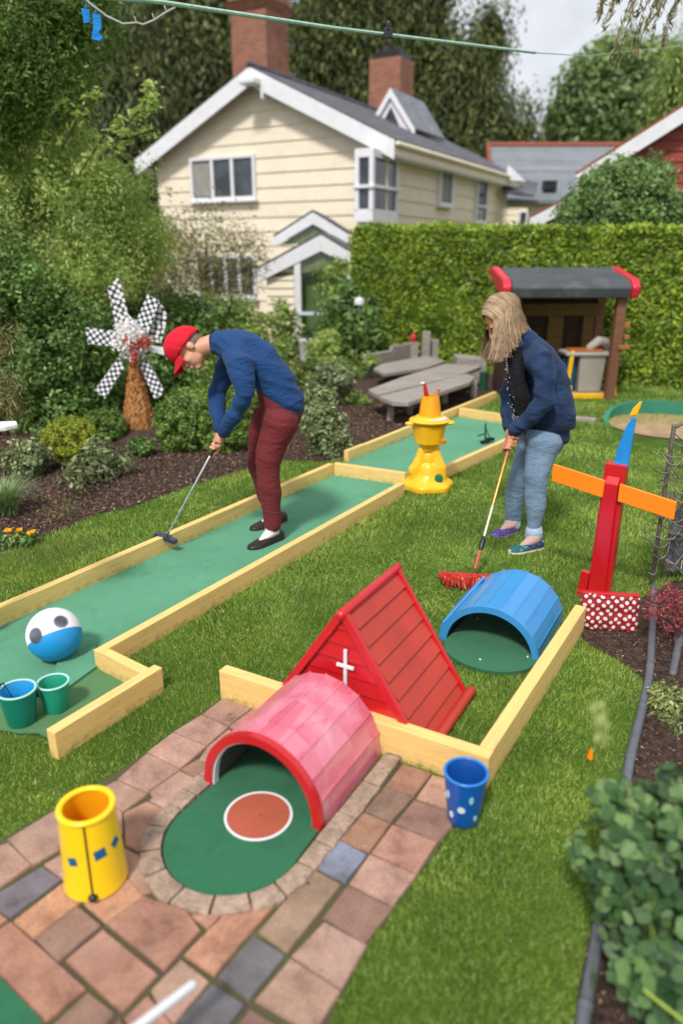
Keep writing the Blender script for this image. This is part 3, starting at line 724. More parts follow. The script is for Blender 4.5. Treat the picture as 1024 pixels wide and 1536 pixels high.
# ---- red chapel
HW, HT, DP = .322, .492, .42
o_ = SB(.538, 0)
ch = thing('toy_chapel', 'red wooden A-frame chapel with a white cross on its front', 'garden golf obstacle', o_, RZ)
def tri(y): return [(-HW, y, 0), (HW, y, 0), (0, y, HT)]
m = MB(); rnd = random.Random(2)
nb = 8
for i in range(nb):                         # boards of the front, each lapping the one below
    z0, z1 = HT*i/nb, HT*(i+1)/nb
    x0, x1 = HW*(1-z0/HT), HW*(1-min(z1, HT*.999)/HT)
    e = rnd.uniform(-.001, .001)
    m.hexa([(-x0, -.010+e, z0), (x0, -.010+e, z0), (x0, .02, z0), (-x0, .02, z0)], [(-x1, -.002+e, z1), (x1, -.002+e, z1), (x1, .02, z1), (-x1, .02, z1)])
build('front_wall', m, REDG, ch)
m = MB(); m.prism([(-HW*.97, DP-.02, 0), (HW*.97, DP-.02, 0), (0, DP-.02, HT*.97)], (0, .015, 0)); build('back_wall', m, REDG, ch)
for sgn in (1, -1):
    m = MB(); ax = Vector((-sgn*HW, 0, HT)); Ls = ax.length; u = ax/Ls; nn = Vector((sgn*HT, 0, HW)).normalized(); foot = Vector((sgn*HW, 0, 0))
    k = 8
    for i in range(k):
        a0 = foot+u*(Ls*i/k); a1 = foot+u*(Ls*(i+1)/k+.004)
        e = rnd.uniform(-.001, .001)
        q = [a0+nn*(.016+e), a1+nn*(.005+e), a1-nn*.004, a0-nn*.004]
        y0, y1 = .012+rnd.uniform(-.001, .001), DP-.003
        vs = [p+Vector((0, y0, 0)) for p in q]+[p+Vector((0, y1, 0)) for p in q]
        m.add(vs, [(0, 1, 2, 3), (7, 6, 5, 4), (0, 4, 5, 1), (1, 5, 6, 2), (2, 6, 7, 3), (3, 7, 4, 0)])
    rf = build('roof', m, REDROOF, ch, bevel=.001, seg=1)
    m = MB()
    for y in (-.014, DP+.003):              # edge battens
        a, b = foot+nn*.008, foot+u*(Ls-.004)+nn*.008
        m.beam(a+Vector((0, y, 0)), b+Vector((0, y, 0)), .022, .03, up=nn)
    build('edge_batten', m, REDG, rf, bevel=.003)
    m = MB(); m.tube([foot+nn*.02+Vector((0, -.02, .012)), foot+nn*.02+Vector((0, DP+.03, .012))], .02, seg=16); build('foot_pole', m, REDROOF, rf, smooth=True)
m = MB(); m.tube([(0, -.025, HT+.008), (0, DP+.025, HT+.008)], .019, seg=18); build('ridge_pole', m, REDG, ch, smooth=True)
m = MB(); m.box((.012, -.015, .258), (.013, .008, .2)); m.box((.012, -.0165, .290), (.070, .008, .013)); build('cross', m, WHITE, ch, bevel=.001)

# ---- stave tunnels
def arch_pts(hw, h, n, inset=0):
    st = max(0, h-hw)*.55
    pts = []
    for i in range(n+1):
        t = PI*i/n; x = -math.cos(t)*(hw-inset); z = math.sin(t)*(h-st-inset)+st*min(1, math.sin(t)*3+.0)
        pts.append(Vector((x, 0, max(z, 0))))
    return pts
def tunnel(t, hw, h, dp, shell_m, rim_m, inner_m, k, lip=.0, th=.014):
    pts = arch_pts(hw, h, k); pin = arch_pts(hw, h, k, th)
    m = MB()
    for i in range(k):
        a, b, ai, bi = pts[i], pts[i+1], pin[i], pin[i+1]; d = (b-a)*.012
        q = [a+d, b-d, bi-d, ai+d]; y0, y1 = .012, dp+rnd.uniform(-.002, .002)
        off = (a+b-ai-bi).normalized()*rnd.uniform(-.0012, .0012)
        vs = [p+off+Vector((0, y0, 0)) for p in q]+[p+off+Vector((0, y1, 0)) for p in q]
        m.add(vs, [(0, 1, 2, 3), (7, 6, 5, 4), (0, 4, 5, 1), (1, 5, 6, 2), (2, 6, 7, 3), (3, 7, 4, 0)])
    build('shell', m, shell_m, t, bevel=.0015, seg=2)
    m = MB()
    for i in range(1, k):                   # thin battens over the joints
        a = pts[i]; o = (pts[i]-pin[i]).normalized()
        m.beam(a+o*.0005+Vector((0, .014, 0)), a+o*.0005+Vector((0, dp, 0)), .006, .006, up=o)
    build('batten', m, shell_m, t)
    def ring(name, ins0, ins1, y0, y1, mt):
        A = arch_pts(hw, h, 40, ins0); B = arch_pts(hw, h, 40, ins1); mm_ = MB()
        n = len(A); vs = []
        for y in (y0, y1):
            vs += [p+Vector((0, y, 0)) for p in A]+[p+Vector((0, y, 0)) for p in B]
        fs = []
        for i in range(n-1):
            fs += [(i, i+1, n+i+1, n+i), (2*n+i, 3*n+i, 3*n+i+1, 2*n+i+1), (i, 2*n+i, 2*n+i+1, i+1), (n+i, n+i+1, 3*n+i+1, 3*n+i)]
        fs += [(0, n, 3*n, 2*n), (n-1, 3*n-1, 4*n-1, 2*n-1)]
        mm_.add(vs, fs); return build(name, mm_, mt, t, smooth=True)
    ring('rim', -.006, .024, -.012, .012, rim_m)
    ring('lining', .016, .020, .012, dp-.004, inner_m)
    return ring
PINK = None
def M_pink():
    m, nt, out = new_mat('pink_satin_staves'); L = nt.links; p = N(nt, 'ShaderNodeBsdfPrincipled'); v = coords(nt)
    vo = N(nt, 'ShaderNodeTexVoronoi'); vo.inputs['Scale'].default_value = 1
    L.new(coords(nt, (14, 7, 3)), vo.inputs['Vector']); vo.inputs['Randomness'].default_value = .3
    a = ramp(nt, vo.outputs['Color'], [(.2, lin('#cc5a6e')), (.5, lin('#d4788a')), (.85, lin('#dc909e'))]).outputs['Color']
    a = mixc(nt, .5, a, ramp(nt, noise(nt, v, 7, 5), [(.3, lin('#c4445e')), (.52, lin('#d06c82')), (.74, lin('#e8b0bc'))]).outputs['Color'])  # pale pink patches paint the sheen's whitish highlights into the colour
    L.new(a, p.inputs['Base Color']); p.inputs['Roughness'].default_value = .28; p.inputs['Coat Weight'].default_value = .8; p.inputs['Coat Roughness'].default_value = .12
    L.new(bump(nt, noise(nt, v, 9, 3), .5, .02), p.inputs['Normal']); L.new(p.outputs['BSDF'], out.inputs['Surface']); return m
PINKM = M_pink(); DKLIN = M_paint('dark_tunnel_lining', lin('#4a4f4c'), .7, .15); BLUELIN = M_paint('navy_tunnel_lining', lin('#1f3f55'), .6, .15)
pk = thing('toy_tunnel', 'pink stave half-round tunnel with a red rim standing on the patio', 'garden golf obstacle', SB(.50, -.485), RZ)
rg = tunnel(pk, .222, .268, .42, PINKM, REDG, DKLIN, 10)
rg('inner_trim', .024, .030, -.004, .02, WHITE)
bt = thing('toy_tunnel', 'blue stave half-round tunnel on the grass behind the red chapel', 'garden golf obstacle', SB(.825, .83), RZ)
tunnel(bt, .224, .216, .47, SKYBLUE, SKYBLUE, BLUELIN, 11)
m = MB(); m.prism([(-.222, .0, .0), (-.222, .47, 0), (-.222, .47, .03), (-.225, .30, .20), (-.225, .0, .12)], (-.012, 0, 0))
m = MB(); m.hexa([(-.245, 0, 0), (-.23, 0, 0), (-.23, .47, 0), (-.30, .47, 0)], [(-.228, 0, .09), (-.215, 0, .09), (-.18, .47, .14), (-.195, .47, .14)]); build('side_board', m, SKYBLUE, bt, bevel=.003)
pm_ = MB(); c = SB(.845, .9); pts = []
for t in np.linspace(0, PI, 24): pts.append(SB(.84-.25*math.cos(t)*.83, .80-.17*math.sin(t)))
pts += [SB(1.04, 1.33), SB(.64, 1.33)]
pm_.prism([Vector((p.x, p.y, .008)) for p in pts][::-1], (0, 0, .014)); pad = tag(build('putting_mat', pm_, TURF2), 'dark green putting mat lying inside the blue tunnel', 'putting mat')
for q in [(715, 935), (719, 997), (790, 993)]:
    m = MB(); m.ell(G(*q)+Vector((0, 0, .026)), .005, seg=8, rings=6); tag(build('pebble', m, WHITE, smooth=True), {715: 'tiny white pebble deep inside the blue tunnel', 719: 'tiny white pebble at the front edge of the tunnel mat', 790: 'tiny white pebble by the right foot of the blue tunnel'}[q[0]], 'pebble')

# ---- big ball
bc = G(80, 990); bc = Vector((-1.256, 2.84, .009+.117))
def M_ball():
    m, nt, out = new_mat('white_and_blue_ball'); L = nt.links; p = N(nt, 'ShaderNodeBsdfPrincipled'); tc = N(nt, 'ShaderNodeTexCoord')
    n = N(nt, 'ShaderNodeVectorMath', operation='NORMALIZE'); L.new(tc.outputs['Object'], n.inputs[0])
    def cap(d, lo):
        d = Vector(d).normalized(); k = N(nt, 'ShaderNodeVectorMath', operation='DOT_PRODUCT'); k.inputs[1].default_value = d; L.new(n.outputs[0], k.inputs[0])
        return ramp(nt, k.outputs['Value'], [(lo-.012, (0, 0, 0, 1)), (lo+.012, (1, 1, 1, 1))]).outputs['Color']
    v = coords(nt)
    a = mixc(nt, cap((.40, -.52, -.75), .13), lin('#e6e6ea'), lin('#1b8fd0'))
    g = ramp(nt, noise(nt, v, 14, 5), [(.35, lin('#3b3d46')), (.65, lin('#6d7079'))]).outputs['Color']
    a = mixc(nt, cap((-.34, -.86, .42), .955), a, g)
    a = mixc(nt, cap((.52, -.42, .80), .965), a, g)
    a = mixc(nt, cap((-.98, -.2, -.15), .965), a, g)
    L.new(a, p.inputs['Base Color']); p.inputs['Roughness'].default_value = .38
    L.new(bump(nt, noise(nt, v, 90, 3), .15, .002), p.inputs['Normal']); L.new(p.outputs['BSDF'], out.inputs['Surface']); return m
m = MB(); m.ell((0, 0, 0), .117, seg=48, rings=32); bo = build('beach_ball', m, M_ball(), smooth=True); bo.location = bc
tag(bo, 'large white and blue ball with grey spots resting on the putting turf', 'ball')

# ---- buckets and cups
def cup(name, label, cat, loc, r0, r1, h, mo, mi, rim=None, wall=.006, tilt=None, group=None, lipw=.004):
    t = thing(name, label, cat, loc, 0, group)
    m = MB(); m.lathe([(.0001, 0), (r0*.93, 0), (r0, .006), (r0+(r1-r0)*.5, h*.5), (r1, h), (r1-wall*.5, h+.001)], seg=56, caps=False)
    body = build('body', m, mo, t, smooth=True)
    m = MB(); m.lathe([(r1-wall*.5, h), (r1-wall, h-.004), (r0-wall+.003, .014), (.0001, .014)], seg=56, caps=False); build('inside', m, mi, t, smooth=True)
    pr = []
    for k in range(12):
        a = 2*PI*k/12; pr.append((r1-wall*.4+lipw*1.25*math.cos(a), h+lipw*math.sin(a)))
    m = MB(); m.lathe(pr, seg=56, closed=True); build('lip', m, rim or mo, t, smooth=True)
    return t, body
TEAL = M_paint('teal_plastic', lin('#0e7a67'), .35, .08, 6, 30, .1, .002, coat=.2)
TEAL2 = M_paint('sea_green_plastic', lin('#1f9375'), .35, .08, 6, 30, .1, .002, coat=.2)
BLUEIN = M_paint('bright_blue_inside', lin('#1c8fc8'), .4, .06); LIP = M_paint('pale_lip', lin('#9fd3c8'), .4, .05)
z1 = .009
cup('bucket', 'teal bucket with a blue inside and black strap standing on the turf', 'bucket', G(34, 1083, z1), .052, .069, .145, TEAL, BLUEIN, LIP, group='green buckets on the turf')
cup('bucket', 'smaller sea green bucket with a white thread inside beside the ball', 'bucket', G(86, 1064, z1), .045, .060, .125, TEAL2, TEAL2, LIP, group='green buckets on the turf')
# black strap with its handle leaning in the left bucket
b0 = G(34, 1083, z1)
m = MB(); m.tube([b0+Vector((.02, -.02, .05)), b0+Vector((-.03, -.03, .19))], .0022, seg=6); m.tube([b0+Vector((-.03, -.03, .19)), b0+Vector((-.055, -.03, .18))], .004, seg=8)
m.beam(b0+Vector((-.09, -.03, .135)), b0+Vector((-.045, -.03, .175)), .028, .004)
tag(build('strap_handle', m, BLACKP), 'thin black strap with a flat grip sticking out of the teal bucket', 'strap')
m = MB(); c = G(116//2, 1045, z1); m.ell(c+Vector((0, 0, .03)), (.018, .018, .032), seg=14)
tag(build('putter_grip', m, BLACKP, smooth=True), 'small black knob standing between the two green buckets', 'knob')

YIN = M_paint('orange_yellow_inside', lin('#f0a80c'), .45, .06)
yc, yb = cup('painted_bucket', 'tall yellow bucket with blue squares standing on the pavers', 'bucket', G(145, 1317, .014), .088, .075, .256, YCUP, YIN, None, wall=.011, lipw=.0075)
YB = M_paint('blue_square_paint', lin('#0f5a86'), .4, .08)
def patch(parent, ang, z, w, h, r, mat, name='spot', round_=False, rot=0, th=.0015, taper=0):
    m = MB(); pts = []
    K = 14 if round_ else 4
    for k in range(K):
        a = 2*PI*k/K+(0 if round_ else PI/4)
        dx, dz = math.cos(a)*w/2*(1 if round_ else 1.414), math.sin(a)*h/2*(1 if round_ else 1.414)
        dx, dz = dx*math.cos(rot)-dz*math.sin(rot), dx*math.sin(rot)+dz*math.cos(rot)
        pts.append((dx, dz))
    def rad(zz): return r(zz)
    outer = [Vector((math.cos(ang+dx/r(z+dz))*(r(z+dz)+th), math.sin(ang+dx/r(z+dz))*(r(z+dz)+th), z+dz)) for dx, dz in pts]
    inner = [Vector((math.cos(ang+dx/r(z+dz))*(r(z+dz)-.002), math.sin(ang+dx/r(z+dz))*(r(z+dz)-.002), z+dz)) for dx, dz in pts]
    n = len(pts); m.add(inner+outer, [tuple(range(n, 2*n))]+[(i, (i+1) % n, n+(i+1) % n, n+i) for i in range(n)])
    return build(name, m, mat, parent)
ry = lambda z: .088+(.075-.088)*z/.256
cam_ang = math.atan2(-yc.location.y, -yc.location.x)
for da, z, w_, rt in ((-.72, .135, .026, .25), (.22, .15, .031, .12), (.85, .155, .026, .5)):
    patch(yb, cam_ang+da, z, w_, w_, ry, YB, 'square', rot=rt)
m = MB()
a = cam_ang-.18
m.tube([Vector((math.cos(a)*(ry(z)+.001), math.sin(a)*(ry(z)+.001), z)) for z in (.25, .17, .1, .03)], .0028, seg=6)
m.ell(Vector((math.cos(a), math.sin(a), 0))*(ry(.02)+.001)+Vector((0, 0, .02)), (.014, .014, .012), seg=10, rings=6)
build('pull_cord', m, BLACKP, yc, smooth=True)

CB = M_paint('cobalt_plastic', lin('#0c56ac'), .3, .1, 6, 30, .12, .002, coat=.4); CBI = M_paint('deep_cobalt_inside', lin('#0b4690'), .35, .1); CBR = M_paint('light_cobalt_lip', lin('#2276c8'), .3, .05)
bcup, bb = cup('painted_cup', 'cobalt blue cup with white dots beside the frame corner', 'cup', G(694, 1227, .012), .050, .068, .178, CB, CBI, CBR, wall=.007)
rb_ = lambda z: .050+(.068-.050)*z/.178
ca = math.atan2(-bcup.location.y, -bcup.location.x)
DOT = M_paint('pale_dot_paint', lin('#cfd8de'), .5, .06); DOT2 = M_paint('mint_dot_paint', lin('#8cc8c0'), .5, .06)
for da, z, w_, h_, mt in ((-.95, .115, .014, .03, DOT), (-.12, .078, .024, .024, DOT), (-.72, .045, .016, .024, DOT), (.35, .12, .014, .03, DOT2), (.75, .04, .014, .02, DOT2), (-1.6, .08, .02, .02, DOT), (2.2, .1, .02, .02, DOT), (3.4, .06, .02, .02, DOT)):
    patch(bb, ca+da, z, w_, h_, rb_, mt, 'dot', True)

m = MB(); c = G(884, 1139, .0); m.lathe([(.011, 0), (.011, .01), (.0055, .03), (.0008, .045)], (c.x, c.y, .004), 16)
tag(build('marker_cone', m, ORANGE, smooth=True), 'tiny orange marker cone standing alone on the right lawn', 'marker')

# ---- yellow pedestal
pb = G(640, 731); pd = thing('toy_pedestal', 'yellow plastic pedestal with a wide bowl and red stick where the lanes meet', 'garden golf obstacle', (pb.x, pb.y, 0), R(8))
hexw = lambda th, z: 1+.05*math.cos(6*th) if z < .09 else 1+.03*math.cos(4*th)
m = MB(); m.lathe([(.0001, .0), (.19, 0), (.192, .045), (.15, .075), (.115, .12), (.10, .17), (.085, .2), (.0001, .2)], seg=48, wob=hexw); 
for a, h0 in ((200, .31), (320, .33), (80, .32)):
    ca_, sa_ = math.cos(R(a)), math.sin(R(a))
    m.tube([(.11*ca_, .11*sa_, .09), (.10*ca_, .10*sa_, .17), (.068*ca_, .068*sa_, .25), (.052*ca_, .052*sa_, h0)], [(.045, .03), (.052, .035), (.04, .03), (.035, .025)], seg=14)
m.ell((-.125, -.03, .15), (.035, .035, .05)); m.ell((.0, 0, .22), (.07, .07, .1)); 
build('base', m, YPL, pd, voxel=.008, sm_iter=3)
m = MB(); m.ell((.055, -.125, .105), (.034, .014, .036), rot=Matrix.Rotation(R(-18), 3, 'X')); build('porthole', m, TURF2, pd, smooth=True)
m = MB(); m.lathe([(.0001, .3), (.065, .3), (.07, .34), (.105, .36), (.115, .44), (.13, .5), (.0001, .5)], seg=40, wob=lambda th, z: 1+.03*math.cos(6*th)); build('neck', m, YPL, pd, smooth=True)
m = MB(); m.lathe([(.0001, .495), (.112, .495), (.150, .52), (.154, .528), (.148, .535), (.115, .545), (.1, .56), (.0001, .562)], seg=48); 
m.ell((-.150, -.03, .512), (.045, .03, .016)); m.ell((.13, -.06, .515), (.045, .04, .016)); bw_ = build('bowl', m, YPL, pd, smooth=True)
m = MB(); m.lathe([(.0001, .545), (.118, .545), (.095, .557), (.0001, .566)], (.012, -.006, 0), seg=40); build('bowl_cover', m, M_paint('cream_pink_cover', lin('#e8ccba'), .4, .05), bw_, smooth=True)
m = MB(); m.lathe([(.078, .56), (.070, .64), (.060, .71), (.054, .71), (.063, .64), (.070, .56)], seg=36, closed=True, wob=lambda th, z: 1+(.05*math.cos(4*th+.6))); build('cup', m, M_paint('orange_cup', lin('#f3a414'), .35, .06, coat=.3), pd, smooth=True)
m = MB(); m.lathe([(.0001, .655), (.066, .655)], seg=30, caps=False); build('cup_floor', m, YPL, pd)
m = MB(); m.tube([(-.03, -.02, .65), (-.038, -.02, .72), (-.055, -.02, .80)], [.012, .017, .012], seg=12); build('red_stick', m, REDG, pd, smooth=True)
m = MB(); m.ell((-.068, -.02, .805), (.018, .012, .01)); build('white_tip', m, WHITE, pd, smooth=True)
m = MB(); m.tube([(.035, -.02, .66), (.04, -.02, .72), (.055, -.02, .745)], [.009, .012, .008], seg=10); m.ell((.05, -.02, .755), (.02, .012, .009)); build('figurine', m, M_paint('tan_figurine', lin('#b87850'), .5, .3, 30), pd, smooth=True)
m = MB(); m.lathe([(.02, -.015), (.026, .02), (.018, .022), (.0001, .022)], (.09, -.07, .37), 20); build('side_cup', m, M_paint('orange_side_cup', lin('#e0802a'), .4, .1), pd, smooth=True)

# ---- red post with orange arms and a blue blade
pp = G(897, 893); po_ = thing('toy_windmill', 'red post with orange arms and a blue blade tipped in yellow', 'garden golf obstacle', (pp.x, pp.y, 0), R(-35))
m = MB(); m.hexa([(-.062, .0, 0), (.048, .0, 0), (.048, .07, 0), (-.062, .07, 0)], [(-.05, .0, .715), (.052, .0, .715), (.052, .06, .715), (-.05, .06, .715)]); build('post', m, REDG, po_, bevel=.004)
m = MB(); m.hexa([(-.052, -.028, 0), (.034, -.028, 0), (.034, -.001, 0), (-.052, -.001, 0)], [(-.034, -.028, .62), (.030, -.028, .62), (.030, -.001, .655), (-.034, -.001, .655)]); build('front_board', m, REDG, po_, bevel=.004)
for sx_ in (-1, 1):
    m = MB(); x0, x1 = .036*sx_, .305*sx_; zc0, zc1 = .582-.02*(sx_ > 0)*0-.018*sx_*.1, .582-.05*sx_*.9
    hh = .045
    lo = [(x0, -.02, zc0-hh), (x1, -.02, zc1-hh), (x1, -.002, zc1-hh), (x0, -.002, zc0-hh)]; hi = [(x0, -.02, zc0+hh), (x1, -.02, zc1+hh), (x1, -.002, zc1+hh), (x0, -.002, zc0+hh)]
    m.hexa(lo, hi); build('arm', m, ORANGE, po_, bevel=.003)
m = MB(); m.prism([(-.015, .02, .70), (.055, .02, .70), (.062, .02, .95), (.045, .02, .952), (.02, .02, .90), (-.005, .02, .80)], (0, .012, 0)); build('blade', m, M_paint('glossy_blue_sheet', lin('#1484cc'), .25, .15, 12, 12, .5, .01, coat=.5), po_, bevel=.002)
m = MB(); m.prism([(.028, .02, .957), (.064, .02, .965), (.075, .02, 1.01), (.078, .02, 1.035), (.066, .02, 1.03), (.04, .02, .995)], (0, .012, 0)); build('blade_tip', m, YPL, po_, bevel=.004)
m = MB(); m.box((-.085, .01, .055), (.045, .03, .12), rot=Matrix.Rotation(R(4), 3, 'Y')); m.box((-.02, -.035, .01), (.16, .05, .024)); build('foot_block', m, REDG, po_, bevel=.003)
cl_ = G(910, 946); bx = MB()
nx, nz = 22, 12; W_, H_ = .262, .175
vs = []
for j in range(nz+1):
    for i in range(nx+1):
        x = -W_/2+W_*i/nx; z = H_*j/nz; vs.append((x, .008*math.sin(i*.9+j*.25)+.004*math.sin(j*1.3), z+.006*math.sin(i*.5)*(j/nz)))
fs = [(j*(nx+1)+i, j*(nx+1)+i+1, (j+1)*(nx+1)+i+1, (j+1)*(nx+1)+i) for j in range(nz) for i in range(nx)]
bx.add(vs, fs)
cloth = build('polka_cloth', bx, dots_xz('red_polka_cloth', lin('#8f1a26'), lin('#e6dcd6'), 34, .30, .3), smooth=True); so_ = cloth.modifiers.new('t', 'SOLIDIFY'); so_.thickness = .012
cloth.location = (cl_.x, cl_.y, .006); cloth.rotation_euler = (R(-5), 0, R(-8)); tag(cloth, 'red cloth panel with white polka dots below the red post', 'cloth')
m = MB(); m.box((0, .012, H_+.002), (W_*1.0, .03, .012)); hb = build('red_hem', m, REDG, cloth, bevel=.004)

# ---- flower windmill in the bed
wl = G(210, 650); DW = wl.y
wm = thing('garden_windmill', 'decorative windmill with black and white dotted sails on an orange tower', 'windmill', (wl.x, wl.y, 0), 0)
def W(px, py, dy=0): q = P(px, py, DW+dy); return Vector((q.x-wl.x, dy, q.z))
DOTM = dots_xz('black_white_dotted_sail', lin('#1d2233'), lin('#eeeef2'), 22, .39, .15)
DOTM2 = dots_xz('dense_dotted_sail', lin('#24242c'), lin('#e8e6e4'), 21, .40, .35)
sails = [([(160,433),(181,414),(196,484),(173,492)], DOTM2, 0), ([(202,484),(220,441),(241,452),(224,500)], DOTM, -.03), ([(222,498),(240,452),(252,476),(243,517),(224,512)], DOTM2, .03),
         ([(128,490),(174,496),(174,521),(132,518)], DOTM, 0), ([(177,535),(187,552),(159,599),(141,585)], DOTM, -.02), ([(207,545),(222,538),(246,583),(244,592),(231,600)], DOTM, .02), ([(222,517),(246,521),(246,534),(222,526)], WHITE, .01)]
hub = W(203, 517)
for q, mt, dy in sails:
    w4 = [W(*p, dy=dy-.08) for p in q]; c = sum(w4, Vector())/len(w4); ang = math.atan2(c.z-hub.z, c.x-hub.x)
    rot = Matrix.Rotation(-ang, 4, 'Y'); loc = [rot.inverted()@(p-c) for p in w4]
    loc = [Vector((p.x, p.y, p.z*.9)) for p in loc]
    m = MB(); m.prism([p for p in loc], (0, .012, 0)); s_ = build('sail', m, mt, wm, bevel=.003); s_.location = c; s_.rotation_euler = (0, -ang, 0)
rw_ = np.random.default_rng(5)
n = 4200; hc = np.array(list(W(197, 508, -.10)))
pts = rw_.normal(size=(n, 3))*np.array([.050, .035, .062]); pts[:, 0] += .05*(rw_.random(n) < .35)*np.sign(rw_.normal(size=n)); pts = pts+hc
FLW = M_paint('white_feathery_petals', lin('#e8e6e4'), .7, .06)
co = leaf_quads(pts, np.tile([0, -1., .2], (n, 1)), .045, .3, rw_, tilt=1.0); npmesh('white_flower', co, quads_for(co), FLW, wm)
m = MB(); m.ell(W(197, 514, -.06), (.08, .04, .10)); build('hub', m, WHITE, wm, smooth=True)
n = 1500; pts = []
for cx, cz, sx_, sz_ in ((193, 512, .028, .022), (205, 516, .03, .016), (216, 513, .025, .022), (201, 530, .014, .04)):
    pts.append(rw_.normal(size=(n//4, 3))*np.array([sx_, .012, sz_])+np.array(list(W(cx, cz, -.16))))
pts = np.concatenate(pts); co = leaf_quads(pts, np.tile([0, -1., .2], (len(pts), 1)), .03, .5, rw_, tilt=.7)
npmesh('red_bow', co, quads_for(co), M_leaf('coral_red_petals', lin('#a63a34'), lin('#bf5048'), lin('#d0746a'), .6, .2, 5), wm)
def M_wicker():
    m, nt, out = new_mat('orange_bark_tower'); L = nt.links; p = N(nt, 'ShaderNodeBsdfPrincipled')
    a = ramp(nt, noise(nt, coords(nt, (9, 9, 2)), 6, 7, .75, .6), [(.3, lin('#5a3a20')), (.42, lin('#a8703c')), (.6, lin('#d09a62')), (.8, lin('#e0bd88'))]).outputs['Color']
    L.new(a, p.inputs['Base Color']); p.inputs['Roughness'].default_value = .8
    L.new(bump(nt, noise(nt, coords(nt, (3, 3, 1)), 25, 6, .7), 1, .02), p.inputs['Normal']); L.new(p.outputs['BSDF'], out.inputs['Surface']); return m
m = MB(); top = W(201, 541); hb_ = top.z
def pent(z, hw): return [Vector((hw*math.cos(a)*1.0, hw*math.sin(a), z)) for a in [R(k*60+15) for k in range(6)]]
cx0, cx1 = 0.0, top.x
rows = []
prof = [(0, .185, .0), (.06, .165, 0), (.25, .135, 0), (hb_*.6, .095, 0), (hb_, .052, 0), (hb_+.05, .04, 0)]
for z, hw, _ in prof: rows.append([p+Vector((cx0+(cx1-cx0)*z/hb_, 0, 0)) for p in pent(z, hw)])
vs = [p for r_ in rows for p in r_]; fs = [(i*6+j, i*6+(j+1) % 6, (i+1)*6+(j+1) % 6, (i+1)*6+j) for i in range(len(rows)-1) for j in range(6)]+[tuple(range(5, -1, -1)), tuple((len(rows)-1)*6+j for j in range(6))]
m.add(vs, fs); build('tower', m, M_wicker(), wm, bevel=.006)
n = 1500; zz = rw_.random(n)*hb_; hw = np.interp(zz, [a[0] for a in prof], [a[1] for a in prof]); th = rw_.random(n)*6.283
pts = np.stack([cx1*zz/hb_+hw*np.cos(th), hw*np.sin(th), zz], 1); co = leaf_quads(pts, np.stack([np.cos(th), np.sin(th), 0*th], 1), .035, .3, rw_, tilt=.6, axis=np.tile([0, 0, 1.], (n, 1)))
npmesh('bark_strips', co, quads_for(co), M_island('curled_bark_strip', [(0, lin('#6b3d18')), (.5, lin('#b5733a')), (1, lin('#dcb074'))]), wm)
tm = MB(); tm.lathe([(.0001, 0), (.42, 0), (.36, .03), (.2, .06), (.0001, .065)], (wl.x+.02, wl.y, .004), 40, wob=lambda th, z: 1+.08*math.sin(3*th))
tag(build('soil_mound', tm, MULCH, smooth=True), kind='structure')

# ---- odds and ends near the camera
m = MB(); a, b = P(180, 1560, 1.02), P(288, 1478, 1.16); a = a+(a-b)*2.2
m.tube([a, b], .0105, seg=20); wt = build('golf_club_shaft', m, M_paint('white_rubber_grip', lin('#d9dbe0'), .45, .04, 9, 50, .2, .002), smooth=True)
tag(wt, 'white tube end poking in low over the pavers at the bottom edge', 'tube')
m = MB(); a = P(-60, 648, 3.0); b = P(28, 643, 3.05)
m.prism([a+Vector((0, -.08, 0)), b+Vector((-.03, -.05, 0)), b+Vector((0, 0, 0)), b+Vector((-.03, .06, 0)), a+Vector((0, .08, 0))], (0, 0, .022))
for dx in (.05,): m.beam(a+Vector((dx-.12, 0, -a.z)), a+Vector((dx-.12, 0, 0)), .03, .03, up=(0, 1, 0))
tag(build('side_table', m, WHITE, bevel=.006), 'white table end jutting in from the left edge over the bed', 'table')
# black kit on the second lane
c = G(727, 667); m = MB()
m.box((c.x, c.y, .03), (.10, .035, .025), rz=.6); m.box((c.x+.05, c.y+.03, .045), (.08, .03, .03), rz=.2)
m.beam((c.x, c.y, .04), (c.x-.005, c.y+.02, .2), .014, .014, up=(0, 1, 0)); m.beam((c.x+.05, c.y, .05), (c.x-.005, c.y+.02, .16), .01, .01, up=(0, 1, 0)); m.beam((c.x-.06, c.y+.06, .07), (c.x+.0, c.y+.02, .1), .02, .012)
tag(build('ball_stand', m, BLACKP, bevel=.002), 'small black tripod stand on the short lane beside the woman', 'stand')
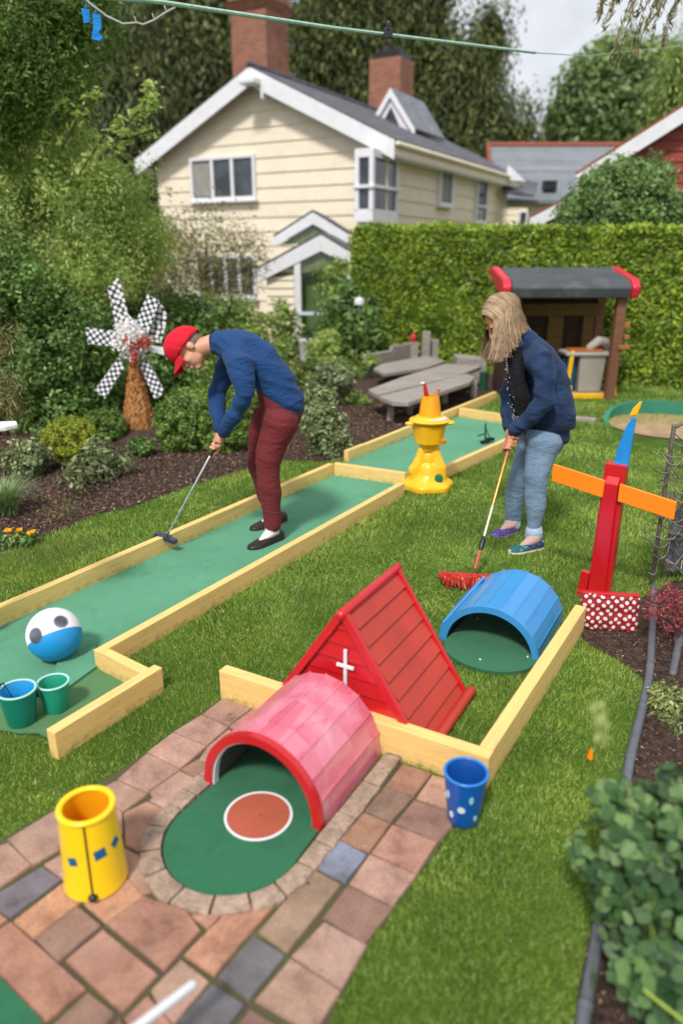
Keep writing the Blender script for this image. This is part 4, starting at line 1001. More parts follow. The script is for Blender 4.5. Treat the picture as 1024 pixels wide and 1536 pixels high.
# ------------------------------------------------------------------ houses
def clap(m, x0f, x1f, z0, z1, ch, mk):
    """lapped boards; x0f/x1f give the wall's ends at a height, mk turns (along, out, z) into a point"""
    z = z0
    while z < z1-.01:
        zt = min(z+ch, z1); a0, a1, b0, b1 = x0f(z), x1f(z), x0f(zt), x1f(zt)
        if a1-a0 < .02: break
        b1 = max(b1, b0+.002)
        ld = .034 if ch > .3 else .03; pts = [(a0, ld, z), (a1, ld, z), (a1, -.1, z), (a0, -.1, z), (b0, .004, zt), (b1, .004, zt), (b1, -.1, zt), (b0, -.1, zt)]
        p = [mk(*q) for q in pts]; m.hexa(p[:4], p[4:]); z = zt
def window(parent, mk, a0, a1, z0, z1, cols, curtain=(), fr=.09, sill=True, trans=None):
    m = MB(); o = .11
    def bxx(m, A0, A1, O0, O1, Z0, Z1):
        p = [mk(*q) for q in [(A0, O1, Z0), (A1, O1, Z0), (A1, O0, Z0), (A0, O0, Z0), (A0, O1, Z1), (A1, O1, Z1), (A1, O0, Z1), (A0, O0, Z1)]]; m.hexa(p[:4], p[4:])
    bxx(m, a0-fr, a0, -.02, o+.02, z0-fr, z1+fr); bxx(m, a1, a1+fr, -.02, o+.02, z0-fr, z1+fr)
    bxx(m, a0, a1, -.02, o+.017, z1, z1+fr); bxx(m, a0, a1, -.02, o+.017, z0-fr, z0)
    xs = [a0+(a1-a0)*i/cols for i in range(cols+1)]
    for x in xs[1:-1]: bxx(m, x-fr*.55, x+fr*.55, -.02, o+.01, z0, z1)
    if trans: bxx(m, a0, a1, -.02, o+.007, trans-.04, trans+.04)
    f = build('window', m, WHITE, parent, bevel=.008)
    m = MB(); bxx(m, a0, a1, -.01, .066, z0, z1); build('pane', m, GLASS, f)
    if curtain:
        m = MB()
        for i in curtain: bxx(m, xs[i]+.02, xs[i+1]-.1, .068, .073, z0+.05, z1-.05)
        build('curtain', m, CURTAIN, f)
    if sill:
        m = MB(); bxx(m, a0-fr-.05, a1+fr+.05, -.02, o+.09, z0-fr-.06, z0-fr-.002); build('sill', m, WHITE, f, bevel=.006)
    return f
WH, LH = 7.6, 10.3
house = thing('house', 'two storey cream clapboard house with white bargeboards behind the garden', 'house', (-5.54, 24.18, 0), math.atan2(-.483, .875))
zr = lambda x: 6.35-.47*abs(x-3.8)
m = MB()
fmk = lambda a, o, z: Vector((a, -o, z)); smk = lambda a, o, z: Vector((WH+o, a, z))
hi = lambda z: max(0, 3.8-(6.35-.16-z)/.47) if z > zr(0)-.16 else 0
clap(m, lambda z: hi(z), lambda z: WH-hi(z), 0, 6.15, .38, fmk)
clap(m, lambda z: .0, lambda z: LH, 0, zr(WH)-.1, .38, smk)
m.box((.06, LH/2, 2.1), (.1, LH-.1, 4.2)); m.box((WH/2, LH-.06, 2.1), (WH-.3, .1, 4.2))
build('wall', m, CREAM, house)
m = MB(); m.box((WH+.005, -.005, 2.05), (.12, .12, 4.1)); build('corner_board', m, CREAM, house)
for sg in (-1, 1):
    m = MB(); xe = 3.8+sg*4.25; y0, y1 = -.42, LH+.3
    ze = zr(xe); p = [(3.8, y0, 6.35), (xe, y0, ze), (xe, y0, ze-.1), (3.8, y0, 6.25)]
    m.prism([Vector(q) for q in p], (0, y1-y0, 0)); rf = build('roof', m, TILE, house)
    m = MB(); p = [(3.8, y0-.03, 6.30), (xe-sg*.0, y0-.03, ze-.05), (xe, y0-.03, ze-.48), (3.8, y0-.03, 5.87)]
    m.prism([Vector(q) for q in p], (0, .045, 0)); build('bargeboard', m, WHITE, rf, bevel=.01)
    m = MB(); m.box((xe-sg*.06, (y0+y1)/2+.03, ze-.24), (.10, y1-y0-.1, .26)); build('fascia', m, CREAM if sg > 0 else WHITE, rf)
    m = MB(); m.tube([(xe+sg*.03, y0+.1, ze-.12), (xe+sg*.03, y1-.05, ze-.12)], .07, seg=10); build('gutter', m, CREAM, rf, smooth=True)
    m = MB(); m.box((3.8+sg*(3.8+.22), LH/2, ze-.39), (.4, LH+.5, .03)); build('soffit', m, WHITE, rf)
m = MB(); m.tube([(3.8, -.45, 6.37), (3.8, LH+.3, 6.37)], .07, seg=8); build('ridge_tiles', m, TILE, house)
m = MB(); m.box((3.95, -.62, 5.92), (.5, .35, .16)); m.box((4.2, -.35, 5.7), (.08, .3, .4)); build('apex_lamp', m, WHITE, house, bevel=.04)
window(house, fmk, 1.43, 3.55, 3.22, 4.2, 3, curtain=(0,))
window(house, fmk, 1.43, 3.45, .52, 1.55, 4)
window(house, smk, 3.6, 4.5, 3.14, 4.06, 1, curtain=(0,)); window(house, smk, 6.9, 7.85, 2.75, 4.08, 1, trans=3.2)
# corner bay
def PLs(px, py, p, t):
    d = ray(px, py); n = (-t[1], t[0]); k = (p[0]*n[0]+p[1]*n[1])/(d.x*n[0]+d.y*n[1]); x, y = d.x*k, d.y*k
    return (x-p[0])*t[0]+(y-p[1])*t[1], CAM_H+d.z*k
HX, HS = (.875, -.483), (.483, .875); HO = (-5.54, 24.18)
yb = -.55; po2 = (HO[0]+HS[0]*yb, HO[1]+HS[1]*yb)
xl, zt = PLs(531, 226, po2, HX); xc, zt2 = PLs(560, 224, po2, HX); _, zb = PLs(545, 334, po2, HX)
pc = (po2[0]+HX[0]*xc, po2[1]+HX[1]*xc); ye, _ = PLs(598, 226, pc, HS); ye += yb
yb, xl, xc, ye = -.92, 7.2, 7.72, .6; zt = 3.98; m = MB()
m.box(((xl+xc)/2, (yb+ye)/2, zb+.15), (xc-xl, ye-yb, .30)); m.box(((xl+xc)/2, (yb+ye)/2, zt+.03), (xc-xl, ye-yb, .2))
for cx_, cy_ in ((xl+.06, yb+.06), (xc-.06, yb+.06), (xc-.06, ye-.06)): m.box((cx_, cy_, (zb+zt)/2+.1), (.12, .12, zt-zb-.3))
m.box(((xl+xc)/2, (yb+ye)/2, zb+.82), (xc-xl+.1, ye-yb+.1, .08))
bay = build('bay_window', m, WHITE, house, bevel=.01)
m = MB(); m.box(((xl+xc)/2, (yb+ye)/2, (zb+zt)/2+.1), (xc-xl-.12, ye-yb-.12, zt-zb-.3)); build('pane', m, GLASS, bay)
m = MB(); m.box(((xl+xc)/2, (yb+ye)/2+.02, zb-.25), (xc-xl-.1, ye-yb-.15, .5)); build('apron', m, CREAM, bay)
m = MB(); m.tube([(WH+.1, LH-.3, .1), (WH+.1, LH-.3, 3.9)], .045, seg=8); build('downpipe', m, WHITE, house, smooth=True)
# dormer and chimneys
m = MB(); dx, dy = 5.35, 5.0
m.prism([Vector((dx-.75, dy, 5.45)), Vector((dx+.75, dy, 5.2)), Vector((dx, dy, 6.42))], (0, .05, 0)); dm = build('dormer', m, WHITE, house)
for sg in (-1, 1):
    m = MB(); m.prism([Vector((dx, dy-.1, 6.55)), Vector((dx+sg*.86, dy-.1, 5.35)), Vector((dx+sg*.86, dy-.1, 5.15)), Vector((dx, dy-.1, 6.3))], (0, .08, 0)); build('bargeboard', m, WHITE, dm)
    m = MB(); m.prism([Vector((dx, dy-.05, 6.57)), Vector((dx+sg*.86, dy-.05, 5.37)), Vector((dx+sg*.8, dy-.05, 5.33)), Vector((dx, dy-.05, 6.48))], (0, 2.6, 0)); build('roof', m, TILE2, dm)
m = MB(); m.prism([Vector((dx-.35, dy-.02, 5.5)), Vector((dx+.3, dy-.02, 5.5)), Vector((dx, dy-.02, 6.05))], (0, .015, 0)); build('pane', m, GLASS, dm)
def tolocal(v):
    rx, ry_ = v.x-HO[0], v.y-HO[1]; return Vector((rx*HX[0]+ry_*HX[1], rx*HS[0]+ry_*HS[1], v.z))
for i, (px, D, w_, z1_, cap_) in enumerate(((392, 28, 1.72, 9.0, 1), (587, 29.5, 1.5, 8.05, 0))):
    c = tolocal(P(px, 120, D)); m = MB(); m.box((c.x, c.y, (4.5+z1_)/2), (w_*.8, w_*.75, z1_-4.5))
    if cap_: m.hexa([(c.x+a*w_*.4, c.y+b*w_*.375, z1_) for a, b in ((-1, -1), (1, -1), (1, 1), (-1, 1))], [(c.x+a*w_*.5, c.y+b*w_*.5, z1_+.3) for a, b in ((-1, -1), (1, -1), (1, 1), (-1, 1))]); m.box((c.x, c.y, z1_+.9), (w_*.85, w_*.8, 1.2))
    chm = build('chimney', m, BRICK, house)
    m = MB()
    if cap_: m.box((c.x, c.y, z1_+1.6), (.9, .6, .2))
    else:
        m.box((c.x, c.y, z1_+.1), (w_*.7, w_*.65, .2)); m.lathe([(.16, z1_+.2), (.13, z1_+.5), (.15, z1_+.52)], (c.x-.25, c.y, 0), 14); m.lathe([(.14, z1_+.2), (.12, z1_+.42)], (c.x+.25, c.y, 0), 14)
    build('chimney_pot', m, BLACKP, chm)
# porch in front of the house
DPo = 15.0
def PP(px, py, dy=0): return P(px, py, DPo+dy)
porch = thing('porch', 'small cream garden porch with two stepped white gables in front of the house', 'porch', G(440, 521))
def gable(apx, lf, rt, dy, back, bh):
    A, Lf, Rt = PP(*apx, dy=dy), PP(*lf, dy=dy), PP(*rt, dy=dy)
    for e, nm in ((Lf, 0), (Rt, 1)):
        m = MB(); m.prism([A, e, e-Vector((0, 0, bh)), A-Vector((0, 0, bh*1.25))], (0, .06, 0)); b_ = build('bargeboard', m, WHITE, porch, world=True, bevel=.01)
        m = MB(); up = Vector((0, 0, .05)); m.prism([A+up, e+up, e-Vector((0, 0, .0)), A], (0.25, back, 0)); build('roof', m, TILE, porch, world=True)
    m = MB(); m.prism([A-Vector((0, 0, bh*1.2)), Lf-Vector((-.12, 0, bh*.8)), Rt-Vector((.12, 0, bh*.8))], (0, .03, 0)); g_ = build('pane', m, M_glass('gable_glass', (.05, .07, .03, 1)), porch, world=True); g_.location.y += .1
    return A, Lf, Rt
A1_, L1_, R1_ = gable((481, 352), (385, 405), (531, 382), 0, 3.0, .24); A2_, L2_, R2_ = gable((469, 318), (410, 356), (520, 350), 2.2, 3.0, .2)
m = MB()
l0, l1 = PP(399, 420).x, PP(440, 420).x
clap(m, lambda z: l0, lambda z: l1, 0, 1.48, .15, lambda a, o, z: Vector((a, DPo+.12-o, z))); m.prism([Vector((l0, DPo+.15, 1.48)), Vector((l1, DPo+.15, 1.48)), Vector((l1, DPo+.15, 1.78))], (0, .1, 0))
m.box((l0+.05, DPo+1.6, .75), (.1, 2.8, 1.5)); build('wall', m, CREAM, porch, world=True)
m = MB(); x = PP(446, 420).x; m.box((x, DPo+.08, .85), (.13, .13, 1.7)); build('post', m, WHITE, porch, world=True, bevel=.01); m = MB(); x2 = PP(524, 420).x; m.box((x2, DPo+.08, .8), (.1, .12, 1.6)); build('post', m, WHITE, porch, world=True, bevel=.01)
m = MB(); m.box(((x+x2)/2, DPo+.3, .8), (x2-x-.12, .03, 1.56)); build('pane', m, M_glass('greenish_glass', (.03, .05, .02, 1)), porch, world=True)
m = MB(); m.box((PP(470, 470).x, DPo-.02, PP(470, 470).z), (.62, .05, .06)); build('rail', m, M_paint('pale_blue_rail', lin('#c8dbe2'), .5), porch, world=True)
# neighbour with the grey slate roof
nb_ = thing('house', 'neighbouring house with a wide grey slate roof and red ridge tiles', 'house', (9, 33, 0))
r0, r1 = P(732, 219, 36), P(960, 204, 36); e0_, e1_ = P(738, 300, 31), P(960, 292, 31)
m = MB(); m.prism([r0, e0_, e0_-Vector((0, 0, .12)), r0-Vector((0, 0, .12))], tuple(Vector((r1.x-r0.x, 0, 0)))); 
m.prism([r0, r0+Vector((0, 5, -2.8)), r0+Vector((0, 5, -2.9)), r0-Vector((0, 0, .12))], (r1.x-r0.x, 0, 0)); nr = build('roof', m, TILE2, nb_, world=True)
TILER = M_paint('red_ridge_clay', lin('#8a4a3a'), .8, .15)
m = MB(); m.tube([r0+Vector((0, 0, .03)), Vector((r1.x, r1.y, r0.z+.03))], .13, seg=8); m.tube([r0, e0_], .10, seg=8); build('ridge_tiles', m, TILER, nr, world=True)
m = MB(); clap(m, lambda z: e0_.x+.3, lambda z: r1.x, 0, e0_.z-.1, .2, lambda a, o, z: Vector((a, 31.4-o, z))); build('wall', m, CREAM, nb_, world=True)
wing = MB(); a = P(757, 300, 28.4); 
clap(wing, lambda z: P(752, 320, 28.4).x, lambda z: P(790, 320, 28.4).x, 0, P(790, 312, 28.4).z, .2, lambda a, o, z: Vector((a, 28.4-o, z))); build('wall', wing, CREAM, nb_, world=True)
m = MB(); q = [P(752, 290, 28.2), P(800, 297, 28.2), P(806, 278, 30.6), P(757, 262, 30.6)]; m.prism(q, (0, 0, .08)); build('roof', m, TILE, nb_, world=True)
m = MB(); m.prism([P(757, 270, 28.1), P(788, 272, 28.1), P(762, 247, 28.1)], (0, .2, 0)); build('white_gablet', m, WHITE, nb_, world=True)
f = window(nb_, lambda a, o, z: Vector((a-9, 28.4-o-33, z)), P(779, 320, 28.4).x, P(788, 320, 28.4).x, P(779, 343, 28.4).z, P(779, 319, 28.4).z, 1, fr=.05, sill=False)
m = MB(); v = P(822, 283, 31.8); m.box(v+Vector((0, -.1, .1)), (.5, .4, .35)); build('roof_vent', m, BLACKP, nb_, world=True)
# red house on the right
rh = thing('house', 'dark red clapboard house with a white bargeboard at the right edge', 'house', (8, 14, 0))
E_ = P(864, 262, 14.0); T_ = P(1024, 160, 14.0); sl = (T_.z-E_.z)/(T_.x-E_.x); ax_ = 8.6; Az = E_.z+sl*(ax_-E_.x)
m = MB(); wl_ = E_.x+.35
clap(m, lambda z: max(wl_, E_.x+(z+.18-E_.z)/sl), lambda z: min(2*ax_-wl_, 2*ax_-(E_.x+(z+.18-E_.z)/sl)), 0, Az-.25, .17, lambda a, o, z: Vector((a, 14.3-o, z)))
m.beam((wl_+.05, 14.3, E_.z/2-.1), (wl_+5.1, 22.2, E_.z/2-.1), .1, E_.z-.2); build('wall', m, REDSIDE, rh, world=True)
for sg in (1, -1):
    e = E_ if sg > 0 else Vector((2*ax_-E_.x, 14, E_.z)); A = Vector((ax_, 14, Az))
    m = MB(); m.prism([A, e, e-Vector((0, 0, .27)), A-Vector((0, 0, .27))], (0, .06, 0)); build('bargeboard', m, WHITE, rh, world=True, bevel=.01)
    m = MB(); m.prism([A+Vector((0, 0, .05)), e+Vector((-.03*sg, 0, .03)), e, A], (5.2, 8.2, 0)); build('roof', m, TILER, rh, world=True)
a, b = P(795, 327, 13.4), P(880, 283, 13.4)
m = MB(); m.prism([a, b, b-Vector((0, 0, .2)), a-Vector((0, 0, .2))], (0, .06, 0)); build('bargeboard', m, WHITE, rh, world=True)
m = MB(); m.prism([a+Vector((0, 0, .04)), b+Vector((0, 0, .04)), b, a], (1.2, 1.6, 0)); build('roof', m, TILER, rh, world=True)
m = MB(); clap(m, lambda z: max(a.x+.25, a.x+(z+.15-a.z)*(b.x-a.x)/(b.z-a.z)), lambda z: b.x, 0, b.z-.2, .15, lambda aa, o, z: Vector((aa, 13.6-o, z))); build('wall', m, REDSIDE, rh, world=True)

# ------------------------------------------------------------------ playhouse shed by the hedge
sx0, sx1, sy0, sy1 = 2.0, 3.36, 9.0, 9.75
shed = thing('playhouse', 'small open wooden playhouse with a dark roof and red roof ends before the hedge', 'playhouse', (2.7, 9.0, 0))
ROOFD = M_paint('dark_grey_felt', lin('#41474b'), .75, .2, 5, 50, .3, .004, dirt=lin('#6a7072'), dirt_amt=.6, dirt_scale=4)
REDP = M_paint('red_plastic_cap', lin('#c8263a'), .4, .08)
DKW = M_wood('dark_shed_boards', lin('#2c1f18'), lin('#4a3326')); TANW = M_wood('tan_shed_boards', lin('#604828'), lin('#7c6034'))
zf, zb_ = 1.24, 1.53
m = MB(); q = [Vector((0, sy0-.12, zf-.04)), Vector((0, sy0-.16, zf+.08)), Vector((0, sy0-.05, zf+.17)), Vector((0, sy1-.15, zb_)), Vector((0, sy1+.05, zb_-.02)), Vector((0, sy1+.05, zb_-.08)), Vector((0, sy0-.02, zf-.02))]
m.prism([p+Vector((sx0-.02, 0, 0)) for p in q], (sx1-sx0+.02, 0, 0)); rf = build('roof', m, ROOFD, shed, world=True, bevel=.015)
for x in (sx0-.13, sx1+.005):
    m = MB(); m.prism([p+Vector((x, -.008 if i < 3 else .01, .012 if 1 <= i <= 4 else -.008)) for i, p in enumerate(q)], (.105, 0, 0)); build('roof_end', m, REDP, rf, world=True, bevel=.03)
m = MB()
for i in range(9):
    x = sx0+.02+(sx1-sx0-.04)*(i+.5)/9; m.box((x, sy1-.03, .68), ((sx1-sx0)/9-.012, .03, 1.36))
build('back_wall', m, DKW, shed, world=True)
m = MB(); m.box(((sx0+sx1)/2, sy1-.08, 1.02), (sx1-sx0-.1, .04, .15)); m.box((sx0+.75, sy1-.07, .5), (.2, .03, .88)); m.box((sx0+1.17, sy1-.07, .5), (.14, .03, .88)); build('tan_boards', m, TANW, shed, world=True, bevel=.004)
m = MB(); m.box((sx0+.01, (sy0+sy1)/2, .66), (.03, sy1-sy0-.1, 1.3)); build('side_wall', m, DKW, shed, world=True)
for x in (sx0+.05, sx1-.06):
    for y in (sy0, sy1-.04):
        m = MB(); m.beam((x, y, 0), (x+.01, y, 1.22 if y == sy0 else 1.4), .11, .10, up=(0, 1, 0)); build('post', m, BROWNWOOD, shed, world=True, bevel=.006)
m = MB(); m.box(((sx0+sx1)/2, sy0+.02, .03), (sx1-sx0-.24, .06, .07)); build('sill', m, YPL, shed, world=True, bevel=.01)
m = MB(); m.box((sx1+.03, sy0-.02, .63), (.14, .12, .05)); m.box((sx1+.07, sy0+.15, .74), (.07, .32, .06)); m.box((sx1+.08, sy0+.1, .88), (.07, .08, .07)); build('side_ledge', m, M_wood('orange_brown_ledge', lin('#8a5a38'), lin('#b07a4a')), shed, world=True, bevel=.01)
# toys inside
tb = thing('toy_tub', 'pale grey tub with a round lid and yellow legs inside the playhouse', 'tub', G(884, 588))
q = lambda px, py, D=8.95: P(px, py, D)
m = MB(); a = G(893, 585); cx_ = a.x-.30
m.hexa([(cx_-.12, 8.8, .06), (cx_+.16, 8.8, .06), (cx_+.16, 9.05, .06), (cx_-.12, 9.05, .06)], [(cx_-.15, 8.76, .52), (cx_+.18, 8.76, .52), (cx_+.18, 9.1, .52), (cx_-.15, 9.1, .52)])
m.box((cx_-.05, 8.93, .535), (.56, .4, .05)); m.box((cx_+.0, 8.9, .035), (.46, .36, .05)); GREYP = M_paint('warm_grey_plastic', lin('#a8a198'), .5, .06); build('tub', m, GREYP, tb, world=True, bevel=.02)
m = MB(); m.tube([(cx_, 8.9, .6), (cx_+.1, 8.9, .68), (cx_+.2, 8.95, .66), (cx_+.25, 9.0, .58)], [.05, .06, .06, .05], seg=12); build('lid_handle', m, GREYP, tb, world=True, smooth=True)
m = MB(); m.box((cx_-.05, 8.92, .572), (.4, .3, .02)); build('tray', m, M_paint('orange_brown_tray', lin('#b0622a'), .6), tb, world=True, bevel=.006)
for s_ in (-1, 1):
    m = MB(); m.beam((cx_+.02+s_*.30, 8.76, .02), (cx_+.0+s_*.25, 8.76, .58), .05, .05, up=(0, 1, 0)); m.box((cx_+.0+s_*.27, 8.72, .1), (.07, .08, .12)); build('leg', m, YPL, tb, world=True, bevel=.012)
m = MB(); m.lathe([(.08, 0), (.095, .42), (.085, .42), (.075, .02)], (0, 0, 0), 24, closed=True); bb_ = build('blue_barrel', m, M_paint('dull_blue_plastic', lin('#24567a'), .5, .08), smooth=True); bb_.location = (cx_-.20, 8.92, .05); bb_.name = 'barrel'
tag(bb_, 'dull blue barrel standing left of the grey tub in the playhouse', 'barrel')

tb.location.y += .30; tb.location.x += .02; bb_.location.y += .3
# ------------------------------------------------------------------ hedge
def hedge():
    a, b = Vector((.20, 12.6, 0)), Vector((6.6, 8.1, 0)); t = (b-a).normalized(); n = Vector((-t.y, t.x, 0)); Ln = (b-a).length; th = .9
    rng = np.random.default_rng(21)
    def hz(s): return 2.07-.17*s/Ln
    N_ = 120000; f = rng.random(N_)
    s = rng.random(N_)*Ln; z = rng.random(N_)**.85; d = rng.normal(size=N_)*.045
    P_ = np.zeros((N_, 3)); Nn = np.zeros((N_, 3)); H = hz(s)
    top = f > .78; end = (f > .70) & ~top
    bul = .06*fbm(np.stack([s*1.0, z*2], 1), 1.8, 3)+.03*fbm(np.stack([s, z*2], 1), 9, 4)
    dep = np.where(top, rng.random(N_)*th, np.abs(d)+0*bul)-np.where(top, 0, bul)
    zz = np.where(top, H+.05*fbm(np.stack([s, dep*2], 1), 4, 6)+rng.normal(size=N_)*.03, z*H)
    ss = np.where(end, -np.abs(rng.normal(size=N_)*.05), s); dep = np.where(end, rng.random(N_)*th, dep)
    P_[:, 0] = a.x+t.x*ss+n.x*dep; P_[:, 1] = a.y+t.y*ss+n.y*dep; P_[:, 2] = zz
    Nn[:] = (-n.x, -n.y, .35); Nn[top] = (0, 0, 1); Nn[end] = (-t.x, -t.y, .3)
    P_ = P_[P_[:, 2] > .01]; Nn = Nn[:len(P_)] if len(P_) != N_ else Nn
    co = leaf_quads(P_, Nn, .062, .55, rng, tilt=.75)
    mb = MB(); i_ = .07
    c4 = [a+t*i_+n*i_, b+n*i_, b+n*(th-i_), a+t*i_+n*(th-i_)]; tops = [p+Vector((0, 0, (2.07 if k in (0, 3) else 1.9)-.08)) for k, p in enumerate(c4)]
    mb.hexa([p+Vector((0, 0, .01)) for p in c4], tops)
    q = np.concatenate([quads_for(co), np.array(mb.f)+len(co)]); co = np.concatenate([co, np.array([list(v) for v in mb.v])])
    return npmesh('hedge', co, q, M_leaf('privet_leaf', lin('#4e6a22'), lin('#78963a'), lin('#b6c24c'), .45, .3, 1.6))
tag(hedge(), 'tall clipped bright green hedge running across behind the playhouse', 'hedge')

# ------------------------------------------------------------------ low table and bench
lt = thing('low_table', 'low weathered grey plank table with rounded end beside the short lane', 'table', G(640, 612))
zt_ = .27
def plank(parent, pts, z, th, mat=GREYWOOD, name='plank'):
    m = MB(); m.prism([Vector((G(*p, z).x, G(*p, z).y, z-th)) for p in pts], (0, 0, th)); return build(name, m, mat, parent, world=True, bevel=.008)
plank(lt, [(552,584),(566,592),(690,562),(722,549),(668,545),(600,566)], zt_+.006, .05)
plank(lt, [(568,594),(588,602),(612,603),(640,594),(704,573),(712,566),(700,560),(640,576)], zt_, .05)
for p in [(585, 631), (614, 622), (709, 596), (666, 606)]:
    c = G(*p); m = MB(); m.box((c.x, c.y, zt_/2-.03), (.07, .07, zt_-.055)); build('leg', m, GREYWOOD, lt, world=True, bevel=.006)
gb_ = thing('garden_bench', 'weathered grey bench with a boarded back and end box against the hedge', 'bench', G(620, 566))
plank(gb_, [(560,552),(575,560),(640,551),(668,541),(640,533),(575,545)], .22, .05, name='seat')
for i, (p0, p1, h) in enumerate((((546, 568), (585, 560), .34), ((585, 560), (618, 553), .40), ((650, 548), (684, 541), .46))):
    a, b = G(*p0), G(*p1); m = MB(); m.beam(a+Vector((0, 0, h/2)), b+Vector((0, 0, h/2)), .06, h); build('back_board', m, GREYWOOD, gb_, world=True, bevel=.01)
for p, h, w_ in (((620, 554), .42, .12), ((637, 551), .56, .13), ((650, 549), .42, .13), ((681, 545), .44, .13)):
    c = G(*p); m = MB(); m.box((c.x, c.y-.03, h/2), (w_, .06, h)); build('back_post', m, GREYWOOD, gb_, world=True, bevel=.01)
m = MB(); a, b = G(683, 572), G(727, 577); m.hexa([a, b, b+Vector((0, .35, 0)), a+Vector((0, .35, 0))], [p+Vector((0, 0, .34)) for p in (a, b, b+Vector((0, .35, 0)), a+Vector((0, .35, 0)))]); build('end_box', m, GREYWOOD, gb_, world=True, bevel=.012)
c = G(724, 586); m = MB(); m.lathe([(.05, 0), (.06, .24), (.05, .25)], (0, 0, 0), 18); o = build('green_tub', m, M_paint('bottle_green_plastic', lin('#1f4a38'), .5), smooth=True); o.location = c; o.name = 'tub'; tag(o, 'dark green tub standing at the right end of the grey bench', 'tub')
c = G(618, 554); m = MB(); m.lathe([(.0001, 0), (.035, .0), (.048, .03), (.05, .08), (.035, .11), (.0001, .12)], seg=20); o = build('red_lantern', m, REDP, smooth=True); o.location = (c.x, c.y-.03, .425); tag(o, 'small red rounded lantern on top of the bench back', 'lantern')

# lamp bollards, white bin
for px, py, D, h, lab in ((538, 545, None, .62, 'grey lamp bollard with a round white head beside the left end of the hedge'), (512, 520, None, .5, 'smaller white topped bollard half hidden in the shrub left of the lamp')):
    c = G(px, py) if py else P(px, py, D); top = P(px, 452 if px == 538 else 462, c.y); t = thing('lamp_bollard', lab, 'lamp', c)
    m = MB(); m.tube([(0, 0, 0), (0, 0, top.z-.06)], .045, seg=12); build('post', m, M_metal('dull_grey_post', (.12, .12, .12, 1), .6, .3), t, smooth=True)
    m = MB(); r_ = .085 if px == 538 else .05; m.lathe([(.0001, -.05), (r_*.9, -.05), (r_, 0), (r_*.8, .05), (.0001, .07)], (0, 0, top.z), 20); build('lamp_head', m, WHITE, t, smooth=True)
c = G(461, 540); m = MB(); m.lathe([(.12, 0), (.14, .28), (.15, .3), (.15, .34), (.0001, .36)], seg=20); o = build('bin', m, M_paint('off_white_bin', lin('#b9bcb4'), .6, .08), smooth=True); o.location = c; tag(o, 'off white round bin at the foot of the porch post', 'bin')
m = MB(); a, b = G(845, 629), G(893, 634); m.beam(a+Vector((0, 0, .02)), b+Vector((0, 0, .02)), .08, .05); tag(build('kerb_board', m, GREYWOOD, bevel=.006), 'short grey board lying in the lawn behind the woman', 'board')
# sand pit
pc_ = G(1003, 640); prr = .60
m = MB(); m.lathe([(.0001, 0), (prr, 0)], (pc_.x, pc_.y, .012), 40, caps=False); sp = build('sand_pit', m, M_paint('dry_sand', lin('#a08664'), .95, .2, 8, 60, .6, .01, dirt=lin('#5f5a38'), dirt_amt=.7, dirt_scale=3)); tag(sp, 'round sandy pit with a curved green rim at the right edge', 'sand pit')
m = MB(); vs = []; K = 40
for i in range(K+1):
    a = R(-5+190*i/K); h = .15*math.sin(PI*min(1, max(0, (i/K)*1.15-.02)))**.5 if 0 < i < K else .01
    for r_, z in ((prr, 0), (prr+.05, 0), (prr+.05, h), (prr, h)): vs.append(Vector((pc_.x+r_*math.cos(a), pc_.y+r_*math.sin(a), .005+z)))
m.add(vs, [(i*4+j, i*4+(j+1) % 4, (i+1)*4+(j+1) % 4, (i+1)*4+j) for i in range(K) for j in range(4)]+[(0, 1, 2, 3), (K*4+3, K*4+2, K*4+1, K*4)])
build('rim', m, M_paint('sea_green_rim', lin('#2f7a60'), .6, .15), sp, smooth=True)

# ------------------------------------------------------------------ trellis, pipes, washing line
tr = thing('wire_trellis', 'rusty wire trellis with curling loops on two posts at the right edge', 'trellis', G(976, 880))
RUST = M_metal('rusty_wire', (.2, .17, .15, 1), .55, .6)
b0 = G(976, 878); b1 = b0+Vector((.16, .12, 0)); b2 = b0+Vector((.75, -.1, 0))
m = MB(); m.tube([b0, b0+Vector((-.01, 0, .88))], .012, seg=8); build('post', m, RUST, tr, world=True, smooth=True)
m = MB(); m.tube([b1, b1+Vector((-.01, 0, .78))], .009, seg=8); build('post', m, RUST, tr, world=True, smooth=True)
m = MB(); m.tube([b0+Vector((-.01, 0, .87)), b0+Vector((.12, .0, .95)), b2+Vector((0, 0, 1.12))], .010, seg=8); build('top_rail', m, RUST, tr, world=True, smooth=True)
rt_ = random.Random(3); m = MB()
for i in range(26):
    z = .12+.74*i/26+rt_.uniform(-.02, .02); p0 = b0+Vector((rt_.uniform(-.09, -.01), rt_.uniform(-.04, .02), z)); amp = rt_.uniform(.01, .035); ph = rt_.uniform(0, 6)
    n_ = 12; Lx = rt_.uniform(.2, .55)
    m.tube([p0+Vector((Lx*k/n_, .05*math.sin(k*.9+ph), amp*math.sin(k*1.1+ph)+k*.004*rt_.uniform(-1, 2))) for k in range(n_+1)], rt_.choice([.0025, .0032, .004]), seg=5)
for k in range(14):
    x = .05+k*.05; m.tube([b0+Vector((x, .02, .05)), b0+Vector((x+.01, .02, .9+.2*x))], .0018, seg=4)
build('wires', m, RUST, tr, world=True, smooth=True)
m = MB(); m.box(b0+Vector((.42, .06, .24)), (.68, .01, .36)); build('grey_panel', m, M_paint('grey_mesh_panel', lin('#5c5f60'), .9, .3, 20, 200, .6, .004), tr, world=True)
PIPE = M_paint('grey_rubber_pipe', lin('#5d6068'), .6, .15, 12, 60, .3, .002)
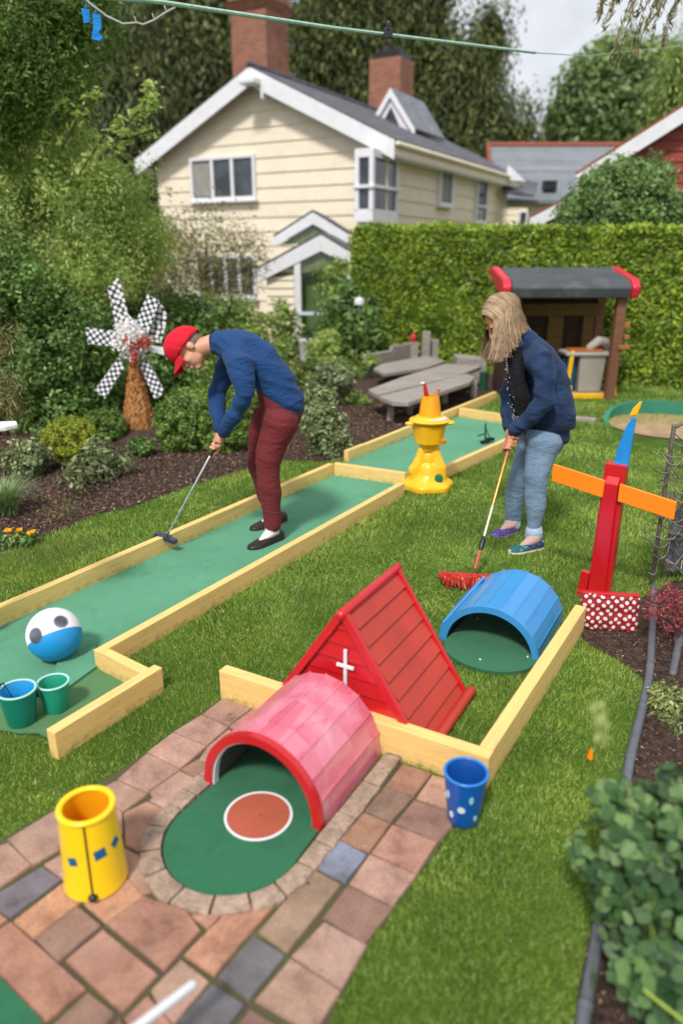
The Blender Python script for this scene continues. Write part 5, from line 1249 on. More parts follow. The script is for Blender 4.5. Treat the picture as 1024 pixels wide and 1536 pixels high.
def pipe(pts, r, label):
    pts = [G(*p, r+.004) for p in pts]; m = MB(); fine = []
    for i in range(len(pts)-1):
        p0 = pts[max(i-1, 0)]; p1, p2 = pts[i], pts[i+1]; p3 = pts[min(i+2, len(pts)-1)]
        for k in range(6):
            t = k/6; fine.append(.5*((2*p1)+(p2-p0)*t+(2*p0-5*p1+4*p2-p3)*t*t+(3*p1-p0-3*p2+p3)*t**3))
    fine.append(pts[-1]); m.tube(fine, r, seg=12)
    for k in range(4, len(fine)-2, 7):
        d = (fine[k+1]-fine[k]).normalized(); m.tube([fine[k]-d*.004, fine[k]+d*.004], r*1.13, seg=12)
    tag(build('pipe', m, PIPE, smooth=True), label, 'pipe', 'grey pipes along the border')
pipe([(980, 880), (977, 950), (973, 1010), (963, 1060), (947, 1125), (935, 1190), (918, 1275), (905, 1345), (893, 1420), (874, 1530), (850, 1690)], .0165, 'long grey pipe edging the lawn from the trellis to the near corner')
pipe([(1060, 905), (1024, 945), (1012, 990), (1008, 1010)], .016, 'short grey pipe in the bed beneath the red maple')
LINE = M_paint('pale_green_rope', lin('#9fbfae'), .6, .2, 30, 60, .3, .002)
wlm = MB(); a, b, c = P(-60, -22, 3.4), P(240, 3, 3.9), P(802, 79, 6.0)
wlm.tube([a, b, P(500, 42, 4.7), c], [.0105, .0105, .0100, .0095], seg=8); wlm.tube([c, P(880, 84, 9), P(1100, 60, 14)], .004, seg=6)
wash = tag(build('washing_line', wlm, LINE, smooth=True), 'thick pale green washing line strung across the top of the garden', 'washing line')
m = MB(); k = P(582, 50, 4.95); m.box(k, (.05, .02, .05)); m.tube([k+Vector((0, 0, .02)), k+Vector((.0, 0, .05))], .015, seg=8); tag(build('line_clip', m, BLACKP, bevel=.003), 'small dark clip on the washing line above the right chimney', 'clip')
m = MB(); pts = [(118, -14), (135, 5), (160, 24), (185, 36), (205, 34), (215, 37), (232, 30), (250, 18), (262, 12)]; m.tube([P(x, y, 4.2) for x, y in pts], .006, seg=6)
for x, y in ((205, 34), (232, 30), (250, 18)): m.tube([P(x, y, 4.2), P(x-3, y-9, 4.2)], .004, seg=5)
tag(build('bare_wire', m, M_metal('twisted_grey_wire', (.35, .34, .32, 1), .6, .3), smooth=True), 'grey twisted wire sagging under the washing line at top left', 'wire')
BLUC = M_cloth('blue_rag', lin('#1f7fc8'), .15)
m = MB()
for q in ([(122,12),(134,14),(135,33),(126,35)], [(139,20),(151,22),(152,42),(148,48),(154,56),(150,62),(137,58),(140,42)]):
    m.prism([P(x, y, 4.2) for x, y in q], (0, .02, 0))
m.tube([P(128, 13, 4.2), P(130, 0, 4.2)], .003, seg=5); m.tube([P(145, 21, 4.2), P(143, 8, 4.2)], .003, seg=5)
tag(build('blue_rag', m, BLUC, bevel=.004), 'two bright blue scraps hanging from the wire at top left', 'cloth')
# ------------------------------------------------------------------ plants
def B(px, py, D, rx, rz, ry=None):
    c = P(px, py, D); s = (D*_c+(CAM_H-c.z)*_s)/FPX; return (c.x, D, c.z, rx*s, (ry if ry else (rx+rz)/2*s), rz*s)
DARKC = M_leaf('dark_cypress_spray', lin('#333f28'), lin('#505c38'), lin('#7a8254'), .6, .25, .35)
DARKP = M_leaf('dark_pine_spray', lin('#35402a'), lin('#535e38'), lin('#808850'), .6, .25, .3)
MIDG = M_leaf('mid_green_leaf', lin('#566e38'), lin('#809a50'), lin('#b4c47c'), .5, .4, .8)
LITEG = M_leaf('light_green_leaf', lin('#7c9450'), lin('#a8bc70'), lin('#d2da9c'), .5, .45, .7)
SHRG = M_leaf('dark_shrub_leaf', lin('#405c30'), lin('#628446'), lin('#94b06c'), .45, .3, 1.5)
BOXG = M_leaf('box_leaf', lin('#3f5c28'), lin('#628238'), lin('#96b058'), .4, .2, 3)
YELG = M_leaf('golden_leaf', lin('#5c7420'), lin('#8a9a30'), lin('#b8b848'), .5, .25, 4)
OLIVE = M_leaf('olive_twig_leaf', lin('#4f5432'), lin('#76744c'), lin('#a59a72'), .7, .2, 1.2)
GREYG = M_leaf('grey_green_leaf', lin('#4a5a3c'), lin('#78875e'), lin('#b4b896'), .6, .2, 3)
def trunk(parent, base, top, r, limbs=5, seed=1, spread=.35, mat=BARK):
    rr_ = random.Random(seed); m = MB(); base, top = Vector(base), Vector(top); n = 7; H = (top-base).length
    pts = [base.lerp(top, i/n)+Vector((rr_.uniform(-1, 1), rr_.uniform(-1, 1), 0))*r*.4*(i > 0) for i in range(n+1)]
    m.tube(pts, [r*(1.35 if i == 0 else 1-.8*i/n) for i in range(n+1)], seg=10)
    tr_ = build('trunk', m, mat, parent, world=True, smooth=True); m = MB()
    for k in range(limbs):
        h = rr_.uniform(.3, .9); p = base.lerp(top, h); a = rr_.uniform(0, 6.28); Ls = H*spread*(1.1-h)*rr_.uniform(.7, 1.2)+.1
        e = p+Vector((math.cos(a)*Ls, math.sin(a)*Ls, Ls*.5)); mdp = p.lerp(e, .5)+Vector((0, 0, -.08*Ls)); m = MB(); m.tube([p, mdp, e], [r*.4*(1.1-h), r*.25*(1.1-h), r*.08], seg=6); build('limb', m, mat, tr_, world=True, smooth=True)
    return tr_
def world_crown(name, blobs, mat, parent, **kw):
    o = crown(name, blobs, mat, parent=None, **kw)
    if parent is not None: o.data.transform(inv_of(parent)); o.parent = parent
    return o
def conifer(name, label, px, D, hw, top, mat, seed, n=5200, leaf=.24, low=1.0, taper=.75, group=None, per=22):
    c = P(px, 300, D); t = thing(name, label, 'tree', (c.x, D, 0), 0, group); rr_ = random.Random(seed)
    s = (D*_c)/FPX*1.12; W_ = hw*s; H = top; bl = []; k = 7
    for i in range(k):
        f = i/(k-1); w_ = W_*(1-taper*f**1.4)*rr_.uniform(.85, 1.12); bl.append((c.x+rr_.uniform(-.2, .2)*W_, D+rr_.uniform(-.2, .2)*W_, low+(H-low)*(f*.9+.05), w_, w_*.9, (H-low)/k*1.05))
    trunk(t, (c.x, D, 0), (c.x, D, H*.95), W_*.09+.05, 8, seed, .3)
    world_crown('crown', bl, mat, t, nclump=n//per, per=per, cr=W_*.30, leaf=leaf, seed=seed, aspect=.30, squash=1.7, lump=.36, down=.5, tilt=.9, axis=(0, 0, -1))
    return t
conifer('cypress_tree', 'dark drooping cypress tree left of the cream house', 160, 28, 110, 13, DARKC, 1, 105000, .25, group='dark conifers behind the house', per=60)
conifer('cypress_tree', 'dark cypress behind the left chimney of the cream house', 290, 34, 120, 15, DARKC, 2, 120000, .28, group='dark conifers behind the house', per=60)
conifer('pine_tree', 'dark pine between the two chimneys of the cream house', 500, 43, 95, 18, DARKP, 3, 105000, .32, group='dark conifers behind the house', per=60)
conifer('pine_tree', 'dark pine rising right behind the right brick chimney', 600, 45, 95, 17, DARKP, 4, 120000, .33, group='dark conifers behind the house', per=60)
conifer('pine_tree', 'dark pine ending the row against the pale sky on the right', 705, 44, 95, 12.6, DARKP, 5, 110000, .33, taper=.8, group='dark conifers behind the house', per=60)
def tree(name, label, base, top, r, blobs, mat, nclump, per, cr, leaf, seed, limbs=7, group=None, cat='tree', **kw):
    t = thing(name, label, cat, base, 0, group); trunk(t, base, top, r, limbs, seed); world_crown('crown', blobs, mat, t, nclump=nclump, per=per, cr=cr, leaf=leaf, seed=seed, **kw); return t
D = 43; c = P(915, 190, D)
tree('broadleaf_tree', 'round mid green tree against the sky behind the red house', (c.x, D, 0), (c.x, D, 8.5), .4,
     [B(925, 160, D, 74, 76), B(885, 172, D, 44, 50), B(972, 145, D, 48, 54), B(866, 195, D, 26, 34), B(940, 104, D, 34, 32)], M_leaf('far_green_leaf', lin('#48603a'), lin('#6c8450'), lin('#9cb07c'), .5, .3, .5), 420, 90, 1.0, .36, 31, aspect=.5, lump=.3)
D = 17; c = P(1050, 150, D)
tree('willow_tree', 'pale green weeping willow at the right edge above the red roof', (c.x, D, 0), (c.x, D, 5.0), .25, [B(1018, 150, D, 42, 48), B(1080, 100, D, 76, 78)], MIDG, 160, 90, .32, .15, 33, aspect=.22, squash=2.4, down=1.2, tilt=.3, axis=(0, 0, -1), core=False)
# drooping twigs at the top right
t = thing('hanging_branch', 'thin drooping leafy branch hanging into the top right corner', 'branch', P(985, -40, 6.5)); rr_ = random.Random(6); m = MB(); lp = []
for i in range(16):
    a = P(925+i*8+rr_.uniform(-5, 5), -70, 6.5+rr_.uniform(-.3, .3)); L_ = rr_.uniform(.35, .75)*(1 if i > 4 else .8); pts = [a+Vector((-.12*k/6*(1+.3*i/16)+.01*math.sin(k), 0, -L_*k/6)) for k in range(7)]; m.tube(pts, [.006-.0007*k for k in range(7)], seg=5)
    for k in range(60):
        u = rr_.random()*5.99; j = int(u); p = pts[j].lerp(pts[j+1], u-j); lp.append([p.x+rr_.uniform(-.02, .02), p.y+rr_.uniform(-.02, .02), p.z-.02])
m.tube([P(880, -75, 6.5), P(1120, -90, 6.6)], .02, seg=6)
build('twigs', m, BARK, t, world=True, smooth=True); lp = np.array(lp); co = leaf_quads(lp, np.tile([0, -1., 0], (len(lp), 1)), .075, .16, RNG, np.tile([-.2, 0, -1.], (len(lp), 1)), .8)
o = npmesh('leaves', co, quads_for(co), OLIVE); o.data.transform(inv_of(t)); o.parent = t
# top-left overhanging tree and the big pale shrub
D = 8.2; c = P(-120, 200, D)
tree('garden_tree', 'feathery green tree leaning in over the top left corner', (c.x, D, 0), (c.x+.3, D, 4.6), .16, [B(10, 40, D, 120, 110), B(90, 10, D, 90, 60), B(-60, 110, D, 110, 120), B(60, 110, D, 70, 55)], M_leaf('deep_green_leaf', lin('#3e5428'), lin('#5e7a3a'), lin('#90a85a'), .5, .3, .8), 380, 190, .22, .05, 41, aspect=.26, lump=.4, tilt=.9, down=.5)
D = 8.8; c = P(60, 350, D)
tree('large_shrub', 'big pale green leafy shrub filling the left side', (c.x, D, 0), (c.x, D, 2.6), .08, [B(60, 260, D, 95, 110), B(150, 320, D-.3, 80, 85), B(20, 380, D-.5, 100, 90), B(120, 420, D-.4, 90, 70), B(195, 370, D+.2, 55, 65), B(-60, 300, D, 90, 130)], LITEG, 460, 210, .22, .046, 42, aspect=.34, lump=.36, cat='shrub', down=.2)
D = 8.0; c = P(20, 470, D)
tree('large_shrub', 'dark green dense shrub low on the left under the pale one', (c.x, D-.2, 0), (c.x, D, 1.3), .06, [B(10, 430, D-.5, 90, 60), B(70, 500, D-.4, 95, 70), B(-40, 560, D-.6, 90, 110), B(60, 590, D-.5, 100, 85), B(130, 540, D-.1, 75, 85)], SHRG, 340, 170, .16, .045, 43, aspect=.5, lump=.28, cat='shrub')
c = P(220, 480, 9.2)
tree('shrub', 'dark green shrub right behind the dotted windmill', (c.x, 9.2, 0), (c.x, 9.2, 1.3), .05, [B(215, 520, 9.1, 75, 75), B(265, 500, 9.3, 60, 60), B(230, 580, 8.9, 70, 60)], SHRG, 220, 100, .16, .06, 44, aspect=.5, cat='shrub')
c = P(350, 500, 9.4)
tree('shrub', 'loose fresh green shrub in front of the house behind the man', (c.x, 9.4, 0), (c.x, 9.4, 1.2), .05, [B(330, 500, 9.6, 60, 45), B(385, 545, 9.4, 44, 38), B(310, 560, 9.2, 80, 60), B(390, 580, 9.2, 50, 34)], MIDG, 220, 100, .16, .07, 45, aspect=.4, cat='shrub', lump=.3)
c = P(310, 400, 13)
tree('twiggy_shrub', 'brownish twiggy shrub before the lower left house window', (c.x, 13, 0), (c.x, 13, 2.0), .05, [B(250, 370, 12.6, 50, 55), B(310, 380, 13, 62, 55), B(360, 400, 13.2, 35, 50), B(280, 450, 12.4, 90, 50), B(225, 430, 12.2, 50, 60)], OLIVE, 200, 60, .3, .075, 46, aspect=.3, cat='shrub', core=False, lump=.5, limbs=16)
c = P(480, 450, 13.6)
tree('climber', 'green climbing plant growing over the porch opening', (c.x, 13.9, 0), (c.x, 13.9, 1.5), .03, [B(505, 425, 14.5, 22, 26), B(510, 480, 13.6, 24, 40)], MIDG, 50, 44, .2, .09, 47, aspect=.5, cat='climber', core=False, lump=.4)
c = P(525, 490, 12.2)
tree('shrub', 'dark shrub around the lamp bollards beside the hedge', (c.x, 12.4, 0), (c.x, 12.4, .9), .04, [B(520, 480, 12.4, 34, 50), B(548, 500, 12.2, 30, 48), B(500, 520, 12.0, 30, 28)], SHRG, 110, 70, .16, .09, 48, aspect=.4, cat='shrub', lump=.35)
def bush(name, label, blobs, mat, nclump, per, cr, leaf, seed, group=None, cat='shrub', **kw):
    o = crown(name, blobs, mat, nclump, per, cr, leaf, None, seed, **kw); return tag(o, label, cat, group)
bush('conifer_bush', 'small bright green cone bush beside the white bin', [B(486, 530, 11.2, 22, 30), B(492, 515, 11.2, 13, 18)], LITEG, 60, 60, .08, .06, 51)
bush('leafy_plant', 'young leafy sprig standing against the cream porch wall', [B(420, 480, 12.8, 16, 22), B(430, 500, 12.8, 20, 26)], MIDG, 30, 40, .12, .09, 52, core=False)
D = 11.4
bush('round_bush', 'large clipped round bush showing above the hedge', [B(932, 325, D, 82, 78), B(900, 330, D, 60, 62), B(975, 325, D-.2, 52, 60)], M_leaf('sage_round_leaf', lin('#43602c'), lin('#64824a'), lin('#93ab74'), .5, .2, 2), 300, 120, .16, .06, 53, lump=.12)
bush('box_bush', 'clipped square box bush behind the man and his putter', [B(278, 640, 6.6, 40, 48), B(330, 640, 6.6, 46, 50), B(300, 625, 6.9, 50, 40), B(360, 655, 6.7, 24, 38)], BOXG, 420, 120, .06, .028, 54, lump=.08)
bush('round_bush', 'small yellow green ball bush to the left of the windmill', [B(106, 662, 6.0, 39, 34)], YELG, 160, 110, .035, .02, 55, lump=.06, group='ball bushes by the windmill')
bush('round_bush', 'smaller mid green ball bush touching the windmill tower', [B(157, 642, 6.9, 30, 26)], BOXG, 140, 110, .035, .022, 56, lump=.06, group='ball bushes by the windmill')
bush('leafy_plant', 'sprawling pale leafed plant in front of the yellow green ball bush', [B(148, 705, 5.6, 40, 34), B(165, 690, 5.7, 26, 22), B(125, 730, 5.4, 26, 16)], GREYG, 50, 40, .09, .055, 57, core=False, lump=.4, aspect=.4)
bush('leafy_plant', 'dry brownish twigs trailing over the mulch beside the flowers', [B(115, 760, 5.0, 38, 14)], OLIVE, 30, 24, .08, .035, 58, core=False, lump=.4, aspect=.15)
bush('shrub', 'pale cream flowered shrub beside the lane behind the man', [B(485, 640, 6.4, 30, 34), B(478, 600, 6.5, 20, 20), B(498, 668, 6.3, 28, 26)], GREYG, 110, 60, .07, .04, 59, lump=.3)
bush('shrub', 'small pale shrub farther up the bed before the porch', [B(498, 572, 8.6, 28, 24), B(480, 590, 8.6, 18, 14)], GREYG, 70, 60, .08, .05, 60, lump=.3)
bush('ground_plants', 'low green plants spread under the porch', [B(430, 575, 9.8, 40, 14), B(530, 545, 10.6, 30, 16), B(470, 560, 10.4, 40, 12), B(360, 600, 8.2, 40, 26)], MIDG, 110, 50, .09, .06, 61, core=False)
# brown dry fronds at the left edge
bush('dry_fronds', 'brown and green dry fronds at the left edge', [B(-5, 520, 4.8, 26, 30), B(0, 590, 4.6, 28, 36)], OLIVE, 40, 50, .09, .06, 62, core=False, aspect=.12, lump=.5)
# grass tuft
def tuft(name, label, c, n, h, sp, mat, w_=.005, droop=.6, seed=1):
    rg_ = np.random.default_rng(seed); out = []; K = 6
    for i in range(n):
        a = rg_.random()*6.28; l = h*(.6+.5*rg_.random()); s_ = sp*(.4+.8*rg_.random()); b = np.array([c.x+rg_.normal()*.03, c.y+rg_.normal()*.03, 0]); d = np.array([math.cos(a), math.sin(a), 0]); sd = np.array([-d[1], d[0], 0])
        prev = None
        for k in range(K):
            f = k/(K-1); p = b+d*s_*f**1.5+np.array([0, 0, l*(f-droop*.5*f**2.6)]); ww = w_*(1-f*.9)
            q = (p-sd*ww, p+sd*ww)
            if prev: out.append([prev[0], prev[1], q[1], q[0]])
            prev = q
    co = np.array(out).reshape(-1, 3); return tag(npmesh(name, co, quads_for(co), mat), label, 'plant')
tuft('grass_clump', 'blue green fine leaved grass clump at the left edge of the bed', G(8, 772), 520, .34, .26, M_leaf('blue_grass', lin('#4a6a40'), lin('#6f8c60'), lin('#98ac84'), .5, .2, 3), .004, seed=2)
# yellow flowers
t = thing('marigold_plant', 'low clump of bright yellow flowers at the left edge of the bed', 'flowers', G(25, 818)); fc = G(25, 818)
rr_ = random.Random(8); o = crown('leaves', [(fc.x, fc.y, .03, .12, .07, .035)], SHRG, 30, 30, .03, .03, None, 63, core=False); o.data.transform(inv_of(t)); o.parent = t
YF = M_leaf('yellow_petals', lin('#e0a010'), lin('#f0b818'), lin('#f8cc30'), .6, .2, 20)
for px, py in ((13, 795), (29, 795), (47, 799), (7, 812), (25, 805), (21, 816)):
    c = P(px, py, fc.y+rr_.uniform(-.03, .03)); k = 60; pts = RNG.normal(size=(k, 3))*np.array([.009, .009, .004])+np.array(list(c)); co = leaf_quads(pts, np.tile([0, -.5, 1.], (k, 1)), .018, .7, tilt=.7); o = npmesh('bloom', co, quads_for(co), YF); o.data.transform(inv_of(t)); o.parent = t
# arching sprig over the big shrub
m = MB(); t = thing('leafy_branch', 'bright leafy branch arching up from the left shrub', 'branch', P(170, 250, 8.0)); rr_ = random.Random(12); lp = []
for q in ([(120, 260), (165, 190), (205, 170), (232, 160), (214, 118)], [(150, 240), (185, 195), (228, 140), (222, 125)], [(90, 230), (130, 150), (148, 140)], [(170, 230), (200, 205), (232, 195)], [(60, 240), (95, 160), (92, 150)]):
    pts = [P(x, y, 8.0+rr_.uniform(-.1, .1)) for x, y in q]; m.tube(pts, [.012-.002*k for k in range(len(pts))], seg=5)
    for i in range(len(pts)-1):
        for k in range(46): p = pts[i].lerp(pts[i+1], rr_.random()); lp.append([p.x+rr_.gauss(0, .035), p.y+rr_.gauss(0, .05), p.z+rr_.gauss(0, .035)])
build('twigs', m, BARK, t, world=True, smooth=True); lp = np.array(lp); co = leaf_quads(lp, np.tile([0, -.6, 1.], (len(lp), 1)), .07, .45); o = npmesh('leaves', co, quads_for(co), LITEG); o.data.transform(inv_of(t)); o.parent = t
# right side: maple, pale conifer, near shrub
c = G(1010, 965); t = thing('maple_shrub', 'small red leaved maple shrub at the foot of the trellis', 'shrub', c); trunk(t, c, c+Vector((.0, 0, .2)), .008, 9, 5, .9)
world_crown('leaves', [B(1000, 905, c.y, 34, 24), B(1030, 925, c.y, 40, 28), B(985, 918, c.y-.02, 24, 12)], M_leaf('red_maple_leaf', lin('#6a2430'), lin('#96404c'), lin('#b8707a'), .5, .3, 8), t, nclump=46, per=30, cr=.04, leaf=.022, seed=70, aspect=.28, core=False, lump=.5)
bush('round_bush', 'pale green feathery juniper low in the right border', [B(1012, 1085, 2.45, 45, 50), B(1040, 1140, 2.3, 55, 50), B(990, 1060, 2.5, 26, 24), B(1000, 1160, 2.2, 28, 24)], M_leaf('pale_juniper', lin('#4e6034'), lin('#7d8a50'), lin('#b5b884'), .6, .2, 10), 170, 60, .045, .026, 71, core=True, lump=.4, aspect=.3)
NEARL = M_leaf('near_shrub_leaf', lin('#2c4a2c'), lin('#486a40'), lin('#76945e'), .5, .25, 5)
t = thing('near_shrub', 'broad leaved green shrub out of focus in the lower right corner', 'shrub', (.75, 1.25, 0)); m = MB()
nbl = [B(985, 1270, 1.42, 80, 70, .12), B(925, 1300, 1.42, 55, 60, .09), B(1010, 1400, 1.30, 95, 90, .13), B(1000, 1510, 1.22, 80, 80, .12), B(935, 1185, 1.5, 36, 36, .06), B(1040, 1230, 1.45, 60, 60, .1)]
for b_ in nbl:
    for k in range(5):
        e = Vector((b_[0]+rr_.uniform(-.8, .8)*b_[3], b_[1]+rr_.uniform(-.8, .8)*b_[4], b_[2]+rr_.uniform(-.5, .8)*b_[5])); s0 = Vector((.80+rr_.uniform(-.05, .05), 1.3+rr_.uniform(-.08, .08), 0)); m.tube([s0, s0.lerp(e, .5)+Vector((0, 0, .04)), e], [.005, .004, .002], seg=6)
build('stems', m, M_paint('green_stem', lin('#6a7a3a'), .6), t, world=True, smooth=True)
def round_leaves(name, blobs, n, L_, seed, parent, mat):
    rg_ = np.random.default_rng(seed); p, nn = crown_points(blobs, n//14, 14, .07, rg_, 1, .5); k = len(p); nr = unit(nn*.5+np.array([-.1, -.5, .9])+rg_.normal(size=(k, 3))*.5); ax = unit(np.cross(nr, rg_.normal(size=(k, 3)))); sd = np.cross(nr, ax)
    sz = (L_*(.6+.7*rg_.random(k)))[:, None]; V = [p]; K = 8
    for j in range(K):
        a = 2*PI*j/K+.39; r_ = sz*(.5+.09*math.cos(2*a)+.05*math.cos(5*a)); V.append(p+ax*r_*math.cos(a)+sd*r_*.85*math.sin(a)+nr*sz*.10*(1 if j % 2 else -.4))
    co = np.stack(V, 1).reshape(-1, 3); base = np.arange(k)[:, None]*(K+1); q = []
    for j in range(K): q.append(np.concatenate([base, base+1+j, base+1+(j+1) % K], 1))
    q = np.stack(q, 1).reshape(-1, 3); o = npmesh(name, co, q, mat, tri=True); o.data.polygons.foreach_set('use_smooth', [True]*len(o.data.polygons)); o.data.transform(inv_of(parent)); o.parent = parent; return o
round_leaves('leaves', nbl, 1500, .038, 72, t, NEARL)
m = MB(); a, b = P(1060, 1560, 1.05), P(965, 1485, 1.12); m.tube([a, b], [.004, .003], seg=6); build('bright_stem', m, M_paint('lime_stem', lin('#93a83a'), .5), t, world=True, smooth=True)
t = thing('wild_grass', 'single pale seed head standing blurred over the right lawn', 'plant', (.62, 1.25, 0)); m = MB(); pts = [Vector((.60, 1.28, 0)), P(912, 1260, 1.22), P(905, 1120, 1.18), P(895, 1055, 1.16)]; m.tube(pts, [.0014, .0012, .001, .0008], seg=5); build('stalk', m, M_paint('green_stalk', lin('#52702c'), .6), t, world=True, smooth=True)
k = 70; f = RNG.random(k); a, b = P(906, 1110, 1.18), P(894, 1055, 1.16); pts = np.array(list(a))[None]*(1-f[:, None])+np.array(list(b))[None]*f[:, None]+RNG.normal(size=(k, 3))*.006; co = leaf_quads(pts, np.tile([0, -1., .3], (k, 1)), .022, .3, RNG, np.tile([0, 0, 1.], (k, 1)), .5); o = npmesh('seed_head', co, quads_for(co), M_leaf('pale_seed', lin('#8fa05a'), lin('#a8b474'), lin('#c2c894'), .6, .3, 9)); o.data.transform(inv_of(t)); o.parent = t

bush('low_plant', 'low grey leafed mound at the far left of the bed behind the grass clump', [B(40, 690, 5.7, 30, 26)], GREYG, 50, 50, .06, .04, 81, lump=.3)
bush('low_plant', 'small green sprouting plant in the mulch left of the box bush', [B(215, 672, 6.3, 18, 14)], SHRG, 24, 40, .05, .035, 82, lump=.3)
bush('low_plant', 'thin trailing brown stems on the mulch under the pale leafed plant', [B(90, 775, 4.7, 34, 12)], OLIVE, 26, 26, .06, .03, 83, core=False, lump=.4, aspect=.14)
bush('low_plant', 'loose leafy plant in the bed right of the pale flowered shrub', [B(535, 600, 8.6, 18, 14)], MIDG, 24, 40, .07, .045, 84, core=False, lump=.4)
# ------------------------------------------------------------------ people
SKIN = M_paint('skin', lin('#c98f76'), .5, .08, 12, 120, .15, .001, dirt=lin('#b56e58'), dirt_amt=.4, dirt_scale=14)
SKIN2 = M_paint('tanned_skin', lin('#b87a5c'), .5, .08, 12, 120, .15, .001)
def frame_of(up, fwd):
    up = Vector(up).normalized(); fwd = Vector(fwd); fwd = (fwd-up*fwd.dot(up)).normalized(); lat = fwd.cross(up)
    return Matrix((lat, fwd, up)).transposed()          # columns: lateral, forward, up
def head(m, c, M3, k=1.0):
    T = lambda x, y, z: c+M3@Vector((x*k, y*k, z*k))
    m.ell(T(0, -.008, .032), (.076*k, .096*k, .086*k), rot=M3, seg=24, rings=16)
    m.ell(T(0, .030, -.032), (.060*k, .062*k, .078*k), rot=M3, seg=20, rings=14)
    m.ell(T(0, .062, -.092), (.026*k, .026*k, .022*k), rot=M3)
    m.ell(T(0, .02, -.07), (.052*k, .05*k, .035*k), rot=M3)
    m.tube([T(0, .088, .012), T(0, .104, -.012), T(0, .112, -.030)], [.008, .010, .0135], seg=10)
    for s in (-1, 1):
        m.ell(T(s*.014, .098, -.034), (.009, .009, .008), rot=M3); m.ell(T(s*.078, -.008, -.008), (.009, .022, .032), rot=M3)
        m.ell(T(s*.030, .086, .022), (.02, .012, .008), rot=M3); m.ell(T(s*.030, .082, .0), (.014, .012, .011), rot=M3); m.ell(T(s*.038, .062, -.03), (.02, .022, .02), rot=M3)
    m.ell(T(0, .092, -.058), (.024, .010, .006), rot=M3); m.ell(T(0, .090, -.068), (.021, .010, .007), rot=M3)
def grip(m, wrist, c, sd, n, f, up_thumb):
    """hand closed round a shaft at c; n: side the palm lies on, f: where the knuckles point"""
    sd = sd.normalized(); n = (n-sd*n.dot(sd)).normalized(); f = (f-sd*f.dot(sd)-n*f.dot(n)).normalized()
    palm = c+n*.030-f*.006
    m.tube([wrist, wrist.lerp(palm, .5), palm, palm+f*.026], [(.026, .020), (.030, .017), (.043, .015), (.040, .012)], side=sd, seg=14)
    for i, (o, ln) in enumerate(((-.034, .86), (-.011, 1), (.011, .98), (.032, .82))):
        b = c+sd*o; pts = [b+n*.028+f*.014]
        for a in (35, 80, 130, 180, 225): pts.append(b+(n*math.cos(R(a*ln))+f*math.sin(R(a*ln)))*.0235)
        m.tube(pts, [.0105, .0098, .0092, .0086, .0080, .0072], seg=8)
    b = c+n*.026-f*.016; s = 1 if up_thumb else -1
    m.tube([b+sd*.016*s, b+sd*.040*s-f*.004-n*.006, c+sd*.062*s+n*.014-f*.010, c+sd*.080*s+n*.012+f*.002], [.014, .0125, .0105, .0085], seg=8)
def shoe(parent, heel, toe, w, h, upper, sole, name='shoe', open_top=True, lab=None):
    heel, toe = Vector(heel), Vector(toe); heel.z = toe.z = 0; t = (toe-heel).normalized(); L_ = (toe-heel).length; s = Vector((-t.y, t.x, 0)); z0 = heel.z
    st = [(0, .35, .55), (.03, .62, .90), (.12, .80, 1.0), (.28, .84, 1.0), (.42, .88, .92), (.58, .96, .76), (.74, 1.0, .52), (.88, .85, .42), (.96, .55, .34), (1.0, .22, .22)]
    gz = parent['ground_z'] if 'ground_z' in parent else 0
    def loft(k, zlo, zhi, inset=0):
        m = MB(); vs = []; K = 12
        for f, ww, hh in st:
            c = heel+t*(L_*f); a = []
            for j in range(K+1):
                th = PI*j/K; x = -math.cos(th)*w*ww*k; z = zlo+(zhi(hh)-zlo)*math.sin(th)**.7; a.append(c+s*x+Vector((0, 0, gz+z)))
            vs.append(a)
        n = K+1; m.add([p for a in vs for p in a], [(i*n+j, i*n+j+1, (i+1)*n+j+1, (i+1)*n+j) for i in range(len(st)-1) for j in range(K)]+[(i*n, (i+1)*n, (i+1)*n+K, i*n+K) for i in range(len(st)-1)]+[tuple(range(n)), tuple((len(st)-1)*n+j for j in range(n))[::-1]])
        return m
    o = build(name, loft(1, .012, lambda hh: h*hh), upper, parent, world=True, smooth=True)
    so = build('sole', loft(1.07, .001, lambda hh: .022), sole, o, world=True, smooth=True)
    if lab: o['label'] = lab
    return o
def person(label, loc): t = thing('person', label, 'person', loc); return t
def wr(a1=.005, f1=13, a2=.0025, f2=38, st=(1, 1, 1), seed=3):
    st = np.array(st)
    def fn(co):
        q = np.stack([co[:, 0]*.55+co[:, 2]*.35, co[:, 1]*.55+co[:, 2]*.1, co[:, 2]*1.5+co[:, 0]*.55], 1)*st; r1 = fbm(q, f1, seed, 2); r2 = fbm(q, f2, seed+1, 2); return 1.25*a1*(.6-2*np.abs(r1))+.9*a2*r2
    return fn
# ---------- the man
mn = person('man in a red cap, blue sweater and maroon trousers bending over a putter', (P(400, 800, 4.34).x, 4.34, 0)); mn['ground_z'] = .009
Y1 = Vector((0, 1, 0)); q = P
pel, wst, mid, che, nkb = q(424, 603, 4.34), q(412, 574, 4.34), q(390, 541, 4.34), q(362, 524, 4.34), q(333, 515, 4.34)
nsh, nel, nwr = q(361, 546, 4.155), q(367, 593, 4.10), q(337, 645, 4.19)
fsh, fel, fwr = q(345, 540, 4.52), q(325, 592, 4.50), q(329, 640, 4.36)
S0, S1 = q(253, 799, 4.08), q(334, 649, 4.28); sdm = (S1-S0).normalized()
hN = S0+(S1-S0)*.955; hF = S0+(S1-S0)*.885
nh, nk, na = q(424, 618, 4.25), q(401, 694, 4.23), q(408, 792, 4.23)
fh, fk, fa = q(412, 614, 4.44), q(387, 690, 4.46), q(411, 772, 4.52)
hc = q(284, 524, 4.34); MH = frame_of((-.90, .10, .44), (-.42, -.38, -.84))
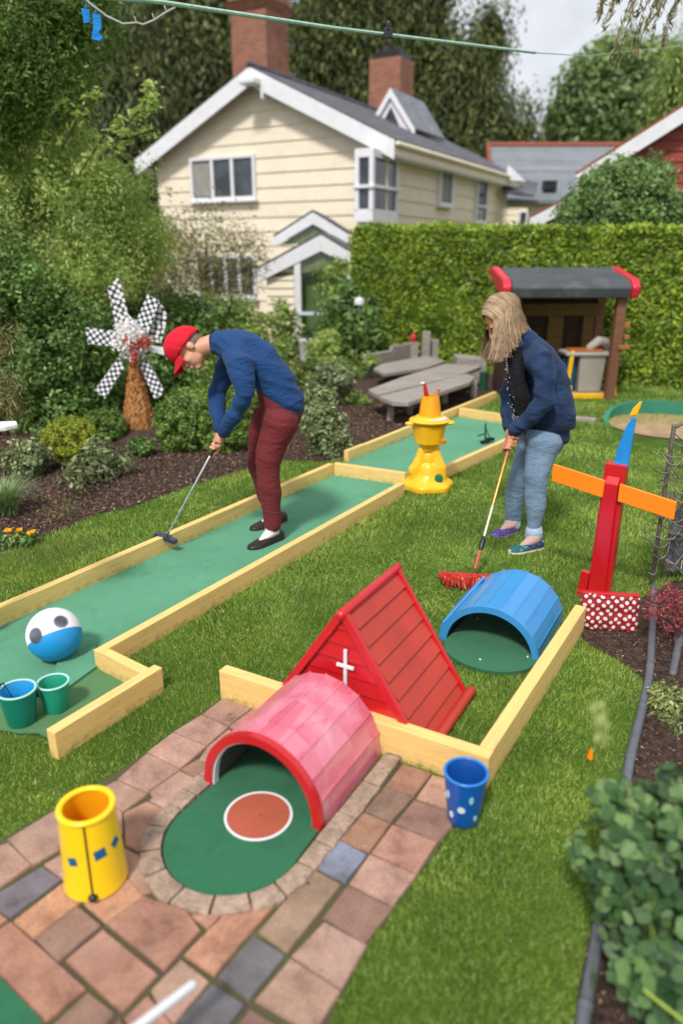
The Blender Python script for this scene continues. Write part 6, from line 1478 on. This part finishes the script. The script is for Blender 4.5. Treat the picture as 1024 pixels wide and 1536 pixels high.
m = MB(); head(m, hc, MH)
m.tube([nkb, q(318, 516, 4.34), hc-MH@Vector((0, .0, .02))], [(.066, .062), (.058, .056), (.056, .054)], side=Y1, seg=18)
m.tube([pel, wst, mid, che, nkb], [(.12, .09), (.115, .085), (.125, .088), (.115, .075), (.05, .045)], side=Y1, seg=20)
for sh, e, w_ in ((nsh, nel, nwr), (fsh, fel, fwr)): m.tube([sh, e, w_], [(.045, .045), (.038, .04), (.026, .022)], seg=14)
for h_, k_, a_ in ((nh, nk, na), (fh, fk, fa)): m.tube([h_.lerp(k_, .12), k_, a_, a_-Vector((0, 0, .03))], [.066, .045, .034, .032], seg=14)
for hl, toe in ((G(424, 808), G(373, 827)), (G(429, 781), G(376, 798))): m.tube([hl.lerp(toe, .2)+Vector((0, 0, .05)), hl.lerp(toe, .62)+Vector((0, 0, .028))], [(.022, .018), (.016, .009)], seg=12)
grip(m, nwr, hN, sdm, Vector((.25, -1, .1)), Vector((-1, 0, -.2)), False)
grip(m, fwr, hF, sdm, Vector((.3, 1, .1)), Vector((-1, 0, -.2)), False)
build('body', m, SKIN, mn, world=True, voxel=.0048, sm_iter=3)
# sweater
m = MB(); m.tube([q(427, 606, 4.34), q(417, 586, 4.34), wst, mid, che, q(343, 517, 4.34), q(331, 515, 4.34)], [(.158, .124), (.157, .126), (.154, .120), (.164, .118), (.174, .112), (.135, .092), (.083, .076)], side=Y1, seg=28)
m.tube([q(352, 535, 4.25), nsh, nel, q(352, 622, 4.14), nwr], [(.075, .07), (.082, .078), (.064, .062), (.052, .05), (.037, .036)], seg=20)
m.tube([q(350, 532, 4.42), fsh, fel, q(326, 618, 4.44), fwr], [(.075, .07), (.078, .075), (.058, .056), (.048, .046), (.037, .036)], seg=20)
build('sweater', m, M_cloth('blue_knit', lin('#1d3f6e'), .1, 700, .9, wr=20, sheen=.35), mn, world=True, voxel=.008, sm_iter=3, disp=wr(.006, 15, .003, 42, (1, .6, 1.4), 4))
m = MB(); cdir = (nkb-q(318, 516, 4.34)).normalized(); a = q(330, 515, 4.34)
m.tube([a+cdir*.012, a-cdir*.014], [(.079, .075), (.071, .068)], side=Y1, seg=24); build('collar', m, M_cloth('navy_collar', lin('#1a2f52'), .1), mn, world=True, smooth=True)
m = MB()
for w_, e in ((nwr, nel), (fwr, fel)):
    d = (e-w_).normalized(); m.tube([w_-d*.012, w_+d*.03], [.0395, .0405], seg=18)
build('cuffs', m, M_cloth('navy_cuff', lin('#1b3560'), .1), mn, world=True, smooth=True)
# trousers
m = MB(); m.tube([q(408, 582, 4.34), q(419, 598, 4.34), q(424, 622, 4.34)], [(.13, .10), (.148, .118), (.155, .115)], side=Y1, seg=24); m.ell(q(432, 616, 4.34), (.086, .142, .11))
m.tube([nh.lerp(nk, .2), q(414, 652, 4.24), nk, q(405, 740, 4.23), q(409, 781, 4.23), q(409.5, 786, 4.23)], [(.114, .104), (.104, .098), (.080, .080), (.070, .070), (.056, .054), (.054, .052)], seg=22)
m.tube([fh.lerp(fk, .2), q(396, 650, 4.45), fk, q(397, 733, 4.48), fa], [(.118, .105), (.10, .095), (.078, .078), (.066, .066), (.052, .052)], seg=22)
build('trousers', m, M_cloth('maroon_chino', lin('#6a262b'), .12, 800, .8, wr=16, sheen=.15), mn, world=True, voxel=.008, sm_iter=3, disp=wr(.0038, 10, .002, 30, (1, 1, .8), 9))
WS = M_cloth('white_sock', lin('#d2cfca'), .06, 500, .9); DS = M_paint('dark_brown_shoe', lin('#2c1f1e'), .45, .2, 20, 90, .3, .002); DSO = M_paint('black_rubber_sole', lin('#1c1a1b'), .7)
for a_, hl, toe in ((na, G(424, 808), G(373, 827)), (fa, G(429, 781), G(376, 798))):
    m = MB(); m.tube([a_+Vector((0, 0, .05)), a_, hl.lerp(toe, .26)+Vector((0, 0, .078)), hl.lerp(toe, .45)+Vector((0, 0, .058)), hl.lerp(toe, .62)+Vector((0, 0, .036))], [.041, .043, .041, .032, .022], seg=18); build('sock', m, WS, mn, world=True, smooth=True)
shoe(mn, G(424, 808), G(373, 827), .045, .064, DS, DSO); shoe(mn, G(429, 781), G(376, 798), .045, .064, DS, DSO)
# cap, hair, face details
T = lambda x, y, z: hc+MH@Vector((x, y, z))
m = MB(); vs = []; fs = []; seg, rg = 32, 12
for i in range(rg+1):
    ph = R(-16)+R(106)*i/rg; 
    for j in range(seg):
        th = 2*PI*j/seg; r_ = 1+.012*abs(math.cos(3*th)); vs.append(T(.094*math.cos(ph)*math.cos(th)*r_, -.008+.116*math.cos(ph)*math.sin(th)*r_, .040+.102*math.sin(ph)+.014*math.cos(ph)*math.sin(th)))
for i in range(rg):
    for j in range(seg): k = (j+1) % seg; fs.append((i*seg+j, i*seg+k, (i+1)*seg+k, (i+1)*seg+j))
m.add(vs, fs); CAPM = M_cloth('red_cap_cotton', lin('#c4122a'), .08, 700, .75, wr=10, sheen=.2); cap_ = build('cap', m, CAPM, mn, world=True, smooth=True); md = cap_.modifiers.new('s', 'SOLIDIFY'); md.thickness = .004; md.offset = 1
m = MB(); nu, nv = 16, 8; vs = []
for v in range(nv+1):
    for u in range(nu+1):
        a = -1+2*u/nu; f = v/nv; x = a*.083*(1-.10*f*f); y = .052+.046*math.sqrt(max(0, 1-a*a*.9))+f*.082*math.sqrt(max(.02, 1-a*a*.93)); z = .040-.030*a*a-.034*f; vs.append(T(x, y, z))
m.add(vs, [(v*(nu+1)+u, v*(nu+1)+u+1, (v+1)*(nu+1)+u+1, (v+1)*(nu+1)+u) for v in range(nv) for u in range(nu)]); bl_ = build('peak', m, CAPM, cap_, world=True, smooth=True); md = bl_.modifiers.new('s', 'SOLIDIFY'); md.thickness = .005
m = MB(); m.ell(T(0, -.006, .133), .007); build('button', m, CAPM, cap_, world=True, smooth=True)
m = MB(); m.ell(T(0, -.030, .008), (.079, .082, .062), rot=MH); hr = build('hair', m, M_cloth('short_grey_hair', lin('#75685e'), .2, 400, .8), mn, world=True, voxel=.006, sm_iter=2, disp=wr(.001, 60, .001, 120))
EYE = M_paint('dark_eye', lin('#2a201c'), .3); 
for s in (-1, 1):
    m = MB(); m.ell(T(s*.030, .0925, .001), (.010, .003, .004), rot=MH); build('eye', m, EYE, mn, world=True, smooth=True)
    m = MB(); m.ell(T(s*.031, .098, .021), (.016, .003, .003), rot=MH); build('eyebrow', m, M_paint('grey_brow', lin('#6e6058'), .8), mn, world=True, smooth=True)
# putter, held but its own thing
pt = thing('putter', 'steel shafted putter with a dark blue head held by the man', 'golf club', (S0.x, S0.y, 0))
m = MB(); m.tube([S0, S0+(S1-S0)*.80], [.0048, .0068], seg=12); build('shaft', m, STEEL, pt, world=True, smooth=True)
m = MB(); m.tube([S0+(S1-S0)*.78, S1+sdm*.03], [.011, .0135], seg=14); build('grip', m, BLACKP, pt, world=True, smooth=True)
hd = q(249, 807, 4.07); a, b = q(234, 801, 4.10), q(264, 813, 4.04); m = MB(); m.beam(a, b, .036, .026); m.beam(a.lerp(b, .3)+Vector((0, .03, .0)), a.lerp(b, .7)+Vector((0, .03, .0)), .03, .02); m.tube([S0, hd.lerp(S0, .3)], .008, seg=10)
build('head', m, M_paint('dark_navy_metal', lin('#232f4a'), .3, .15, coat=.3), pt, world=True, bevel=.005)

# ---------- the woman
wmn = person('woman with blonde hair in a navy denim jacket and pale jeans holding a broom', (P(800, 800, 4.3).x, 4.28, 0)); wmn['ground_z'] = .004
pel, wst, mid, che, nkb = q(826, 636, 4.29), q(823, 606, 4.29), q(818, 568, 4.29), q(805, 538, 4.29), q(784, 512, 4.29)
nsh, nel, nwr = q(808, 541, 4.11), q(817, 601, 4.06), q(775, 642, 4.14)
fsh, fel, fwr = q(788, 534, 4.47), q(762, 592, 4.46), q(764, 636, 4.30)
S0, S1 = q(714, 846, 3.70), q(771, 641, 4.20); sdw = (S1-S0).normalized(); hN = S0+(S1-S0)*.945; hF = S0+(S1-S0)*.865
nh, nk, na = q(817, 652, 4.20), q(803, 714, 4.15), q(800, 801, 4.14)
fh, fk, fa = q(808, 650, 4.38), q(777, 716, 4.38), q(768, 785, 4.42)
hc = q(753, 481, 4.27); MH = frame_of((-.66, .02, .75), (-.72, -.22, -.65)); T = lambda x, y, z: hc+MH@Vector((x, y, z))
m = MB(); head(m, hc, MH, .95); m.tube([nkb, q(771, 498, 4.28), hc-MH@Vector((0, .01, .03))], [(.058, .055), (.05, .048), (.05, .05)], side=Y1, seg=18)
m.tube([pel, wst, mid, che, nkb], [(.12, .09), (.115, .09), (.125, .09), (.11, .07), (.05, .045)], side=Y1, seg=20)
for sh, e, w_ in ((nsh, nel, nwr), (fsh, fel, fwr)): m.tube([sh, e, w_], [(.045, .045), (.036, .036), (.025, .021)], seg=14)
for h_, k_, a_ in ((nh, nk, na), (fh, fk, fa)): m.tube([h_.lerp(k_, .12), k_, a_, a_-Vector((0, 0, .03))], [.066, .045, .034, .032], seg=14)
for hl, toe in ((G(812, 822), G(762, 831)), (G(776, 797), G(737, 807))): m.tube([hl.lerp(toe, .2)+Vector((0, 0, .05)), hl.lerp(toe, .62)+Vector((0, 0, .028))], [(.022, .018), (.016, .009)], seg=12)
grip(m, nwr, hN, sdw, Vector((.45, -1, .1)), Vector((-1, -.2, -.2)), False); grip(m, fwr, hF, sdw, Vector((.0, 1, .1)), Vector((-1, 0, -.2)), False)
build('body', m, SKIN2, wmn, world=True, voxel=.0048, sm_iter=3)
DEN = M_cloth('navy_denim', lin('#1a2b4a'), .16, 800, .85, wr=15, sheen=.3, col2=lin('#31496c'))
m = MB(); m.tube([q(821, 636, 4.29), q(823, 620, 4.29), q(822, 595, 4.29), mid, che, q(793, 521, 4.29), q(787, 513, 4.29)], [(.178, .155), (.178, .148), (.168, .132), (.170, .126), (.172, .114), (.13, .09), (.088, .076)], side=Y1, seg=28)
m.ell(q(832, 606, 4.29), (.095, .15, .12))
m.tube([q(802, 534, 4.2), nsh, q(816, 572, 4.07), nel, q(798, 625, 4.08), nwr], [(.075, .07), (.082, .078), (.070, .068), (.064, .062), (.054, .052), (.042, .040)], seg=20)
m.tube([q(796, 530, 4.38), fsh, fel, q(762, 616, 4.38), fwr], [(.075, .07), (.078, .075), (.060, .058), (.052, .05), (.042, .04)], seg=20)
jk = build('jacket', m, DEN, wmn, world=True, voxel=.008, sm_iter=3, disp=wr(.007, 13, .003, 36, (1, .7, 1.2), 14))
m = MB(); a = q(785, 511, 4.29); d = (mid-nkb).normalized()
m.tube([a+Vector((.012, 0, -.014)), a+Vector((-.012, 0, .016))], [(.092, .082), (.084, .07)], side=Y1, seg=24); build('collar', m, DEN, jk, world=True, smooth=True)
m = MB(); hc0 = q(820, 634, 4.29); dd_ = (q(823, 606, 4.29)-hc0).normalized()
m.tube([hc0-dd_*.010, hc0+dd_*.030], [(.185, .162), (.184, .160)], side=Y1, seg=36, cap=False); build('hem_band', m, M_cloth('dark_denim_hem', lin('#142036'), .15), jk, world=True, smooth=True)
if 0:
  for pts in ([(812, 512, 4.13), (808, 526, 4.05), (800, 545, 4.035), (796, 560, 4.05)], [(818, 520, 4.16), (838, 546, 4.15), (850, 580, 4.17)]): m.tube([q(*p) for p in pts], .003, seg=6)
# dark top in the open front, with the patterned edge beside it
m = MB(); m.tube([q(772, 526, 4.25), q(775, 560, 4.235), q(780, 596, 4.23), q(784, 618, 4.24)], [(.050, .045), (.065, .050), (.07, .048), (.06, .04)], side=Y1, seg=18)
build('top', m, M_cloth('black_top', lin('#15161c'), .1, 600, .8), wmn, world=True, voxel=.008, sm_iter=2, disp=wr(.004, 18, .002, 50))
rr_ = random.Random(5); m = MB(); pth = [q(756, 528, 4.19), q(757, 552, 4.17), q(759, 580, 4.16), q(766, 612, 4.15), q(773, 632, 4.14)]
m.tube(pth, [.009, .008, .007, .006, .005], seg=8); scf = build('scarf_edge', m, M_cloth('dark_scarf', lin('#20222c'), .1), wmn, world=True, smooth=True); m = MB()
for i in range(38):
    u = rr_.random()**1.3*3.99; j = int(u); p = pth[j].lerp(pth[j+1], u-j)+Vector((rr_.gauss(0, .010), -.008+rr_.gauss(0, .003), rr_.gauss(0, .004))); m.ell(p, .0026, seg=6, rings=4)
build('beads', m, WHITE, scf, world=True)
m = MB()
for w_, e in ((nwr, nel), (fwr, q(762, 616, 4.38))):
    d = (e-w_).normalized(); m.tube([w_-d*.014, w_+d*.032], [.0445, .046], seg=18)
build('cuffs', m, DEN, jk, world=True, smooth=True)
JEAN = M_cloth('pale_blue_jeans', lin('#66809a'), .14, 900, .85, wr=13, sheen=.15, col2=lin('#8b9fb4'))
m = MB(); m.tube([q(820, 618, 4.29), q(822, 636, 4.29), q(818, 660, 4.29)], [(.140, .11), (.155, .125), (.15, .105)], side=Y1, seg=24); m.ell(q(828, 642, 4.29), (.09, .145, .105))
m.tube([nh.lerp(nk, .15), q(811, 682, 4.18), nk, q(802, 758, 4.145), q(800, 794, 4.14), q(800, 801, 4.14)], [(.112, .104), (.090, .088), (.066, .066), (.062, .061), (.048, .047), (.049, .049)], seg=22)
m.tube([fh.lerp(fk, .15), q(793, 682, 4.38), fk, q(771, 750, 4.40), fa], [(.108, .10), (.086, .084), (.064, .064), (.060, .059), (.047, .047)], seg=22)
build('jeans', m, JEAN, wmn, world=True, voxel=.008, sm_iter=3, disp=wr(.0042, 11, .002, 30, (1, 1, .9), 19))
for a_, hl, toe in ((na, G(812, 822), G(762, 831)), (fa, G(776, 797), G(737, 807))):
    m = MB(); m.tube([a_+Vector((0, 0, .02)), a_-Vector((0, 0, .012))], [.052, .053], seg=20); build('turn_up', m, M_cloth('jean_turn_up', lin('#9fb2c4'), .1), wmn, world=True, smooth=True)
    m = MB(); m.tube([a_, hl.lerp(toe, .26)+Vector((0, 0, .072)), hl.lerp(toe, .42)+Vector((0, 0, .054)), hl.lerp(toe, .6)+Vector((0, 0, .034))], [.04, .040, .031, .021], seg=16); build('sock', m, M_cloth('pinkish_sock', lin('#b99a92'), .15), wmn, world=True, smooth=True)
def M_twotone(name, a, b, axis_scale, thr):
    m, nt, out = new_mat(name); L = nt.links; p = N(nt, 'ShaderNodeBsdfPrincipled'); tc = N(nt, 'ShaderNodeTexCoord'); sx = N(nt, 'ShaderNodeSeparateXYZ'); L.new(tc.outputs['Generated'], sx.inputs[0])
    f = ramp(nt, sx.outputs['X'], [(thr-.02, (0, 0, 0, 1)), (thr+.02, (1, 1, 1, 1))]).outputs['Color']; c = mixc(nt, f, a, b)
    n_ = ramp(nt, noise(nt, coords(nt), axis_scale, 5, .7), [(.55, (0, 0, 0, 1)), (.7, (.7, .7, .7, 1))]).outputs['Color']; c = mixc(nt, n_, c, lin('#a8c0d0')); L.new(c, p.inputs['Base Color']); p.inputs['Roughness'].default_value = .7; L.new(p.outputs['BSDF'], out.inputs['Surface']); return m
CRM = M_paint('cream_sole', lin('#cdbf9f'), .6)
shoe(wmn, G(812, 822), G(762, 831), .043, .066, M_twotone('green_navy_canvas', lin('#0f5a58'), lin('#1d2f56'), 60, .5), CRM, lab='green and navy canvas shoe')
shoe(wmn, G(776, 797), G(737, 807), .043, .066, M_twotone('purple_canvas', lin('#4a2a78'), lin('#3a2a50'), 80, .6), M_paint('purple_sole', lin('#6a5a78'), .6), lab='purple patterned canvas shoe')
for s in (-1, 1):
    m = MB(); m.ell(T(s*.029, .088, .001), (.010, .003, .003), rot=MH); build('eye', m, EYE, wmn, world=True, smooth=True)
    m = MB(); m.ell(T(s*.030, .092, .020), (.015, .003, .0025), rot=MH); build('eyebrow', m, M_paint('brown_brow', lin('#6a4a38'), .8), wmn, world=True, smooth=True)
# hair: base volume and strands falling from a parting
m = MB(); m.ell(T(0, -.022, .040), (.088, .096, .090), rot=MH, seg=24, rings=16)
for sgn, d0 in ((-1, -.075), (1, .075)):
    m.tube([hc+Vector((.012, d0*.85, .05)), hc+Vector((.020, d0*1.05, -.03)), hc+Vector((.022, d0*1.0, -.10))], [(.022, .072), (.024, .066), (.014, .045)], side=Y1, seg=16)
m.tube([hc+Vector((.06, 0, .03)), hc+Vector((.092, 0, -.03)), hc+Vector((.10, 0, -.07))], [(.075, .035), (.08, .03), (.07, .018)], side=Y1, seg=16)
HAIRB = M_leaf('blonde_hair_base', lin('#7d634c'), lin('#8a7058'), lin('#937a62'), .5, .0, 30)
hair = build('hair', m, HAIRB, wmn, world=True, voxel=.007, sm_iter=3, disp=wr(.002, 30, .001, 80, (1, 1, .3)))
rg_ = np.random.default_rng(77); out = []; NS = 4600
for i in range(NS):
    a0 = rg_.uniform(-.118, .066); sg = -1 if rg_.random() < .68 else 1; pts = []
    top = rg_.uniform(0, .014); spread = a0
    for th in np.linspace(.03, 1.5, 8):
        k_ = math.sqrt(max(.05, 1-((a0+.022)/.112)**2)); p = np.array(list(T(sg*(.092+top)*k_*math.sin(th), a0-.012*math.sin(th), .036+(.098+top)*k_*math.cos(th)))); pts.append(p)
    last = pts[-1]; L_ = min(.215, rg_.uniform(.12, .25))*(1.0 if a0 > -.03 else .8)+(.02 if a0 > .02 else 0); lk = a0; dr = np.array([.10+.05*rg_.normal()-lk*1.25+.07*math.sin(lk*400)+.06*rg_.normal(), sg*.08+.07*rg_.normal(), -1.0]); dr /= np.linalg.norm(dr); cv = (.5*rg_.normal()+math.sin(a0*130))*.014
    for f in np.linspace(.15, 1, 7): pts.append(last+dr*L_*f+np.array([cv*f*f, -sg*.012*f*f*rg_.random(), 0]))
    pts = np.array(pts); ph_ = rg_.random()*6; ar = np.linspace(0, 1, len(pts))[:, None]; pts = pts+rg_.normal(size=3)*.002+np.concatenate([np.sin(ar*9+ph_)*.007, np.cos(ar*8+ph_)*.004, 0*ar], 1)*ar; w_ = rg_.uniform(.0016, .0034)
    tg = np.gradient(pts, axis=0); out_n = pts-np.array(list(hc)); sd_ = np.cross(tg, out_n); sd_ = unit(sd_)*w_*np.linspace(1, .35, len(pts))[:, None]
    A = pts-sd_; Bp = pts+sd_; base = len(out); 
    out.append((A, Bp))
co = []; qd = []; ofs = 0
for A, Bp in out:
    n_ = len(A); co.append(np.concatenate([A, Bp])); 
    for k in range(n_-1): qd.append([ofs+k, ofs+k+1, ofs+n_+k+1, ofs+n_+k])
    ofs += 2*n_
HS_ = M_leaf('blonde_strand', lin('#8a705c'), lin('#ab917a'), lin('#cdb59d'), .45, .1, 9)
o = npmesh('strands', np.concatenate(co), np.array(qd), HS_); o.data.transform(inv_of(wmn)); o.parent = hair
# broom
br = thing('broom', 'long handled broom with a red fringed head held by the woman', 'broom', (S0.x, S0.y, 0))
Lw = lambda f: S0+(S1-S0)*f
m = MB(); m.tube([Lw(.42), Lw(.97)], .0085, seg=12); build('upper_handle', m, M_metal('copper_orange_handle', (.62, .30, .08, 1), .3, .7), br, world=True, smooth=True)
m = MB(); m.tube([Lw(.15), Lw(.43)], .0078, seg=12); build('lower_handle', m, M_metal('cream_steel_handle', (.7, .58, .45, 1), .35, .5), br, world=True, smooth=True)
m = MB(); m.tube([Lw(.10), Lw(.125), Lw(.17), Lw(.185)], [.011, .0145, .0135, .0105], seg=14); build('connector', m, BLACKP, br, world=True, smooth=True)
m = MB(); m.tube([S0-(S1-S0)*.03, Lw(.11)], .0095, seg=12); build('socket', m, M_paint('rusty_red_tube', lin('#b0503a'), .5, .2, 30), br, world=True, smooth=True)
a, b = G(663, 866, .055), G(739, 871, .055); a.z = b.z = .062; m = MB(); m.tube([a, b], [(.026, .022)]*2, side=(0, 0, 1), seg=14); build('broom_head', m, M_cloth('red_wool', lin('#b02a26'), .2), br, world=True, smooth=True)
m = MB(); rr_ = random.Random(3)
for i in range(420):
    f = rr_.random(); p = a.lerp(b, f); an = rr_.uniform(-1.9, 1.9); n_ = Vector((.1, -math.sin(an), math.cos(an))); s0 = p+n_*.022; s1 = s0+n_*.012+Vector((rr_.gauss(0, .004), 0, -.010)); s2 = Vector((s1.x+rr_.gauss(0, .005), s1.y+rr_.gauss(0, .004), max(.012, s1.z-rr_.uniform(.02, .05)))); m.tube([s0, s1, s2], [.0028, .0032, .0028], seg=5)
build('fringe', m, M_island('red_fringe', [(0, lin('#8e1f20')), (.5, lin('#c23a30')), (.85, lin('#d8604a')), (1, lin('#e8a080'))], .9, 200), br, world=True)
m = MB(); c = a.lerp(b, .75); m.box((c.x, c.y-.034, .05), (.016, .012, .04)); build('orange_tag', m, ORANGE, br, world=True, bevel=.003)
# ------------------------------------------------------------------ light, sky, camera
w = bpy.data.worlds.new('World'); scene.world = w; w.use_nodes = True; nt = w.node_tree; nt.nodes.clear(); L = nt.links
SUN_EL, SUN_AZ = 52, 200      # azimuth clockwise from +Y: light arrives from behind the photographer, a little to the left
sky = nt.nodes.new('ShaderNodeTexSky'); sky.sky_type = 'NISHITA'; sky.sun_disc = False
sky.sun_elevation = R(SUN_EL); sky.sun_rotation = R(SUN_AZ); sky.air_density = 1.0; sky.dust_density = 3.0
bw = nt.nodes.new('ShaderNodeRGBToBW'); L.new(sky.outputs[0], bw.inputs[0])
tc = nt.nodes.new('ShaderNodeTexCoord'); mp = nt.nodes.new('ShaderNodeMapping'); mp.inputs['Scale'].default_value = (1, 1, 2.2); L.new(tc.outputs['Generated'], mp.inputs['Vector'])
cl = ramp(nt, noise(nt, mp.outputs['Vector'], 3.2, 7, .55, .3), [(.3, (6.2, 6.5, 7.0, 1)), (.5, (8.2, 8.4, 8.8, 1)), (.7, (10.5, 10.5, 10.6, 1))])
mixn = mixc(nt, .86, sky.outputs[0], cl.outputs['Color'])
bg = nt.nodes.new('ShaderNodeBackground'); L.new(mixn, bg.inputs['Color']); bg.inputs['Strength'].default_value = .08
wo = nt.nodes.new('ShaderNodeOutputWorld'); L.new(bg.outputs[0], wo.inputs['Surface'])
sd = bpy.data.lights.new('sun', 'SUN'); sd.energy = 2.5; sd.angle = R(8); sd.color = (1, .965, .91)
so = bpy.data.objects.new('sun', sd); C.objects.link(so)
az, el = R(SUN_AZ), R(SUN_EL)
dirv = Vector((math.sin(az)*math.cos(el), math.cos(az)*math.cos(el), math.sin(el)))
so.rotation_euler = dirv.to_track_quat('Z', 'Y').to_euler(); so.location = (0, 0, 12)
cam = bpy.data.cameras.new('camera'); co_ = bpy.data.objects.new('camera', cam); C.objects.link(co_)
co_.location = (0, 0, CAM_H); co_.rotation_euler = (R(90-PITCH), 0, 0)
cam.sensor_fit = 'VERTICAL'; cam.sensor_height = 36; cam.sensor_width = 24; cam.lens = 36*FPX/1536
cam.clip_start = .05; cam.clip_end = 600
cam.dof.use_dof = True; cam.dof.focus_distance = 3.6; cam.dof.aperture_fstop = 1.15
scene.camera = co_
scene.view_settings.view_transform = 'Standard'; scene.view_settings.look = 'None'; scene.view_settings.exposure = .52; scene.view_settings.gamma = 1
scene.render.resolution_x = 682; scene.render.resolution_y = 1024
scene.cycles.use_denoising = True
scene.cycles.max_bounces = 6; scene.cycles.transparent_max_bounces = 8
